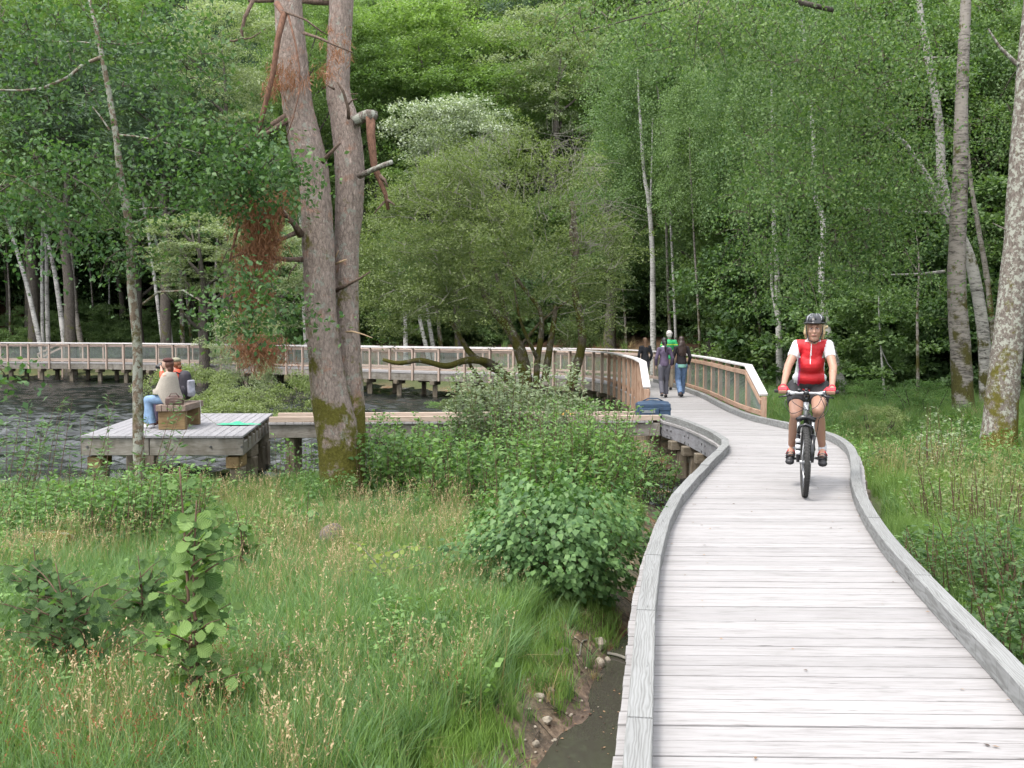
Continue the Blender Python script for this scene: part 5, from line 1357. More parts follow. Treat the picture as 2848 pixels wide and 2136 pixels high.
x, y = gp(830, 1350); shoots('willow_bush', 'small bright sprigs left of the pine foot under the platform corner', x, y + .4, 12, .4, .8, .07, M['l_willow'], 26, (.1, 0), .6, seed=111, radx=.6, branch=.14)
# right bank growth
x, y = on_level(2760, 1500, -.5); shoots('bramble_bush', 'brownish bramble bush below the rightmost trunk', x, y + .3, 46, .6, .75, .05, M['l_olive'], 34, (-.05, 0), .5, seed=112, radx=.6, branch=.15, stemmat='stem')
x, y = on_level(2790, 1700, -.5); shoots('fern_bush', 'dark green ferny shrub along the right kerb', x, y + .2, 60, .5, .62, .055, M['l_fern'], 50, (-.15, 0), .35, seed=113, radx=.6, branch=.2)
x, y = on_level(2830, 1850, -.5); shoots('fern_bush', 'dark leafy shrub at the lower right edge beside the kerb', x + .1, y, 50, .35, .55, .055, M['l_fern'], 50, (-.1, 0), .55, seed=114, radx=.45, branch=.2)
x, y = on_level(2640, 1640, -.5); shoots('fern_bush', 'bright ferny shoots between the rush clumps and the dark ferny shrub', x + .1, y + .4, 36, .4, .45, .05, M['l_alder'], 40, (-.05, 0), .35, seed=115, radx=.6, branch=.15)
x, y = on_level(2740, 1330, -.45); shoots('willow_bush', 'grey-green sapling in front of the left big birch', x - .35, y + .6, 16, .3, .95, .06, M['l_grey'], 34, (.02, 0), .45, seed=116, branch=.2)

# ---- saplings with leaves large enough to pick out one by one
def leafgeo(name, mat, serr=0.07, cup=.22, n=9):
    """broad round leaf about the origin, length 1 along +X, with raised midrib fold and toothed edge"""
    vs = [(0, 0, 0)]; top, bot = [], []
    for i in range(1, n):
        t = i / n; w = .41 * math.sin(math.pi * t ** 1.05) ** .8 * (1 + serr * (1 if i % 2 else -1))
        rz_ = .035 * (1 if i % 2 else -1); vs.append((t, 0, -.10 * t * t + .0)); vs.append((t + .06, w, cup * w - .10 * t * t + rz_)); vs.append((t + .06, -w, cup * w - .10 * t * t + rz_))
    vs.append((1, 0, -.1)); fs = [(0, 1, 2), (0, 3, 1)]
    for i in range(n - 2):
        a = 1 + 3 * i; fs += [(a, a + 3, a + 4, a + 1), (a, a + 2, a + 5, a + 3)]
    a = 1 + 3 * (n - 2); e = len(vs) - 1; fs += [(a, e, a + 1), (a, a + 2, e)]
    me = MB().add(vs, fs).mesh(name, mat, True); return me
def heartgeo(name, mat):
    vs = [(0.06, 0, 0), (.0, .30, .05), (.22, .42, .07), (.55, .26, .03), (1, 0, -.12), (.55, -.26, .03), (.22, -.42, .07), (0, -.30, .05), (.5, 0, -.04)]
    fs = [(0, 8, 2, 1), (8, 4, 3), (8, 3, 2), (0, 7, 6, 8), (8, 6, 5), (8, 5, 4)]
    return MB().add(vs, fs).mesh(name, mat, True)
for k_ in ('l_alder', 'l_hazel', 'l_yellow'):
    M[k_ + '_broad'] = mat_leaf(k_ + '_veined', *{'l_alder': ((0.045, 0.115, 0.020), (0.16, 0.27, 0.05)), 'l_hazel': ((0.022, 0.066, 0.018), (0.075, 0.15, 0.035)), 'l_yellow': ((0.15, 0.21, 0.03), (0.30, 0.36, 0.06))}[k_], rough=.5); add_veins(M[k_ + '_broad'])
LV = {}
def leafvar(kind, mat):
    k = (kind, mat)
    if k not in LV:
        out = []
        for v_ in (0.15, .45, .7, 1.0):
            me = leafgeo('leaf', M.get(mat + '_broad', M[mat])) if kind == 'round' else heartgeo('leaf', M[mat])
            a = me.attributes.new('tint', 'FLOAT', 'POINT'); a.data.foreach_set('value', np.full(len(me.vertices), v_, np.float32)); out.append(me)
        LV[k] = out
    return LV[k]
def put_leaf(root, p, d, nrm, s, kind, mat):
    x = Vector(d).normalized(); z = Vector(nrm); z = (z - x * z.dot(x)).normalized(); y = z.cross(x)
    o = link('leaf', rnd.choice(leafvar(kind, mat)), root, p, Matrix((x, y, z)).transposed().to_euler(), (s, s, s)); return o
def sapling(name, label, x, y, stems, nleaf, size, kind, mat, seed, stemmat='stem', zdroop=-.2, cat='sapling', w=.010, phot=1.0):
    """stems: list of polylines in local coordinates"""
    z = gz(x, y); root = empty(name, (x, y, z), 0, label, cat); rr = random.Random(seed)
    for st in stems:
        b = MB(); P = catmull(st[0], 5); b.tube(P, [w * st[1] * (1 - .75 * i / (len(P) - 1)) for i in range(len(P))], 6); b.build('stem', M[stemmat], root, True, world=False)
    tot = sum(s[2] for s in stems)
    for st in stems:
        P = catmull(st[0], 5); k = int(nleaf * st[2] / tot)
        for i in range(k):
            t = (i + .5 + rr.uniform(-.3, .3)) / k; t = .12 + .88 * t; q = P[min(len(P) - 1, int(t * (len(P) - 1)))]
            az = i * 2.4 + rr.uniform(-.5, .5); o = Vector((math.cos(az), math.sin(az), rr.uniform(-.1, .3)))
            pl = rr.uniform(.015, .05); s = size * rr.uniform(.65, 1.2) * (1.1 - .5 * t ** 3)
            put_leaf(root, Vector(q) + o * pl, o + Vector((0, 0, zdroop + rr.uniform(-.9, .5))), Vector((rr.uniform(-.8, .8), rr.uniform(-1.6, .2), rr.uniform(.3, 1))), s, kind, mat)
    return root
rr = random.Random(3)
def br_up(h, n, spread, seed, lean=0.0, nmain=2):
    r = random.Random(seed); out = []
    for m_ in range(nmain):
        dx = (m_ - (nmain - 1) / 2) * .10 + lean; hh = h * (1 - .12 * m_)
        main = [(0.03 * m_, 0, -.08), (dx * .3, r.uniform(-.03, .03), hh * .3), (dx * .7 + r.uniform(-.03, .03), 0, hh * .65), (dx, r.uniform(-.03, .03), hh)]; out.append((main, 1.2, 16))
        for i in range(n):
            z = hh * (.15 + .7 * i / n); a = r.uniform(0, 6.28); L = spread * r.uniform(.5, 1) * (1.1 - z / h * .7); x0 = dx * z / hh
            out.append(([(x0, 0, z), (x0 + L * .5 * math.cos(a), L * .5 * math.sin(a), z + L * .35), (x0 + L * math.cos(a), L * math.sin(a), z + L * .55)], .6, 7))
    return out
x, y = gp(545, 2085); sapling('alder_sapling', 'tall young alder with big toothed round leaves in the left foreground', x, y, br_up(1.50, 12, .40, 5, -.02, 2), 285, .095, 'round', 'l_alder', 21, w=.012)
x, y = gp(560, 1760); 
x, y = gp(700, 1640); sapling('alder_sapling', 'smaller alder with dark round leaves behind the tall foreground alder', x - .05, y - .1, br_up(.78, 6, .32, 8, .0, 2), 95, .095, 'round', 'l_alder', 23, w=.009)
x, y = gp(870, 1560); sapling('alder_sapling', 'little alder shoot with bright leaves in tall grass left of the pine foot', x - .2, y + .6, br_up(.62, 3, .2, 9, .05, 1), 26, .10, 'round', 'l_heart', 24, w=.007)
x, y = gp(200, 1960); sapling('hazel_bush', 'dark round-leaved hazel bush at the lower left', x + .02, y + .1, br_up(.86, 11, .62, 12, -.05, 3) , 295, .085, 'round', 'l_hazel', 25, w=.010)
x, y = gp(60, 1900); sapling('hazel_bush', 'smaller dark bush touching the left picture edge', x, y + .3, br_up(.80, 9, .48, 13, 0, 2), 200, .08, 'round', 'l_hazel', 26, w=.009)
x, y = gp(330, 1900); sapling('hazel_bush', 'dark low bush between the hazel and the tall alder', x, y + .5, br_up(.72, 9, .46, 14, 0, 2), 200, .08, 'round', 'l_hazel', 27, w=.009)
x, y = gp(1060, 1700); sapling('yellow_sapling', 'spindly pale-stemmed sapling with yellow-green leaves in the middle of the meadow', x - .02, y, [([(0, 0, -.05), (.04, 0, .2), (.02, .0, .36), (.1, 0, .52)], 1, 10), ([(.04, 0, .22), (-.1, 0, .33), (-.36, 0, .30)], .6, 12), ([(.02, 0, .33), (-.12, 0, .5), (-.25, .05, .56)], .6, 10), ([(.06, 0, .44), (.25, 0, .52), (.40, 0, .50)], .6, 12), ([(.03, 0, .3), (.2, 0, .34), (.46, 0, .40)], .6, 10), ([(.02, 0, .16), (.2, 0, .20), (.32, 0, .18)], .5, 9)], 120, .045, 'round', 'l_yellow', 28, 'twig', w=.007)
# glossy heart-leaved bush: 290 leaves of its own, the inner ones joined
hx, hy = gp(1600, 1735); hx -= .02; hy += .55
hz = gz(hx, hy); hb = empty('poplar_bush', (hx, hy, hz), 0, 'rounded bush of glossy heart-shaped leaves beside the creek', 'bush')
g = np.random.default_rng(120)
mb = MB()
for i in range(26):
    a = g.random() * 6.28; L = g.uniform(.3, .75); mb.tube(limb((g.normal() * .08, g.normal() * .08, -.1), (math.cos(a) * L * .95, math.sin(a) * L * .7, g.uniform(.5, 1.05)), 0, 5, .06), [.010, .008, .006, .004, .002], 4)
link('stems', mb.mesh('stems', M['stem']), hb)
d = rand_dirs(290, g); d[:, 1] = -np.abs(d[:, 1]) * .9 + .2; d[:, 2] = d[:, 2] * .9 + .1; d = unit(d)
for q in d:
    r = g.uniform(.74, 1.08) * (1 + .20 * math.sin(3.1 * q[0] * 2 + 1) * math.cos(4 * q[2]) + .10 * math.sin(9 * q[0])); p_ = Vector((q[0] * .64 * r - .10, q[1] * .55 * r, .50 + q[2] * .48 * r + .10 * (q[0] < 0)))
    put_leaf(hb, p_, Vector((q[0] + g.normal() * .4, q[1] * .5 - .2, -.8 + g.normal() * .3)), Vector((q[0] * .6 + g.normal() * .3, q[1] - .3, .9)), g.uniform(.036, .068), 'heart', 'l_heart')
n = 7000; d = rand_dirs(n, g); r = .25 + .75 * g.random(n) ** .5
kk_ = rand_dirs(26, g) * [1, 1, .8] + [0, -.15, .25]; ksel = g.random(n) < .16; kd = unit(kk_)[g.integers(0, 26, n)]; d = np.where(ksel[:, None], unit(kd + g.normal(size=(n, 3)) * .05), d); r = np.where(ksel, .85 + .5 * g.random(n), r)
C = d * (r * (1 + .20 * np.sin(6.2 * d[:, 0] + 1) * np.cos(4 * d[:, 2]) + .10 * np.sin(9 * d[:, 0])))[:, None] * [.68, .6, .54] + [-.10, 0, .48]; 
Ls = g.uniform(.036, .07, n); fo = link('inner_leaves', leaf_mesh('inner_leaves', C, d * [1, 1, 0] + g.normal(size=(n, 3)) * .4 + [0, 0, -.7], d + [0, -.2, .8] + g.normal(size=(n, 3)) * .3, Ls, Ls * .85, g.random(n), M['l_heart']), hb); tag(fo, kind='stuff')

# ------------------------------------------------------------------ grass
def tuft(seed, n, h, w, spread, bend, mat, seeds=0, seedmat=None, segs=3):
    g = np.random.default_rng(seed); V = []; F = []; T = []; MI = []
    for i in range(n):
        a = g.random() * 6.283; r = spread * g.random(); b = np.array([r * math.cos(a), r * math.sin(a), -.03])
        hh = h * g.uniform(.55, 1.1); az = g.random() * 6.283; bd = bend * g.uniform(.3, 1.2) * hh; o = np.array([math.cos(az) * .8 + .35, math.sin(az) * .8, 0]); sd_ = np.array([-math.sin(az + g.normal()), math.cos(az + g.normal()), 0]); ww = w * g.uniform(.7, 1.3); t0 = g.random()
        base = len(V)
        for k in range(segs + 1):
            t = k / segs; c = b + np.array([0, 0, hh * t * (1 - .25 * bend * t)]) + o * bd * t * t; hw = ww / 2 * (1 - t ** 1.6) + .0003
            V += [c - sd_ * hw, c + sd_ * hw]; T += [min(1, t0 * .7 + .3 * t)] * 2  # tint rises along the blade: lit tips put into the colour
        for k in range(segs): q = base + 2 * k; F.append((q, q + 1, q + 3, q + 2)); MI.append(0)
        if i < seeds:
            top = np.array(V[-1]); dr = unit(o * .6 + np.array([0, 0, 1.0]))
            for s_ in range(7):
                c = top - dr * .010 * s_ * (h / .5); q = unit(g.normal(size=3) + dr * 1.5); s2 = unit(np.cross(q, g.normal(size=3))); L = .015 * (h / .5) * g.uniform(.7, 1.3)
                base = len(V); V += [c, c + q * L * .5 + s2 * L * .20, c + q * L, c + q * L * .5 - s2 * L * .20]; T += [g.random()] * 4; F.append((base, base + 1, base + 2, base + 3)); MI.append(1)
    return np_mesh('tuft', V, F, [mat] + ([seedmat] if seedmat else []), T, midx=MI)
TU = [tuft(1, 32, .36, .0085, .10, .55, M['g_green']), tuft(2, 32, .44, .008, .10, .7, M['g_blue']), tuft(3, 34, .24, .006, .11, .5, M['g_bright']),
      tuft(4, 14, .50, .0030, .16, .35, M['g_tan'], 9, M['g_seed']), tuft(5, 26, .44, .005, .12, .5, M['g_green'], 2, M['g_seed']), tuft(6, 70, .40, .004, .05, .6, M['g_bright']),
      tuft(7, 5, .62, .0035, .14, .4, M['g_tan'], 4, M['g_seed']), tuft(8, 30, .30, .0055, .13, 1.0, M['g_tan']), tuft(9, 16, .5, .004, .1, .3, M['g_green'], 5, M['g_red']),
      tuft(10, 90, .70, .0045, .10, .28, M['g_green']), tuft(11, 20, .10, .006, .10, .8, M['g_bright']), tuft(12, 26, .55, .007, .10, .6, M['g_blue'])]
def weed(seed, n, h, size, mat, asp):
    g = np.random.default_rng(seed); C = []; 
    for i in range(9):
        tip = np.array([g.normal() * .10, g.normal() * .10, h * g.uniform(.6, 1.1)]); t = g.random(n // 9); C.append(t[:, None] * tip + g.normal(size=(len(t), 3)) * [.03, .03, .02])
    C = np.concatenate(C); C[:, 2] = np.abs(C[:, 2]) + .02; d = rand_dirs(len(C), g) * [1, 1, .4]; Ls = size * g.uniform(.6, 1.2, len(C))
    return leaf_mesh('weed', C, d, unit(g.normal(size=C.shape) * .5 + [0, -.2, .8]), Ls, Ls * asp, g.random(len(C)), mat)
TU += [weed(61, 90, .34, .055, M['l_alder'], .6), weed(62, 120, .42, .045, M['l_willow'], .45), weed(63, 80, .26, .06, M['l_hazel'], .7)]
pts, rots, scl, ids = [], [], [], []
g = np.random.default_rng(131)
def scatter(n, x0, x1, y0, y1, kinds, probs, keep, smin=.75, smax=1.25, dens=None):
    x = g.uniform(x0, x1, n); y = g.uniform(y0, y1, n); z = ground_z(x, y); ok = keep(x, y, z); x, y, z = x[ok], y[ok], z[ok]
    k = g.choice(kinds, size=len(x), p=probs); s = g.uniform(smin, smax, len(x))
    for a in zip(x, y, z, k, s):
        pts.append(a[:3]); rots.append((g.normal() * .08, g.normal() * .08, g.random() * 6.28)); scl.append((a[4],) * 3); ids.append(a[3])
def inview(x, y, m=.12): return (np.abs(x) < y * (.512 + m) + .4)
def dk(x, y): return seg_dist(x, y, PATHC)
def crk(x, y): return seg_dist(x, y, CREEK) / np.interp(y, [2, 5, 7, 9, 12, 16, 24], [1.0, .95, .95, .85, .95, 1.5, 1.6])
def dry(x, y, z): return (z > -.93)
clumpy = lambda x, y, f, t: wob(x * f, y * f) > t
leftm = lambda x, y, z: inview(x, y) & (dk(x, y) > 1.2) & (crk(x, y) > .78 + .3 * wob(x * 2, y * 2)) & (x < np.interp(y, PATHC[:17, 1], PATHC[:17, 0])) & dry(x, y, z) & (lakesd(x, y) > -.3)
scatter(19000, -6, 2.5, 4.4, 9.0, [0, 1, 2, 4, 11], [.38, .30, .16, .08, .08], leftm, .7, 1.1)
scatter(7500, -7.5, 3, 9.0, 12.2, [0, 1, 4, 3, 2], [.36, .36, .10, .03, .15], leftm, .65, 1.0)
scatter(7500, -9, 3, 12.0, 17.5, [0, 1, 4, 3, 2], [.36, .36, .10, .03, .15], leftm, .45, .75)
# straw-coloured grasses in seed: middle distance and drifts
scatter(260, -5, 1.5, 5.0, 9.5, [3, 6, 7], [.6, .25, .15], lambda x, y, z: leftm(x, y, z) & clumpy(x, y, 1.0, .12))
scatter(800, -8, 0, 7.6, 13.0, [3, 6, 7], [.72, .2, .08], lambda x, y, z: leftm(x, y, z) & clumpy(x, y, .8, -.05))
scatter(260, -3.6, .4, 4.4, 6.0, [3, 6, 8, 7], [.3, .3, .1, .3], lambda x, y, z: leftm(x, y, z) & clumpy(x + 2, y, 1.5, .05))
scatter(120, -3.4, -1.4, 4.6, 6.0, [8], [1.0], leftm)
scatter(1500, -6, 1.5, 4.8, 14, [12, 13, 14], [.4, .35, .25], lambda x, y, z: leftm(x, y, z) & clumpy(x + 5, y + 2, 1.6, .10), .6, 1.2)
scatter(260, -6, 1.5, 4.6, 13, [9, 5], [.5, .5], leftm, .55, .85)
scatter(900, 3, 10, 6, 20, [12, 13, 14], [.3, .4, .3], lambda x, y, z: (x > np.interp(y, PATHC[:18, 1], PATHC[:18, 0])) & inview(x, y) & (dk(x, y) > 1.2) & clumpy(x, y + 4, 1.2, .05), .7, 1.3)
# short bright turf by the creek
scatter(5200, -1.8, 1.2, 4.4, 8.5, [10, 2], [.7, .3], lambda x, y, z: inview(x, y) & (dk(x, y) > 1.1) & (crk(x, y) > .42 + .35 * wob(x * 4, y * 4)) & (crk(x, y) < 1.9) & (z > -.97), .45, .95)
# tussocks seen in the photograph
for px_, py_, k, s, n in [(1380, 1800, 5, 1.1, 7), (1300, 1760, 5, 1.0, 6), (1180, 1800, 5, 1.1, 8), (1150, 1900, 1, 1.0, 8), (1260, 1640, 11, .9, 9), (1420, 1640, 11, .9, 9), (1500, 1690, 1, .9, 8), (1340, 1700, 1, .8, 9), (1050, 1850, 5, .9, 6), (900, 1960, 0, 1.1, 8), (1180, 2010, 5, .8, 5), (1330, 2060, 2, 1.1, 9), (1240, 2110, 2, 1.1, 9), (1420, 2110, 2, .9, 6), (1000, 2100, 2, 1.1, 9), (950, 1400, 1, 1.2, 9), (1080, 1470, 1, 1.3, 10), (1010, 1500, 11, 1.1, 9)]:
    x0, y0 = gp(px_, py_)
    for i in range(n):
        x, y = x0 + g.normal() * .12, y0 + g.normal() * .10; pts.append((x, y, gz(x, y))); rots.append((g.normal() * .2, g.normal() * .2, g.random() * 6)); scl.append((s,) * 3); ids.append(k)
rightm = lambda x, y, z: inview(x, y) & (dk(x, y) > 1.12) & (x > np.interp(y, PATHC[:18, 1], PATHC[:18, 0])) & dry(x, y, z)
scatter(9000, 2, 13, 5, 22, [0, 2, 4, 3, 1, 7], [.48, .20, .10, .02, .19, .01], rightm, .6, 1.0)
scatter(5000, 4, 20, 20, 34, [0, 1, 2, 4], [.4, .3, .1, .2], rightm, 1.0, 1.6)
scatter(900, 3.0, 6, 8.5, 16, [10, 2], [.5, .5], lambda x, y, z: rightm(x, y, z) & (dk(x, y) < 2.2), 1, 1.5)
scatter(160, 5, 8.5, 10, 16, [3, 7], [.5, .5], rightm)
for px_, py_, n, s in [(2540, 1530, 22, .52), (2500, 1500, 12, .48), (2690, 1520, 12, .5), (2650, 1210, 10, 1)]:
    x0, y0 = on_level(px_, py_, -.5)
    for i in range(n):
        x, y = x0 + g.normal() * .13, y0 + g.normal() * .12; pts.append((x, y, gz(x, y))); rots.append((g.normal() * .12, g.normal() * .12, g.random() * 6)); scl.append((s * g.uniform(.8, 1.1),) * 3); ids.append(9)
scatter(900, -.6, 1.6, 4.6, 9.5, [0, 1, 10, 7], [.3, .2, .35, .15], lambda x, y, z: inview(x, y) & (dk(x, y) > 1.05) & (z > -.94) & (crk(x, y) < 1.1) & clumpy(x * 3, y * 3, 1.0, .05), .35, .8)
# lake margin and far bank
scatter(2600, -2.8, 2.4, 17.5, 34, [1, 0, 7], [.5, .4, .1], lambda x, y, z: (z > -1.0) & (dk(x, y) > 1.2), .7, 1.2)
scatter(2500, -45, 12, 44, 70, [0, 1, 7], [.5, .4, .1], lambda x, y, z: (y - shore_far(x) > -1.0) & (y - shore_far(x) < 4), 1.0, 2.0)
gn_scatter('grass', pts, rots, scl, ids, TU, label='tall meadow grass with straw coloured seed heads and green tussocks')
# creeping leaves among the grass
n = 9000; x = g.uniform(-5.5, 1, n); y = g.uniform(4.6, 14, n); z = ground_z(x, y); ok = leftm(x, y, z) & clumpy(x + 7, y, 1.2, .02); x, y, z = x[ok], y[ok], z[ok]; n = len(x)
x2 = g.uniform(3, 13, 9000); y2 = g.uniform(6, 24, 9000); z2 = ground_z(x2, y2); ok = rightm(x2, y2, z2); x2, y2, z2 = x2[ok], y2[ok], z2[ok]
C = np.stack([np.r_[x, x2], np.r_[y, y2], np.r_[z, z2] + g.uniform(.04, .32, n + len(x2))], 1)
Ls = g.uniform(.03, .06, len(C)); o = link('ground_cover', leaf_mesh('ground_cover', C, rand_dirs(len(C), g) * [1, 1, .3], unit(g.normal(size=C.shape) * .4 + [0, 0, 1]), Ls, Ls * .7, g.random(len(C)), M['l_alder'])); tag(o, 'small weeds and leaves among the meadow grass', kind='stuff')
# floating scraps on the creek, pebbles
M['litter'] = mat_leaf('rust litter'.replace(' ', '_'), (0.045, 0.02, 0.012), (0.30, 0.19, 0.11), trans=.05, patch=.1)
n = 6500; t = g.random(n) * (len(CREEK) - 1); i = np.minimum(t.astype(int), len(CREEK) - 2); f = (t - i)[:, None]; P = CREEK[i] * (1 - f) + CREEK[i + 1] * f
P = P + g.normal(size=P.shape) * [.48, .25]; zz = ground_z(P[:, 0], P[:, 1]); ok = (P[:, 1] < 13) & (P[:, 1] > 4) & ((zz > -.95) | (g.random(n) < .12)) & (dk(P[:, 0], P[:, 1]) > 1.0); P, zz = P[ok], zz[ok]
C = np.stack([P[:, 0], P[:, 1], np.maximum(zz, -.945) + .006], 1); Ls = g.uniform(.008, .03, len(C))
o = link('leaf_litter', leaf_mesh('leaf_litter', C, rand_dirs(len(C), g) * [1, 1, .02], unit(g.normal(size=C.shape) * .12 + [0, 0, 1]), Ls, Ls * .5, g.random(len(C)), M['litter'])); tag(o, 'pale bits and fallen leaves on the creek and its mud', kind='stuff')
n = 110; s_ = g.uniform(s_at_y(2.5), s_at_y(14), n); C = []
for q in s_:
    l, r = LR(q); f = g.random() ** 2.2 * (.5 if g.random() < .5 else 1); f = f * .48 if g.random() < .5 else 1 - f * .48; c = l * (1 - f) + r * f; C.append((c[0], c[1], .006))
C = np.array(C); Ls = g.uniform(.012, .032, n); o = link('fallen_leaves', leaf_mesh('fallen_leaves', C, rand_dirs(n, g) * [1, 1, .02], unit(g.normal(size=C.shape) * .15 + [0, 0, 1]), Ls, Ls * .5, g.random(n), M['litter'])); tag(o, 'dry leaf scraps lying on the deck planks', kind='stuff')
M['rockpale'] = mat_plain('pale_rock', (0.40, 0.35, 0.28), .85, var=.5, sc=12); M['rockdark'] = mat_plain('dark_rock', (.16, .13, .11), .8, var=.4, sc=12)
def rock_mesh(seed, mat):
    g = np.random.default_rng(seed); b = MB(); b.ell((0, 0, 0), (1, 1, 1), nu=10, nv=7); ph = g.random(6) * 6
    b.v = [tuple(np.array(v) * (1 + .22 * math.sin(3 * v[0] + ph[0] + 2 * v[1]) + .18 * math.sin(4 * v[1] + ph[1]) + .1 * math.sin(7 * v[2] + ph[2]))) for v in b.v]
    return b.mesh('rock', mat)
RK = [rock_mesh(1, M['rockpale']), rock_mesh(2, M['rockpale']), rock_mesh(3, M['rockdark'])]
V = []
peb = MB()
dbr = MB()
for i in range(420):
    t = g.random() * 8; ii = min(int(t), 8); q = CREEK[ii] * (1 - (t - ii)) + CREEK[min(ii + 1, 9)] * (t - ii) + g.normal(size=2) * [.5, .2]
    if q[1] > 12 or q[1] < 4.4 or seg_dist(np.array([q[0]]), np.array([q[1]]), PATHC)[0] < 1: continue
    if gz(*q) < -.95 and g.random() < .85: continue
    a = g.random() * 6.28; L = g.uniform(.04, .22); z = max(gz(*q), -.95) + .008; e = (q[0] + L * math.cos(a), q[1] + L * math.sin(a)); ze = max(gz(*e), -.95) + g.uniform(.005, .05)
    dbr.tube([(q[0], q[1], z), ((q[0] + e[0]) / 2 + g.normal() * .01, (q[1] + e[1]) / 2, (z + ze) / 2 + .01), (e[0], e[1], ze)], [.004, .0035, .0015], 4)
tag(dbr.build('twig_debris', M['twigdark']), 'small dead twigs washed up along the creek', kind='stuff')
for i in range(700):
    t = g.random() * 8; ii = int(t); ii = min(ii, 8); q = CREEK[ii] * (1 - (t - ii)) + CREEK[min(ii + 1, 9)] * (t - ii) + g.normal(size=2) * [.55, .2]; w_ = np.interp(q[1], [2, 5, 9, 13], [.9, .75, .6, .7])
    z = gz(*q)
    if q[1] > 11 or q[1] < 4.4 or z < -.97 or seg_dist(np.array([q[0]]), np.array([q[1]]), PATHC)[0] < 1: continue
    r = g.uniform(.004, .013); peb.ell((q[0], q[1], z + r * .3), (r * 1.3, r, r * .7), Matrix.Rotation(g.random() * 6, 3, 'Z'), 6, 4)
tag(peb.build('pebbles', M['rockpale']), 'small pale pebbles strewn over the creek mud', kind='stuff')
for px_, py_, s, k, lab in [(1665, 1802, (.07, .045, .045), 0, 'largest pale angular rock on the mud bank by the boardwalk'), (1690, 1818, (.035, .03, .03), 1, 'small pale rock touching the largest one'), (1668, 1838, (.045, .035, .035), 1, 'rounded pale rock just below the largest one'),
                            (1290, 1838, (.05, .04, .05), 0, 'pale rock half sunk in the grass above the bank'), (1288, 1895, (.05, .04, .05), 1, 'white topped rock in the dark hollow left of the creek'), (1430, 1910, (.07, .05, .05), 0, 'flat pale rock at the left edge of the creek turf'),
                            (1618, 1730, (.07, .05, .05), 2, 'dark wet rock under the heart-leaved bush'), (1560, 1880, (.09, .035, .03), 2, 'brown flat stone at the pool head'), (1528, 1968, (.03, .025, .02), 0, 'small pale stone on the left creek margin'), (1500, 1990, (.04, .03, .02), 1, 'pale stone lowest on the left creek margin'),
                            (1520, 2020, (.035, .03, .025), 0, 'pale stone beside the leaf-strewn shallow'), (1490, 2075, (.03, .025, .02), 1, 'pale stone by the creek at the lower picture edge')]:
    x, y = gp(px_, py_, -.9); mp_ = None; o = link('rock', RK[k], None, (x, y, gz(x, y) + s[2] * .35), (0, 0, g.random() * 6), s); tag(o, lab, 'rock')
def stick(pxs, z, w, lab, mat='twig', cat='stick'):
    q = []
    for a, b in pxs: x, y = gp(a, b, z); q.append(Vector((x, y, max(gz(x, y), -.94) + w)))
    b = MB(); b.tube([Vector(t) for t in catmull([tuple(t) for t in q], 4)], w, 6, wob=.15); o = b.build('stick', M[mat]); tag(o, lab, cat)
stick([(1690, 1800), (1720, 1806), (1752, 1818)], -.88, .012, 'pale stick lying against the boardwalk beside the rocks')
stick([(1612, 1850), (1618, 1825), (1632, 1810)], -.88, .006, 'thin forked driftwood twig on the mud bank')
stick([(1150, 1722), (1200, 1728), (1260, 1740)], -.72, .010, 'white peeled branch lying in the bare patch', 'splint'); stick([(1500, 1880), (1560, 1868), (1620, 1880)], -.9, .010, 'brown twig at the pool head', 'barkdead')
stick([(1560, 1945), (1590, 1942), (1615, 1948)], -.93, .008, 'dark twig crossing the shallow of the creek', 'barkdark')
def block(px_, py_, d_, lab, z=-.6, rz=0):
    x, y = gp(px_, py_, z); o = link('stump', MB().box((0, 0, 0), d_, None, 0, .03).mesh('stump', M['barkalder']), None, (x, y, gz(x, y) + d_[2] * .4), (0, .05, rz)); tag(o, lab, 'stump')
block(150, 1530, (.42, .3, .30), 'weathered pale stump block showing through the left shrubs'); block(1350, 1575, (.3, .16, .12), 'old cut log end in the grass left of the heart-leaved bush')
x, y = gp(920, 1500, -.6); o = link('stump', RK[2], None, (x, y, gz(x, y) + .14), (0, 0, 1), (.17, .13, .14)); tag(o, 'low grey twiggy stump in the grass below the pine', 'stump')

# ------------------------------------------------------------------ people
def solid(name, fill, mats, parent, voxel=0.012, smooth=6, pick=None, ratio=None):
    """fill(mb) lays down overlapping shapes; they are fused into one continuous skin"""
    mb = MB(); fill(mb); me = mb.mesh(name, mats if isinstance(mats, list) else [mats])
    o = bpy.data.objects.new(name, me); COL.objects.link(o)
    r = o.modifiers.new('r', 'REMESH'); r.mode = 'VOXEL'; r.voxel_size = voxel; r.use_smooth_shade = True
    s_ = o.modifiers.new('s', 'SMOOTH'); s_.iterations = smooth; s_.factor = .5
    dg = bpy.context.evaluated_depsgraph_get(); out = bpy.data.meshes.new_from_object(o.evaluated_get(dg))
    bpy.data.objects.remove(o); out.name = name
    out.materials.clear()
    for m_ in (mats if isinstance(mats, list) else [mats]): out.materials.append(m_)
    if pick is not None:
        out.polygons.foreach_set('material_index', [pick(Vector(p.center)) for p in out.polygons])
    out.polygons.foreach_set('use_smooth', [True] * len(out.polygons)); out.update()
    return link(name, out, parent)
def cap(mb, a, b, ra, rb, flat=False, n=14, sq=(1, 1)):
    a, b = Vector(a), Vector(b); mb.tube([a, a.lerp(b, .5), b], [ra, (ra + rb) / 2, rb], n, flat=sq)
    if not flat: mb.ell(a, (ra * .99,) * 3, nu=12, nv=8); mb.ell(b, (rb * .99,) * 3, nu=12, nv=8)
def chain(mb, pts, rs, flat=False):
    for i in range(len(pts) - 1): cap(mb, pts[i], pts[i + 1], rs[i], rs[i + 1], flat)
def mp(name, col, rough=.7, var=.08, **k): M[name] = mat_plain(name, col, rough, var=var, **k); return M[name]
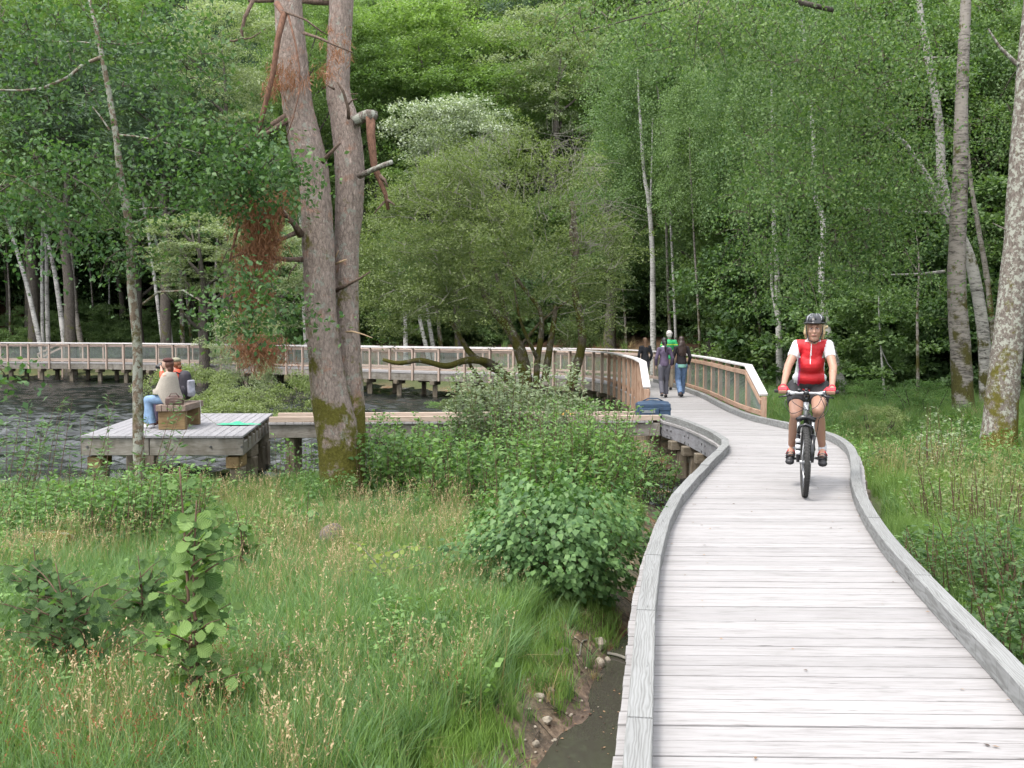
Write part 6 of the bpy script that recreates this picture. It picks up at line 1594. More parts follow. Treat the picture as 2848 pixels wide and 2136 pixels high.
mp('skin', (.42, .235, .165), .5, .06); mp('skin_pale', (.60, .38, .29), .5, .06); mp('lip', (.42, .17, .14), .5); mp('eye', (.05, .04, .035), .3); mp('eyewhite', (.6, .57, .54), .4)
mp('red', (.62, .012, .022), .6); mp('white_cloth', (.80, .80, .83), .7, .04); mp('black_cloth', (.012, .011, .014), .7); mp('magenta', (.42, .03, .16), .6)
mp('blond', (.55, .42, .24), .6, .3, sc=60); mp('helmet_black', (.012, .012, .015), .18, spec=.6); mp('helmet_grey', (.30, .31, .34), .25); mp('strap', (.02, .015, .03), .6); mp('shoe', (.02, .02, .024), .5); mp('sock', (.55, .56, .6), .8); mp('glove', (.65, .03, .05), .6)
mp('rubber', (.030, .029, .028), .75, .2); mp('frame_black', (.010, .010, .014), .25, spec=.6); mp('silver', (.55, .56, .58), .28, metal=.7); mp('rim', (.12, .12, .13), .3, metal=.7); mp('navy', (.02, .025, .10), .4); mp('decal_white', (.75, .75, .78), .4)
mp('jeans', (.13, .21, .36), .8, .25, sc=14); mp('jeans_light', (.20, .32, .50), .8, .25, sc=10); mp('hair_dark', (.035, .016, .012), .5, .3, sc=50); mp('hair_black', (.012, .010, .012), .5); mp('hair_brown', (.20, .11, .06), .55, .3, sc=50); mp('hair_white', (.55, .52, .50), .7, .2, sc=50); mp('hair_red', (.11, .04, .025), .6, .3, sc=50); mp('hair_ginger', (.24, .10, .045), .6, .3, sc=50)
mp('black_knit', (.012, .008, .012), .9); mp('plum', (.10, .075, .13), .85, .2); mp('grey_trouser', (.12, .12, .15), .8); mp('green_vest', (.02, .36, .12), .7, .35, sc=7); mp('yellow_stripe', (.45, .62, .04), .7); mp('beige', (.50, .42, .32), .8); mp('teal_hem', (.19, .42, .36), .8)
mp('dark_top', (.02, .022, .03), .8); mp('poncho', (.38, .345, .30), .95, .12, sc=60); mp('beret', (.075, .022, .018), .9); mp('orange', (.75, .11, .05), .7); mp('cap_khaki', (.27, .26, .18), .8); mp('dark_pack', (.03, .026, .04), .7); mp('pack_white', (.42, .42, .50), .6, .35); mp('brown_bag', (.11, .062, .05), .5, .25); mp('camera_black', (.012, .012, .014), .4)
mp('bag_blue', (.022, .055, .11), .65, .2, sc=14); mp('bag_trim', (.22, .25, .27), .6); mp('net_green', (.02, .42, .22), .6, .2, sc=30); mp('rod', (.62, .62, .55), .4); mp('yellow_thing', (.70, .42, .10), .6)

# ---- the bicycle; local -Y is forward, z = 0 is the deck
bike = empty('bicycle', (2.76 + .53 * math.sin(R(18)), 9.38 + .53 * math.cos(R(18)), 0), R(-18), 'black and silver mountain bike ridden along the boardwalk towards the viewer', 'bicycle')
def bpart(nm, mat, fn, par=None, smooth=True):
    mb = MB(); fn(mb); return link(nm, mb.mesh(nm, M[mat], smooth), par or bike)
def ring(mb, c, Rr, r, n=48, k=8, ax=(1, 0, 0), sx=1.0):
    vs = []; fs = []
    for i in range(n):
        a = 2 * math.pi * i / n; d = Vector((0, math.cos(a), math.sin(a)))
        for j in range(k):
            b = 2 * math.pi * j / k; vs.append(Vector(c) + d * (Rr + r * math.cos(b)) + Vector((r * sx * math.sin(b), 0, 0)))
    for i in range(n):
        for j in range(k): fs.append((i * k + j, i * k + (j + 1) % k, ((i + 1) % n) * k + (j + 1) % k, ((i + 1) % n) * k + j))
    mb.add(vs, fs)
def wheel(yc, steer=0):
    w = link('wheel', MB().tube([(-.05, 0, 0), (.05, 0, 0)], .018, 12).mesh('wheel', M['silver']), bike, (0, yc, .332))
    w.rotation_euler = (0, 0, steer)
    t = MB(); ring(t, (0, 0, 0), .304, .0265, 56, 10); link('tyre', t.mesh('tyre', M['rubber'], True), w)
    t = MB()
    for i in range(64):
        a = 2 * math.pi * i / 64
        for xo, dr, off in ((-.017, .3245, 0), (.017, .3245, .5), (0, .3300, .25)):
            aa = a + off * .098; d = Vector((0, math.cos(aa), math.sin(aa))); tt = Vector((0, -math.sin(aa), math.cos(aa)))
            t.box(d * dr + Vector((xo, 0, 0)), (.012, .013, .009), Matrix(((1, 0, 0), tt, d)).transposed())
    tag(link('tread', t.mesh('tread', M['rubber']), w), kind='stuff')
    t = MB(); ring(t, (0, 0, 0), .274, .009, 48, 6, sx=1.3); link('rim', t.mesh('rim', M['rim'], True), w)
    t = MB()
    for i in range(32):
        a = 2 * math.pi * i / 32; b = a + (.5 if i % 4 < 2 else -.5); s_ = -1 if i % 2 else 1
        t.tube([(s_ * .03, .018 * math.cos(b), .018 * math.sin(b)), (0, .268 * math.cos(a), .268 * math.sin(a))], .0013, 3, cap=False)
    tag(link('spokes', t.mesh('spokes', M['silver']), w), kind='stuff')
    t = MB(); t.tube([(-.032, 0, 0), (-.030, 0, 0)], .08, 24); link('brake_disc', t.mesh('brake_disc', M['steel']), w)
    return w
FW = wheel(-.53, R(5.5)); RW = wheel(.53)
def f_fork(mb):
    for s_ in (-1, 1): mb.tube([(s_ * .062, -.53, .33), (s_ * .066, -.50, .44), (s_ * .066, -.468, .58)], [.017, .022, .021], 12)
    mb.tube([(-.066, -.475, .60), (-.055, -.50, .665), (0, -.512, .685), (.055, -.50, .665), (.066, -.475, .60)], .016, 10)
bpart('fork', 'frame_black', f_fork)
def f_st(mb):
    for s_ in (-1, 1): mb.tube([(s_ * .066, -.468, .575), (s_ * .066, -.435, .72)], .0155, 12)
bpart('fork_tube', 'silver', f_st)
for s_ in (-1,):
    for k in range(3): bpart('fork_decal', 'decal_white', lambda mb: mb.tube([(s_ * .0665, -.523 + .01 * k * 1.1, .40 + k * .055), (s_ * .0665, -.516 + .01 * k * 1.1, .435 + k * .055)], .0235, 12, flat=(1, 1)))
bpart('fork_crown', 'frame_black', lambda mb: (mb.tube([(-.085, -.435, .715), (-.03, -.428, .745), (.03, -.428, .745), (.085, -.435, .715)], .027, 10), mb.tube([(0, -.43, .73), (0, -.425, .76)], .03, 12)))
bpart('head_tube', 'silver', lambda mb: mb.tube([(0, -.428, .755), (0, -.395, .885)], .026, 14))
bpart('stem', 'frame_black', lambda mb: (mb.tube([(0, -.392, .885), (0, -.382, .955)], .021, 12), mb.tube([(0, -.382, .945), (0, -.445, .978)], .019, 12), mb.tube([(-.026, -.45, .98), (.026, -.45, .98)], .024, 12)))
bpart('handlebar', 'silver', lambda mb: mb.tube([(-.28, -.415, .992), (-.18, -.43, .990), (-.09, -.448, .978), (.09, -.448, .978), (.18, -.43, .990), (.28, -.415, .992)], .0125, 12))
for s_ in (-1, 1):
    bpart('grip', 'rubber', lambda mb: mb.tube([(s_ * .168, -.432, .99), (s_ * .292, -.413, .993)], .0175, 12))
    bpart('brake_lever', 'frame_black', lambda mb: (mb.tube([(s_ * .135, -.455, .978), (s_ * .175, -.50, .955), (s_ * .25, -.498, .938)], [.016, .009, .007], 8), mb.ell((s_ * .155, -.462, .968), (.032, .022, .024))))
    bpart('shifter', 'silver', lambda mb: mb.ell((s_ * .125, -.468, .975), (.034, .026, .018)))
bpart('bell', 'frame_black', lambda mb: (mb.ell((-.065, -.45, 1.005), (.022, .02, .018)), mb.ell((.0, -.44, 1.01), (.018, .025, .014))))
def f_frame(mb):
    mb.tube([(0, -.415, .85), (0, .20, .74)], .018, 10); mb.tube([(0, -.425, .785), (0, .08, .315)], .023, 10); mb.tube([(0, .08, .30), (0, .235, .80)], .017, 10)
    for s_ in (-1, 1): mb.tube([(s_ * .02, .10, .30), (s_ * .065, .53, .332)], .011, 8); mb.tube([(s_ * .02, .215, .73), (s_ * .065, .53, .332)], .010, 8)
bpart('frame', 'frame_black', f_frame)
bpart('seat_post', 'silver', lambda mb: mb.tube([(0, .235, .79), (0, .255, .90)], .014, 10))
bpart('saddle', 'black_cloth', lambda mb: (mb.ell((0, .31, .925), (.075, .09, .024)), mb.ell((0, .20, .925), (.026, .14, .022))))
crk_ = bpart('crank', 'silver', lambda mb: (mb.tube([(-.065, .08, .30), (.065, .08, .30)], .02, 12), mb.tube([(.07, .08, .30), (.075, -.08, .325)], [.015, .012], 8), mb.tube([(-.07, .08, .30), (-.075, .225, .275)], [.015, .012], 8)))
bpart('chainring', 'rim', lambda mb: mb.tube([(-.048, .08, .30), (-.044, .08, .30)], .09, 32))
bpart('pedal', 'frame_black', lambda mb: mb.box((.125, -.08, .318), (.085, .07, .018), None, 0, .004), crk_, False); bpart('pedal', 'frame_black', lambda mb: mb.box((-.125, .225, .27), (.085, .07, .018), None, 0, .004), crk_, False)
for pth in ([(-.15, -.47, .97), (-.19, -.52, .88), (-.13, -.54, .79), (-.02, -.49, .83), (.02, -.44, .90)], [(-.13, -.47, .965), (-.12, -.53, .90), (-.03, -.53, .84), (.05, -.47, .80), (.06, -.44, .76)],
            [(.14, -.47, .97), (.20, -.53, .87), (.16, -.55, .77), (.06, -.50, .76), (-.02, -.45, .86)], [(.12, -.47, .965), (.17, -.52, .84), (.12, -.53, .74), (.11, -.50, .66), (.09, -.50, .55), (.072, -.52, .42)], [(.15, -.46, .97), (.10, -.52, .86), (.00, -.52, .82), (-.03, -.45, .84)]):
    bpart('cable', 'frame_black', lambda mb: mb.tube([Vector(t) for t in catmull(pth, 6)], .0032, 6))

# ---- the cyclist, in the bicycle's frame
cy = empty('person', bike.location, R(-18), 'woman in red and white cycling jersey, black shorts and helmet riding a mountain bike', 'person')
SH_ = {-1: Vector((-.103, .035, 1.425)), 1: Vector((.183, .035, 1.425))}
EL_ = {-1: Vector((-.185, -.12, 1.215)), 1: Vector((.238, -.12, 1.215))}
WR_ = {-1: Vector((-.215, -.36, 1.035)), 1: Vector((.232, -.36, 1.035))}
HIP = {-1: Vector((-.108, .23, .985)), 1: Vector((.118, .23, .985))}
KN = {-1: Vector((-.105, -.08, .735)), 1: Vector((.105, -.17, .79))}
AN = {-1: Vector((-.158, .23, .385)), 1: Vector((.148, .05, .40))}
HC = Vector((.058, -.075, 1.575))
def f_body(mb):
    chain(mb, [(0, .24, .98), (.01, .20, 1.10), (.025, .11, 1.28), (.035, .05, 1.40)], [.13, .115, .125, .105])
    cap(mb, (.035, .04, 1.41), (.052, -.03, 1.50), .058, .052)
    # head
    mb.ell(HC + Vector((0, .025, .045)), (.074, .092, .085)); mb.ell(HC + Vector((0, -.015, -.02)), (.062, .072, .085)); mb.ell(HC + Vector((0, -.045, -.085)), (.036, .034, .030))
    cap(mb, HC + Vector((0, -.088, .018)), HC + Vector((0, -.106, -.022)), .009, .014); mb.ell(HC + Vector((0, -.078, .036)), (.048, .018, .012)); mb.ell(HC + Vector((0, -.082, -.052)), (.024, .012, .010))
    for s_ in (-1, 1):
        mb.ell(HC + Vector((s_ * .034, -.058, -.018)), (.022, .024, .022)); mb.ell(HC + Vector((s_ * .076, .01, -.005)), (.010, .02, .03))
        chain(mb, [SH_[s_], EL_[s_], WR_[s_]], [.050, .040, .026]); mb.ell(EL_[s_].lerp(WR_[s_], .28), (.041, .045, .045))
        cap(mb, WR_[s_], WR_[s_] + Vector((0, -.045, -.022)), .026, .032)
        chain(mb, [HIP[s_], HIP[s_].lerp(KN[s_], .5), KN[s_]], [.095, .080, .058]); mb.ell(KN[s_] + Vector((0, -.012, .004)), (.052, .052, .056))
        chain(mb, [KN[s_], KN[s_].lerp(AN[s_], .32) + Vector((0, .022, 0)), AN[s_].lerp(KN[s_], .25), AN[s_]], [.052, .057, .040, .034]); cap(mb, AN[s_], AN[s_] + Vector((0, -.11, -.065)), .034, .032)
        # bare finger ends and thumb curled round the grip
        for j in range(4):
            x = s_ * (.183 + .0215 * j) + (.006 if s_ > 0 else 0); L = (.95, 1.0, .97, .85)[j]
            chain(mb, [(x, -.392, 1.024), (x, -.430, 1.020), (x, -.455 * 1, .998 - .004 * (1 - L)), (x, -.447, .972 + .01 * (1 - L))], [.0115, .0108, .0100, .0088])
        chain(mb, [(s_ * .179, -.380, 1.015), (s_ * .161, -.405, .992), (s_ * .165, -.432, .968)], [.0125, .0115, .0095])
body = solid('body', f_body, M['skin'], cy, .0062, 4)
def f_glove(mb):
    for s_ in (-1, 1):
        cap(mb, WR_[s_] + Vector((0, -.002, 0)), WR_[s_] + Vector((0, -.03, -.012)), .031, .036, True)
        xm = s_ * .215 + (.006 if s_ > 0 else 0)
        mb.ell((xm, -.395, 1.018), (.050, .036, .022))
        for j in range(4):
            x = s_ * (.183 + .0215 * j) + (.006 if s_ > 0 else 0); chain(mb, [(x, -.395, 1.025), (x, -.430, 1.021), (x, -.452, 1.006)], [.0135, .0130, .0122])
        chain(mb, [(s_ * .183, -.378, 1.015), (s_ * .165, -.400, .998)], [.015, .014])
solid('gloves', f_glove, M['glove'], cy, .0048, 2)
def f_jersey(mb):
    chain(mb, [(0, .225, 1.03), (.01, .18, 1.13), (.025, .10, 1.28), (.035, .045, 1.395)], [.165, .145, .132, .105]); mb.ell((.012, .13, 1.10), (.170, .12, .08)); mb.ell((.022, .06, 1.24), (.140, .11, .10))
    for s_ in (-1, 1):
        mb.ell((.025 + s_ * .055, .018, 1.27), (.068, .050, .075)); cap(mb, (.035, .05, 1.41), SH_[s_], .070, .058); cap(mb, SH_[s_], SH_[s_].lerp(EL_[s_], .56), .056, .052, True); mb.ell(SH_[s_], (.058,) * 3)
    cap(mb, (.036, .04, 1.42), (.046, -.005, 1.485), .066, .060, True)
def pick_j(p):
    x = p.x - .03; z = p.z
    if (p - Vector((.044, .005, 1.47))).length < .075 and z > 1.462: return 1
    if abs(p.x - .018 - (z - 1.2) * .06) < .0045 and p.y < .03 and 1.24 < z < 1.45: return 1
    if abs(x) > .125 + (z - 1.40) * .25 and z > 1.30: return 1
    w = .118 + .10 * abs(z - 1.20) if z > 1.02 else .2
    if z < 1.30 and abs(x) > w: return 1
    if z < 1.30 and abs(x) > w - .018 and x < 0: return 2
    return 0
solid('jersey', f_jersey, [M['red'], M['white_cloth'], M['magenta']], cy, .0075, 5, pick_j)
bpart('zip', 'decal_white', lambda mb: mb.tube([(.030, -.072, 1.42), (.026, -.068, 1.36), (.020, -.070, 1.29)], .0028, 6), cy)
def f_shorts(mb):
    chain(mb, [(0, .25, .98), (.005, .20, 1.07)], [.155, .158]); mb.ell((.005, .22, 1.0), (.20, .13, .11)); mb.ell((0, .17, 1.0), (.13, .10, .08))
    for s_ in (-1, 1): cap(mb, HIP[s_], HIP[s_].lerp(KN[s_], .30), .108, .102); cap(mb, HIP[s_].lerp(KN[s_], .2), HIP[s_].lerp(KN[s_], .60), .102, .090, True)
solid('shorts', f_shorts, M['black_cloth'], cy, .009, 4)
for s_ in (-1, 1):
    A_ = AN[s_]
    solid('sock', lambda mb: cap(mb, A_ + Vector((0, 0, .055)), A_ + Vector((0, -.02, -.02)), .0405, .042, True), M['sock'], cy, .006, 2)
    def f_shoe(mb): mb.ell(A_ + Vector((0, -.01, -.052)), (.043, .055, .042)); cap(mb, A_ + Vector((0, -.03, -.055)), A_ + Vector((s_ * .004, -.13, -.115)), .045, .042); mb.ell(A_ + Vector((s_ * .006, -.155, -.13)), (.046, .045, .032)); cap(mb, A_ + Vector((0, .03, -.01)), A_ + Vector((0, .04, -.06)), .034, .036, True)
    sh_ = solid('shoe', f_shoe, M['shoe'], cy, .006, 3)
    for k in range(3):
        c_ = A_ + Vector((s_ * .002, -.075 - .035 * k, -.030 - .018 * k)); link('strap', MB().tube([c_ + Vector((-.046, .012, -.03)), c_ + Vector((-.028, -.002, .006)), c_ + Vector((0, -.006, .014)), c_ + Vector((.028, -.002, .006)), c_ + Vector((.046, .012, -.03))], .008, 6, flat=(1.6, .5)).mesh('strap', M['glove'] if k == 0 else M['rim'], True), sh_)
# head details
def hp(dx, dy, dz): return HC + Vector((dx, dy, dz))
for s_ in (-1, 1):
    link('eye', MB().ell(hp(s_ * .029, -.076, .016), (.0135, .006, .0065)).mesh('eye', M['eyewhite'], True), cy)
    link('iris', MB().ell(hp(s_ * .029 , -.0805, .016), (.0062, .004, .0062)).mesh('iris', M['eye'], True), cy)
    link('eyelid', MB().tube([hp(s_ * .014, -.080, .020), hp(s_ * .029, -.086, .0245), hp(s_ * .045, -.074, .019)], .0028, 6).mesh('eyelid', M['lip'], True), cy)
    link('eyebrow', MB().tube([hp(s_ * .014, -.092, .034), hp(s_ * .030, -.092, .040), hp(s_ * .048, -.078, .036)], .0032, 6).mesh('eyebrow', M['hair_brown'], True), cy)
    link('helmet_strap', MB().tube([hp(s_ * .078, -.01, .055), hp(s_ * .074, -.02, -.03), hp(s_ * .05, -.04, -.10), hp(0, -.045, -.122)], .005, 6).mesh('helmet_strap', M['strap'], True), cy)
link('mouth', MB().tube([hp(-.024, -.080, -.054), hp(-.01, -.094, -.051), hp(0, -.096, -.052), hp(.01, -.094, -.051), hp(.024, -.080, -.054)], [.003, .0052, .005, .0052, .003], 6).mesh('mouth', M['lip'], True), cy)
def f_hair(mb):
    for s_ in (-1, 1): cap(mb, hp(s_ * .070, .005, .05), hp(s_ * .082, .01, -.03), .022, .024); cap(mb, hp(s_ * .08, .02, -.02), hp(s_ * .078, .03, -.075), .022, .014)
    mb.ell(hp(0, .06, .0), (.08, .06, .08)); mb.ell(hp(.098, .03, .028), (.030, .03, .016)); cap(mb, hp(.10, .03, .03), hp(.125, .03, .045), .012, .005)
solid('hair', f_hair, M['blond'], cy, .007, 2)
hel = Vector((HC.x, HC.y + .015, HC.z + .075))
def f_helm(mb):
    vs = []; nu, nv = 28, 9
    for j in range(nv + 1):
        ph = j / nv * math.pi * .56
        for i in range(nu):
            a = 2 * math.pi * i / nu; pk = 1 + .05 * math.cos(a + math.pi / 2) ** 2
            rib = 1 + (.045 if (i % 4 < 2 and 1 < j < nv) else -.035) * (1 if j < nv - 0 else 0)
            vs.append(hel + Vector((.098 * math.sin(ph) * math.cos(a) * rib, .135 * math.sin(ph) * math.sin(a) * rib * pk, .090 * math.cos(ph) * (rib if j < nv else 1))))
    fs = [(j * nu + i, (j + 1) * nu + i, (j + 1) * nu + (i + 1) % nu, j * nu + (i + 1) % nu) for j in range(nv) for i in range(nu)]
    mb.add(vs, fs)
hm = bpart('helmet', 'helmet_black', f_helm, cy, False)
for i, (x0, x1) in enumerate(((-.075, -.028), (-.045, -.012), (.045, .012), (.075, .028), (-.092, -.070), (.092, .070))):
    bpart('helmet_rib', 'helmet_grey', lambda mb: mb.tube([hel + Vector((x0 * .9, -.108 if i < 4 else -.04, .018)), hel + Vector((x0 * .82, -.084 if i < 4 else -.01, .052)), hel + Vector((x1 * 1.2, -.04, .080 if i < 4 else .055)), hel + Vector((x1 * 1.2, .06, .076 if i < 4 else .055))], [.003, .007, .006, .003], 6), hm)
bpart('helmet_rim', 'helmet_black', lambda mb: mb.tube([hel + Vector((.100 * math.cos(a), .142 * math.sin(a), -.008 - .010 * math.sin(a) * 0)) for a in np.linspace(0, 2 * math.pi, 25)], .010, 6), hm)

# ---- walkers seen from behind (local +Y is where they walk), built at 1.70 m then scaled
def walker(x, y, h, heading, label, top, trouser, hair, hair_len, step=.16, bag=None, hem=None, vest=None, seed=0, shoe='shoe', skin='skin_pale', arm=.0, slim=1.0, flare=1.0):
    k = h / 1.70; root = empty('person', (x, y, .003), heading, label, 'person', None); root.scale = (k, k, k)
    hip = {s_: Vector((s_ * .085, 0, .88)) for s_ in (-1, 1)}; kn = {1: Vector((.085, .06 + step * .4, .48)), -1: Vector((-.085, .03 - step * .1, .47))}; an = {1: Vector((.08, step, .09)), -1: Vector((-.08, -step * 1.25, .13))}
    sh = {s_: Vector((s_ * .165 * slim, -.01, 1.38)) for s_ in (-1, 1)}; el = {s_: Vector((s_ * (.225 * slim + .02), -.03 - s_ * arm, 1.12)) for s_ in (-1, 1)}; wr = {s_: Vector((s_ * (.205 * slim + .02), .08 - s_ * arm * 1.5, .90)) for s_ in (-1, 1)}
    def f_b(mb):
        chain(mb, [(0, 0, .92), (0, .01, 1.12), (0, 0, 1.32)], [.12, .105, .11]); cap(mb, (0, 0, 1.38), (0, .01, 1.50), .05, .045)
        mb.ell((0, .02, 1.595), (.072, .09, .10)); mb.ell((0, .055, 1.55), (.05, .05, .05)); mb.ell((0, .112, 1.575), (.011, .014, .016))
        for s_ in (-1, 1):
            mb.ell((s_ * .073, .02, 1.58), (.010, .018, .028)); chain(mb, [sh[s_], el[s_], wr[s_]], [.046, .036, .026]); chain(mb, [hip[s_], kn[s_], an[s_]], [.088, .056, .036]); cap(mb, an[s_], an[s_] + Vector((0, .11, -.05)), .032, .03)
            for j in range(4): chain(mb, [wr[s_], wr[s_] + Vector((s_ * .004, (.5 - j / 3) * .045, -.075)), wr[s_] + Vector((-s_ * .006, (.5 - j / 3) * .055, -.125 + .012 * abs(j - 1.3)))], [.024, .012, .008])
            chain(mb, [wr[s_] + Vector((0, .02, -.02)), wr[s_] + Vector((-s_ * .006, .05, -.07))], [.014, .009])
    solid('body', f_b, M[skin], root, .012, 3)
    def f_t(mb):
        mb.ell((0, 0, .90), (.155, .115, .10)); 
        for s_ in (-1, 1): chain(mb, [hip[s_], kn[s_]], [.102, .072 * flare]); cap(mb, kn[s_], an[s_] + Vector((0, 0, .0)), .070 * flare, .066 * flare, True)
    solid('trousers', f_t, M[trouser], root, .012, 3)
    def f_top(mb):
        chain(mb, [(0, .0, .97), (0, .01, 1.14), (0, 0, 1.33)], [.145 * slim, .128 * slim, .135 * slim]); mb.ell((0, 0, 1.28), (.17 * slim, .11, .11)); cap(mb, sh[-1], sh[1], .062, .062)
        if hem is None or True: cap(mb, (0, 0, .90), (0, 0, 1.0), .15 * slim, .145 * slim, True)
        if not vest:
            for s_ in (-1, 1): cap(mb, sh[s_], el[s_], .060, .050); cap(mb, el[s_], el[s_].lerp(wr[s_], .9), .050, .040, True)
        else:
            for s_ in (-1, 1): cap(mb, sh[s_], sh[s_].lerp(el[s_], .7), .062, .060, True)
    pk = (lambda p: 1 if abs(p.z - 1.10 - .25 * abs(p.x)) < .022 or abs(p.z - 1.30) < .012 else 0) if vest else None
    solid('top', f_top, [M[top], M['yellow_stripe']] if vest else M[top], root, .012, 3, pk)
    if hem: solid('shirt_hem', lambda mb: cap(mb, (0, 0, .83), (0, 0, .93), .160, .152, True), M[hem], root, .012, 2)
    for s_ in (-1, 1): solid('shoe', lambda mb: (mb.ell(an[s_] + Vector((0, -.01, -.045)), (.042, .055, .04)), cap(mb, an[s_] + Vector((0, .02, -.052)), an[s_] + Vector((0, .13, -.062)), .040, .034)), M[shoe], root, .009, 2)
    g = np.random.default_rng(seed)
    def f_h(mb):
        mb.ell((0, .005, 1.625), (.086, .098, .092)); mb.ell((0, -.03, 1.57), (.082, .07, .09))
        if hair_len == 'long':
            mb.ell((0, -.07, 1.46), (.105, .06, .14)); mb.ell((0, -.085, 1.30), (.115, .055, .17)); mb.ell((-.06, -.08, 1.34), (.07, .05, .16)); mb.ell((.06, -.08, 1.34), (.07, .05, .16))
            for i in range(26): x0 = g.uniform(-.10, .10); cap(mb, (x0 * .9, -.10, g.uniform(1.3, 1.5)), (x0 * 1.15, -.115, g.uniform(1.10, 1.3)), .024, .010)
        elif hair_len == 'straight':
            mb.ell((0, -.06, 1.45), (.085, .05, .16)); mb.ell((0, -.075, 1.32), (.075, .04, .13))
            for i in range(12): x0 = g.uniform(-.06, .06); cap(mb, (x0, -.09, 1.4), (x0 * 1.1, -.10, g.uniform(1.14, 1.24)), .022, .008)
        elif hair_len == 'pony': mb.ell((0, -.105, 1.58), (.032, .032, .03)); chain(mb, [(0, -.12, 1.56), (.0, -.145, 1.44), (.0, -.14, 1.30)], [.028, .036, .012])
        else:
            for i in range(16): d_ = rand_dirs(1, g)[0]; mb.ell((d_[0] * .06, -.02 + d_[1] * .06, 1.62 + d_[2] * .05), (.035, .035, .03))
    solid('hair', f_h, M[hair], root, .010, 2)
    return root
walker(4.06, 24.0, 1.45, R(8), 'girl with very long dark curly hair, black jumper and blue jeans walking away', 'black_knit', 'jeans', 'hair_dark', 'long', hem='teal_hem', seed=1, flare=1.15, arm=.01)
w2 = walker(3.62, 23.8, 1.42, R(4), 'girl with black ponytail, plum grey top and dark trousers walking away', 'plum', 'grey_trouser', 'hair_black', 'pony', step=.10, seed=2, slim=.95)
solid('collar', lambda mb: mb.ell((0, .0, 1.45), (.085, .075, .03)), M['decal_white'], w2, .010, 2)
walker(4.22, 26.9, 1.60, R(0), 'white haired walker in a bright green vest and beige trousers in front of the girls', 'green_vest', 'beige', 'hair_white', 'short', step=.14, vest=True, seed=3)
walker(3.72, 28.0, 1.40, R(20), 'child with long fair brown hair and dark top half hidden behind the slanted railing end', 'dark_top', 'grey_trouser', 'hair_brown', 'straight', step=.1, seed=4)

# ---- the pair on the bench (local +Y is the way they face: towards the lake)
def sitter(x, y, rz, label, k=.87):
    root = empty('person', (x, y, .002), rz, label, 'person'); root.scale = (k, k, k); return root
def sit_body(root, arms, skin='skin_pale', lean=.0, headturn=0, kn=None, an=None):
    hip = {s_: Vector((s_ * .09, 0, .55)) for s_ in (-1, 1)}; kn = kn or {s_: Vector((s_ * .09, .42, .50)) for s_ in (-1, 1)}; an = an or {s_: Vector((s_ * .09, .40, .085)) for s_ in (-1, 1)}
    def f_b(mb):
        chain(mb, [(0, 0, .53), (0, .02 + lean * .4, .74), (0, lean, .96)], [.12, .108, .105]); cap(mb, (0, lean, 1.0), (0, lean + .03, 1.11), .048, .044)
        mb.ell((0, lean + .045, 1.20), (.072, .09, .10)); mb.ell((0, lean + .08, 1.155), (.05, .05, .05)); mb.ell((0, lean + .137, 1.18), (.011, .014, .016))
        for s_ in (-1, 1):
            e, w = arms[s_]; sh = Vector((s_ * .16, lean, .985)); chain(mb, [sh, e, w], [.046, .036, .026]); chain(mb, [hip[s_], kn[s_], an[s_]], [.085, .056, .036]); cap(mb, an[s_], an[s_] + Vector((0, .11, -.045)), .032, .03)
            d = (Vector(w) - Vector(e)).normalized()
            for j in range(4): q = Vector(w) + d * .06 + Vector(((j - 1.5) * .016, 0, .012)); chain(mb, [Vector(w), q, q + Vector((-s_ * .02, .015, -.025))], [.022, .012, .009])
            chain(mb, [Vector(w), Vector(w) + d * .03 + Vector((-s_ * .03, 0, .02))], [.014, .010])
    solid('body', f_b, M[skin], root, .011, 3)
    return hip, kn, an
r1 = sitter(-5.56, 16.22, R(80), 'seated woman in a beige poncho and brown beret, blue jeans, looking over the lake')
kn1 = {-1: Vector((-.11, .38, .53)), 1: Vector((.06, .44, .51))}; an1 = {-1: Vector((-.12, .30, .085)), 1: Vector((.08, .50, .09))}
hip, kn_, an_ = sit_body(r1, {-1: (Vector((-.15, .08, .76)), Vector((-.05, .17, .68))), 1: (Vector((.15, .08, .76)), Vector((.05, .17, .68)))}, kn=kn1, an=an1)
solid('jeans', lambda mb: [mb.ell((0, 0, .50), (.15, .13, .09))] + [(cap(mb, hip[s_], kn_[s_], .10, .078), cap(mb, kn_[s_], an_[s_], .078, .085, True)) for s_ in (-1, 1)], M['jeans_light'], r1, .011, 3)
def f_pon(mb):
    vs = []; n = 20
    rings_ = [(1.055, .055, .05, .02), (1.03, .17, .10, .01), (.94, .215, .14, .02), (.74, .235, .21, .05), (.58, .25, .27, .05), (.50, .24, .29, .04)]
    for z, rx, ry, yo in rings_:
        for i in range(n):
            a = 2 * math.pi * i / n; f = 1 + .06 * math.sin(5 * a + z * 4) * (1.1 - z); vs.append((rx * f * math.cos(a), yo - .02 + ry * f * math.sin(a), z - (.10 if (z < .55 and math.sin(a) < -.2) else 0) + (.14 if (z < .6 and math.sin(a) > .3) else 0)))
    fs = [(j * n + i, j * n + (i + 1) % n, (j + 1) * n + (i + 1) % n, (j + 1) * n + i) for j in range(len(rings_) - 1) for i in range(n)]; mb.add(vs, fs)
link('poncho', (lambda b: (f_pon(b), b.mesh('poncho', M['poncho'], True))[1])(MB()), r1)
solid('hair', lambda mb: [mb.ell((0, -.005, 1.19), (.084, .09, .09)), mb.ell((0, -.03, 1.10), (.07, .055, .08))], M['hair_red'], r1, .010, 2)
solid('beret', lambda mb: [mb.ell((0, .015, 1.265), (.102, .105, .05))], M['beret'], r1, .010, 2)
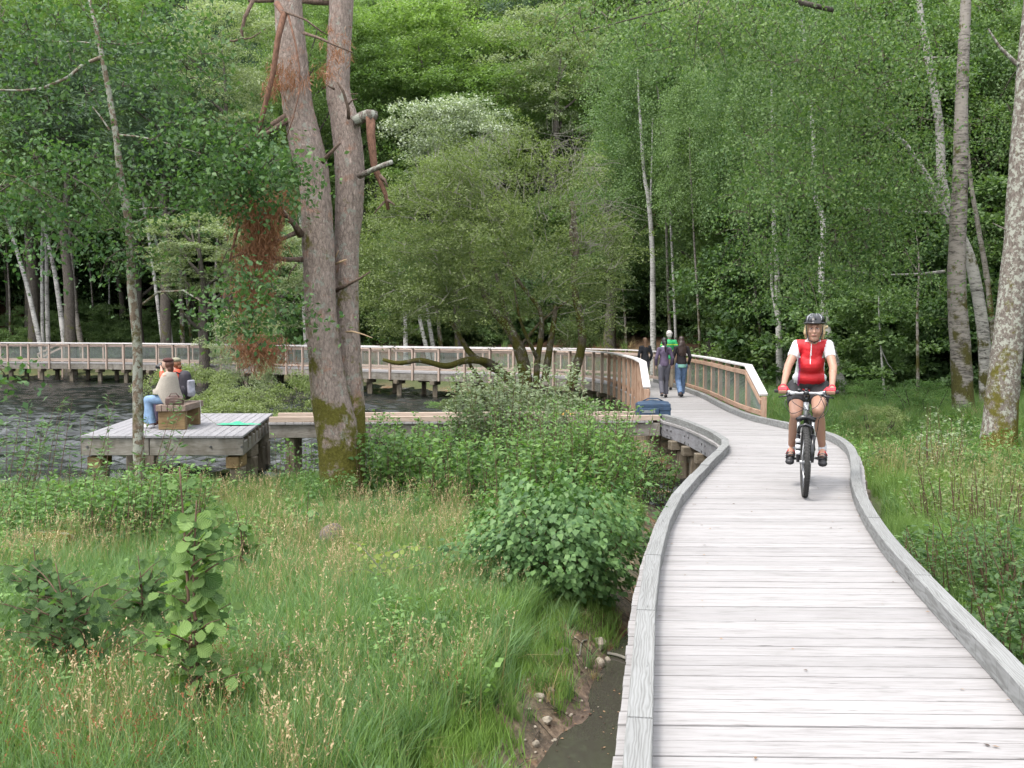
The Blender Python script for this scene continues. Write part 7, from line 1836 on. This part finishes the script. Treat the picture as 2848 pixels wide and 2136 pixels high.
for s_ in (-1, 1): solid('shoe', lambda mb: (mb.ell(an_[s_] + Vector((0, 0, -.04)), (.042, .055, .038)), cap(mb, an_[s_] + Vector((0, .03, -.05)), an_[s_] + Vector((0, .13, -.055)), .038, .032)), M['decal_white'], r1, .009, 2)
r2 = sitter(-5.60, 16.72, R(76), 'seated person in an orange jacket and cap wearing a backpack and taking a photo')
hip, kn_, an_ = sit_body(r2, {-1: (Vector((-.20, .17, .86)), Vector((-.10, .27, 1.08))), 1: (Vector((.22, .17, .86)), Vector((.10, .27, 1.08)))})
solid('trousers', lambda mb: [mb.ell((0, 0, .50), (.15, .13, .09))] + [(cap(mb, hip[s_], kn_[s_], .10, .078), cap(mb, kn_[s_], an_[s_], .074, .070, True)) for s_ in (-1, 1)], M['plum'], r2, .011, 3)
solid('jacket', lambda mb: [chain(mb, [(0, 0, .56), (0, .02, .76), (0, .0, .93)], [.155, .15, .145]), cap(mb, (-.16, 0, .98), (.16, 0, .98), .068, .068), mb.ell((0, -.03, 1.04), (.09, .07, .05))] + [(cap(mb, Vector((s_ * .16, 0, .985)), Vector((s_ * .21, .17, .86)), .062, .054), cap(mb, Vector((s_ * .21, .17, .86)), Vector((s_ * .125, .25, 1.03)), .054, .044, True)) for s_ in (-1, 1)], M['orange'], r2, .011, 3)
solid('hair', lambda mb: [mb.ell((0, .0, 1.18), (.080, .085, .085)), mb.ell((0, -.06, 1.12), (.05, .04, .05))], M['hair_ginger'], r2, .010, 2)
solid('cap', lambda mb: [mb.ell((0, .02, 1.25), (.093, .102, .055)), mb.ell((0, .12, 1.262), (.06, .06, .010))], M['cap_khaki'], r2, .009, 1)
for s_ in (-1, 1): solid('shoe', lambda mb: (mb.ell(an_[s_] + Vector((0, 0, -.04)), (.042, .055, .038)), cap(mb, an_[s_] + Vector((0, .03, -.05)), an_[s_] + Vector((0, .13, -.055)), .038, .032)), M['beret'], r2, .009, 2)
def at_r(root, p): return root.location + Matrix.Rotation(root.rotation_euler[2], 3, 'Z') @ (Vector(p) * root.scale[0])
pk_ = empty('backpack', at_r(r2, (0, -.20, .52)), R(76), 'dark and pale lilac backpack worn by the person in the orange jacket', 'backpack')
solid('pack_body', lambda mb: [cap(mb, (0, .02, .10), (0, .03, .36), .13, .11), mb.ell((0, .02, .10), (.15, .09, .12))], M['dark_pack'], pk_, .012, 3)
solid('pack_front', lambda mb: [mb.box((0, -.085, .17), (.19, .06, .28), None, 0, .02), mb.ell((0, -.09, .10), (.10, .05, .08))], M['pack_white'], pk_, .010, 3)
for s_ in (-1, 1): solid('side_pocket', lambda mb: [mb.ell((s_ * .12, -.01, .12), (.035, .06, .10))], M['dark_pack'], pk_, .010, 2); link('strap', MB().tube([(s_ * .07, .06, .40), (s_ * .09, .16, .45), (s_ * .10, .24, .36)], .018, 8, flat=(1.5, .5)).mesh('strap', M['dark_pack'], True), pk_)
cm_ = empty('camera', at_r(r2, (0, .30, 1.12)), R(76), 'black camera held up by the person in the orange jacket', 'camera')
link('camera_body', MB().box((0, 0, 0), (.13, .06, .085), None, 0, .01).mesh('camera_body', M['camera_black']), cm_); link('lens', MB().tube([(0, .03, 0), (0, .12, 0)], [.034, .036], 16).mesh('lens', M['camera_black'], True), cm_); link('viewfinder', MB().box((0, 0, .05), (.045, .05, .03), None, 0, .006).mesh('viewfinder', M['camera_black']), cm_)
hb_ = empty('handbag', (-5.38, 15.93, SH), R(8), 'brown leather handbag on the front end of the bench', 'bag')
solid('bag_body', lambda mb: [mb.box((0, 0, .055), (.27, .10, .11)), mb.ell((0, 0, .11), (.13, .05, .045)), mb.ell((-.11, 0, .05), (.04, .055, .05)), mb.ell((.11, 0, .05), (.04, .055, .05))], M['brown_bag'], hb_, .009, 3)
link('handle', MB().tube([(-.08, -.03, .12), (-.05, -.05, .18), (.03, -.05, .19), (.08, -.03, .12)], .008, 6).mesh('handle', M['brown_bag'], True), hb_); link('pocket', MB().box((0, -.055, .05), (.13, .02, .06), None, 0, .006).mesh('pocket', M['brown_bag']), hb_)
nt_ = empty('landing_net', (-4.55, 16.7, .004), 0, 'green net lying crumpled on the platform deck', 'net')
def f_net(mb):
    g = np.random.default_rng(5); n = 14; vs = []
    for i in range(n):
        t = i / (n - 1); w = .03 + .10 * math.sin(math.pi * min(1, t * 1.15)) ** .7
        for j in range(5): u_ = j / 4 - .5; vs.append((-.40 + .74 * t, u_ * w * 2 + .02 * math.sin(7 * t), .012 + .035 * (1 - abs(u_) * 2) * math.sin(math.pi * t) * (1 + g.normal() * .3) + g.random() * .006))
    mb.add(vs, [(i * 5 + j, (i + 1) * 5 + j, (i + 1) * 5 + j + 1, i * 5 + j + 1) for i in range(n - 1) for j in range(4)])
link('net', (lambda b: (f_net(b), b.mesh('net', M['net_green'], True))[1])(MB()), nt_)
link('handle', MB().tube([(-.39, -.03, .012), (-.66, .02, .20), (-.70, .1, .41)], .006, 6).mesh('handle', M['rod'], True), nt_)
# ---- blue cool bag on the junction
bg_ = empty('cool_bag', (2.58, 18.28, .002), R(4), 'dark blue fabric bag with pockets standing on the walkway corner', 'bag')
solid('bag_body', lambda mb: [mb.box((0, 0, .13), (.60, .30, .26)), mb.tube([(-.29, 0, .24), (0, 0, .255), (.29, 0, .24)], [.05, .07, .05], 12)], M['bag_blue'], bg_, .014, 4)
for x0, w_ in ((-.10, .36), (.19, .20)): link('pocket', MB().box((x0, -.165, .10), (w_, .05, .15), None, 0, .012).mesh('pocket', M['bag_blue']), bg_)
link('label_strip', MB().box((-.12, -.193, .12), (.24, .004, .05), None, 0, 0).mesh('label_strip', M['bag_trim']), bg_); link('flap', MB().box((.19, -.195, .165), (.21, .012, .05), None, 0, .004).mesh('flap', M['bag_blue']), bg_)
link('handle', MB().tube([(-.2, 0, .29), (-.1, -.02, .345), (.08, -.02, .345), (.2, 0, .29)], .012, 6).mesh('handle', M['bag_blue'], True), bg_)
yt = empty('yellow_bag', (.95, 18.1, .0), 0, 'yellow striped cloth bundle lying on the side walkway behind the bushes', 'bag')
solid('cloth', lambda mb: [mb.ell((0, 0, .07), (.14, .08, .09)), mb.ell((.1, 0, .05), (.09, .07, .06))], M['yellow_thing'], yt, .012, 3)
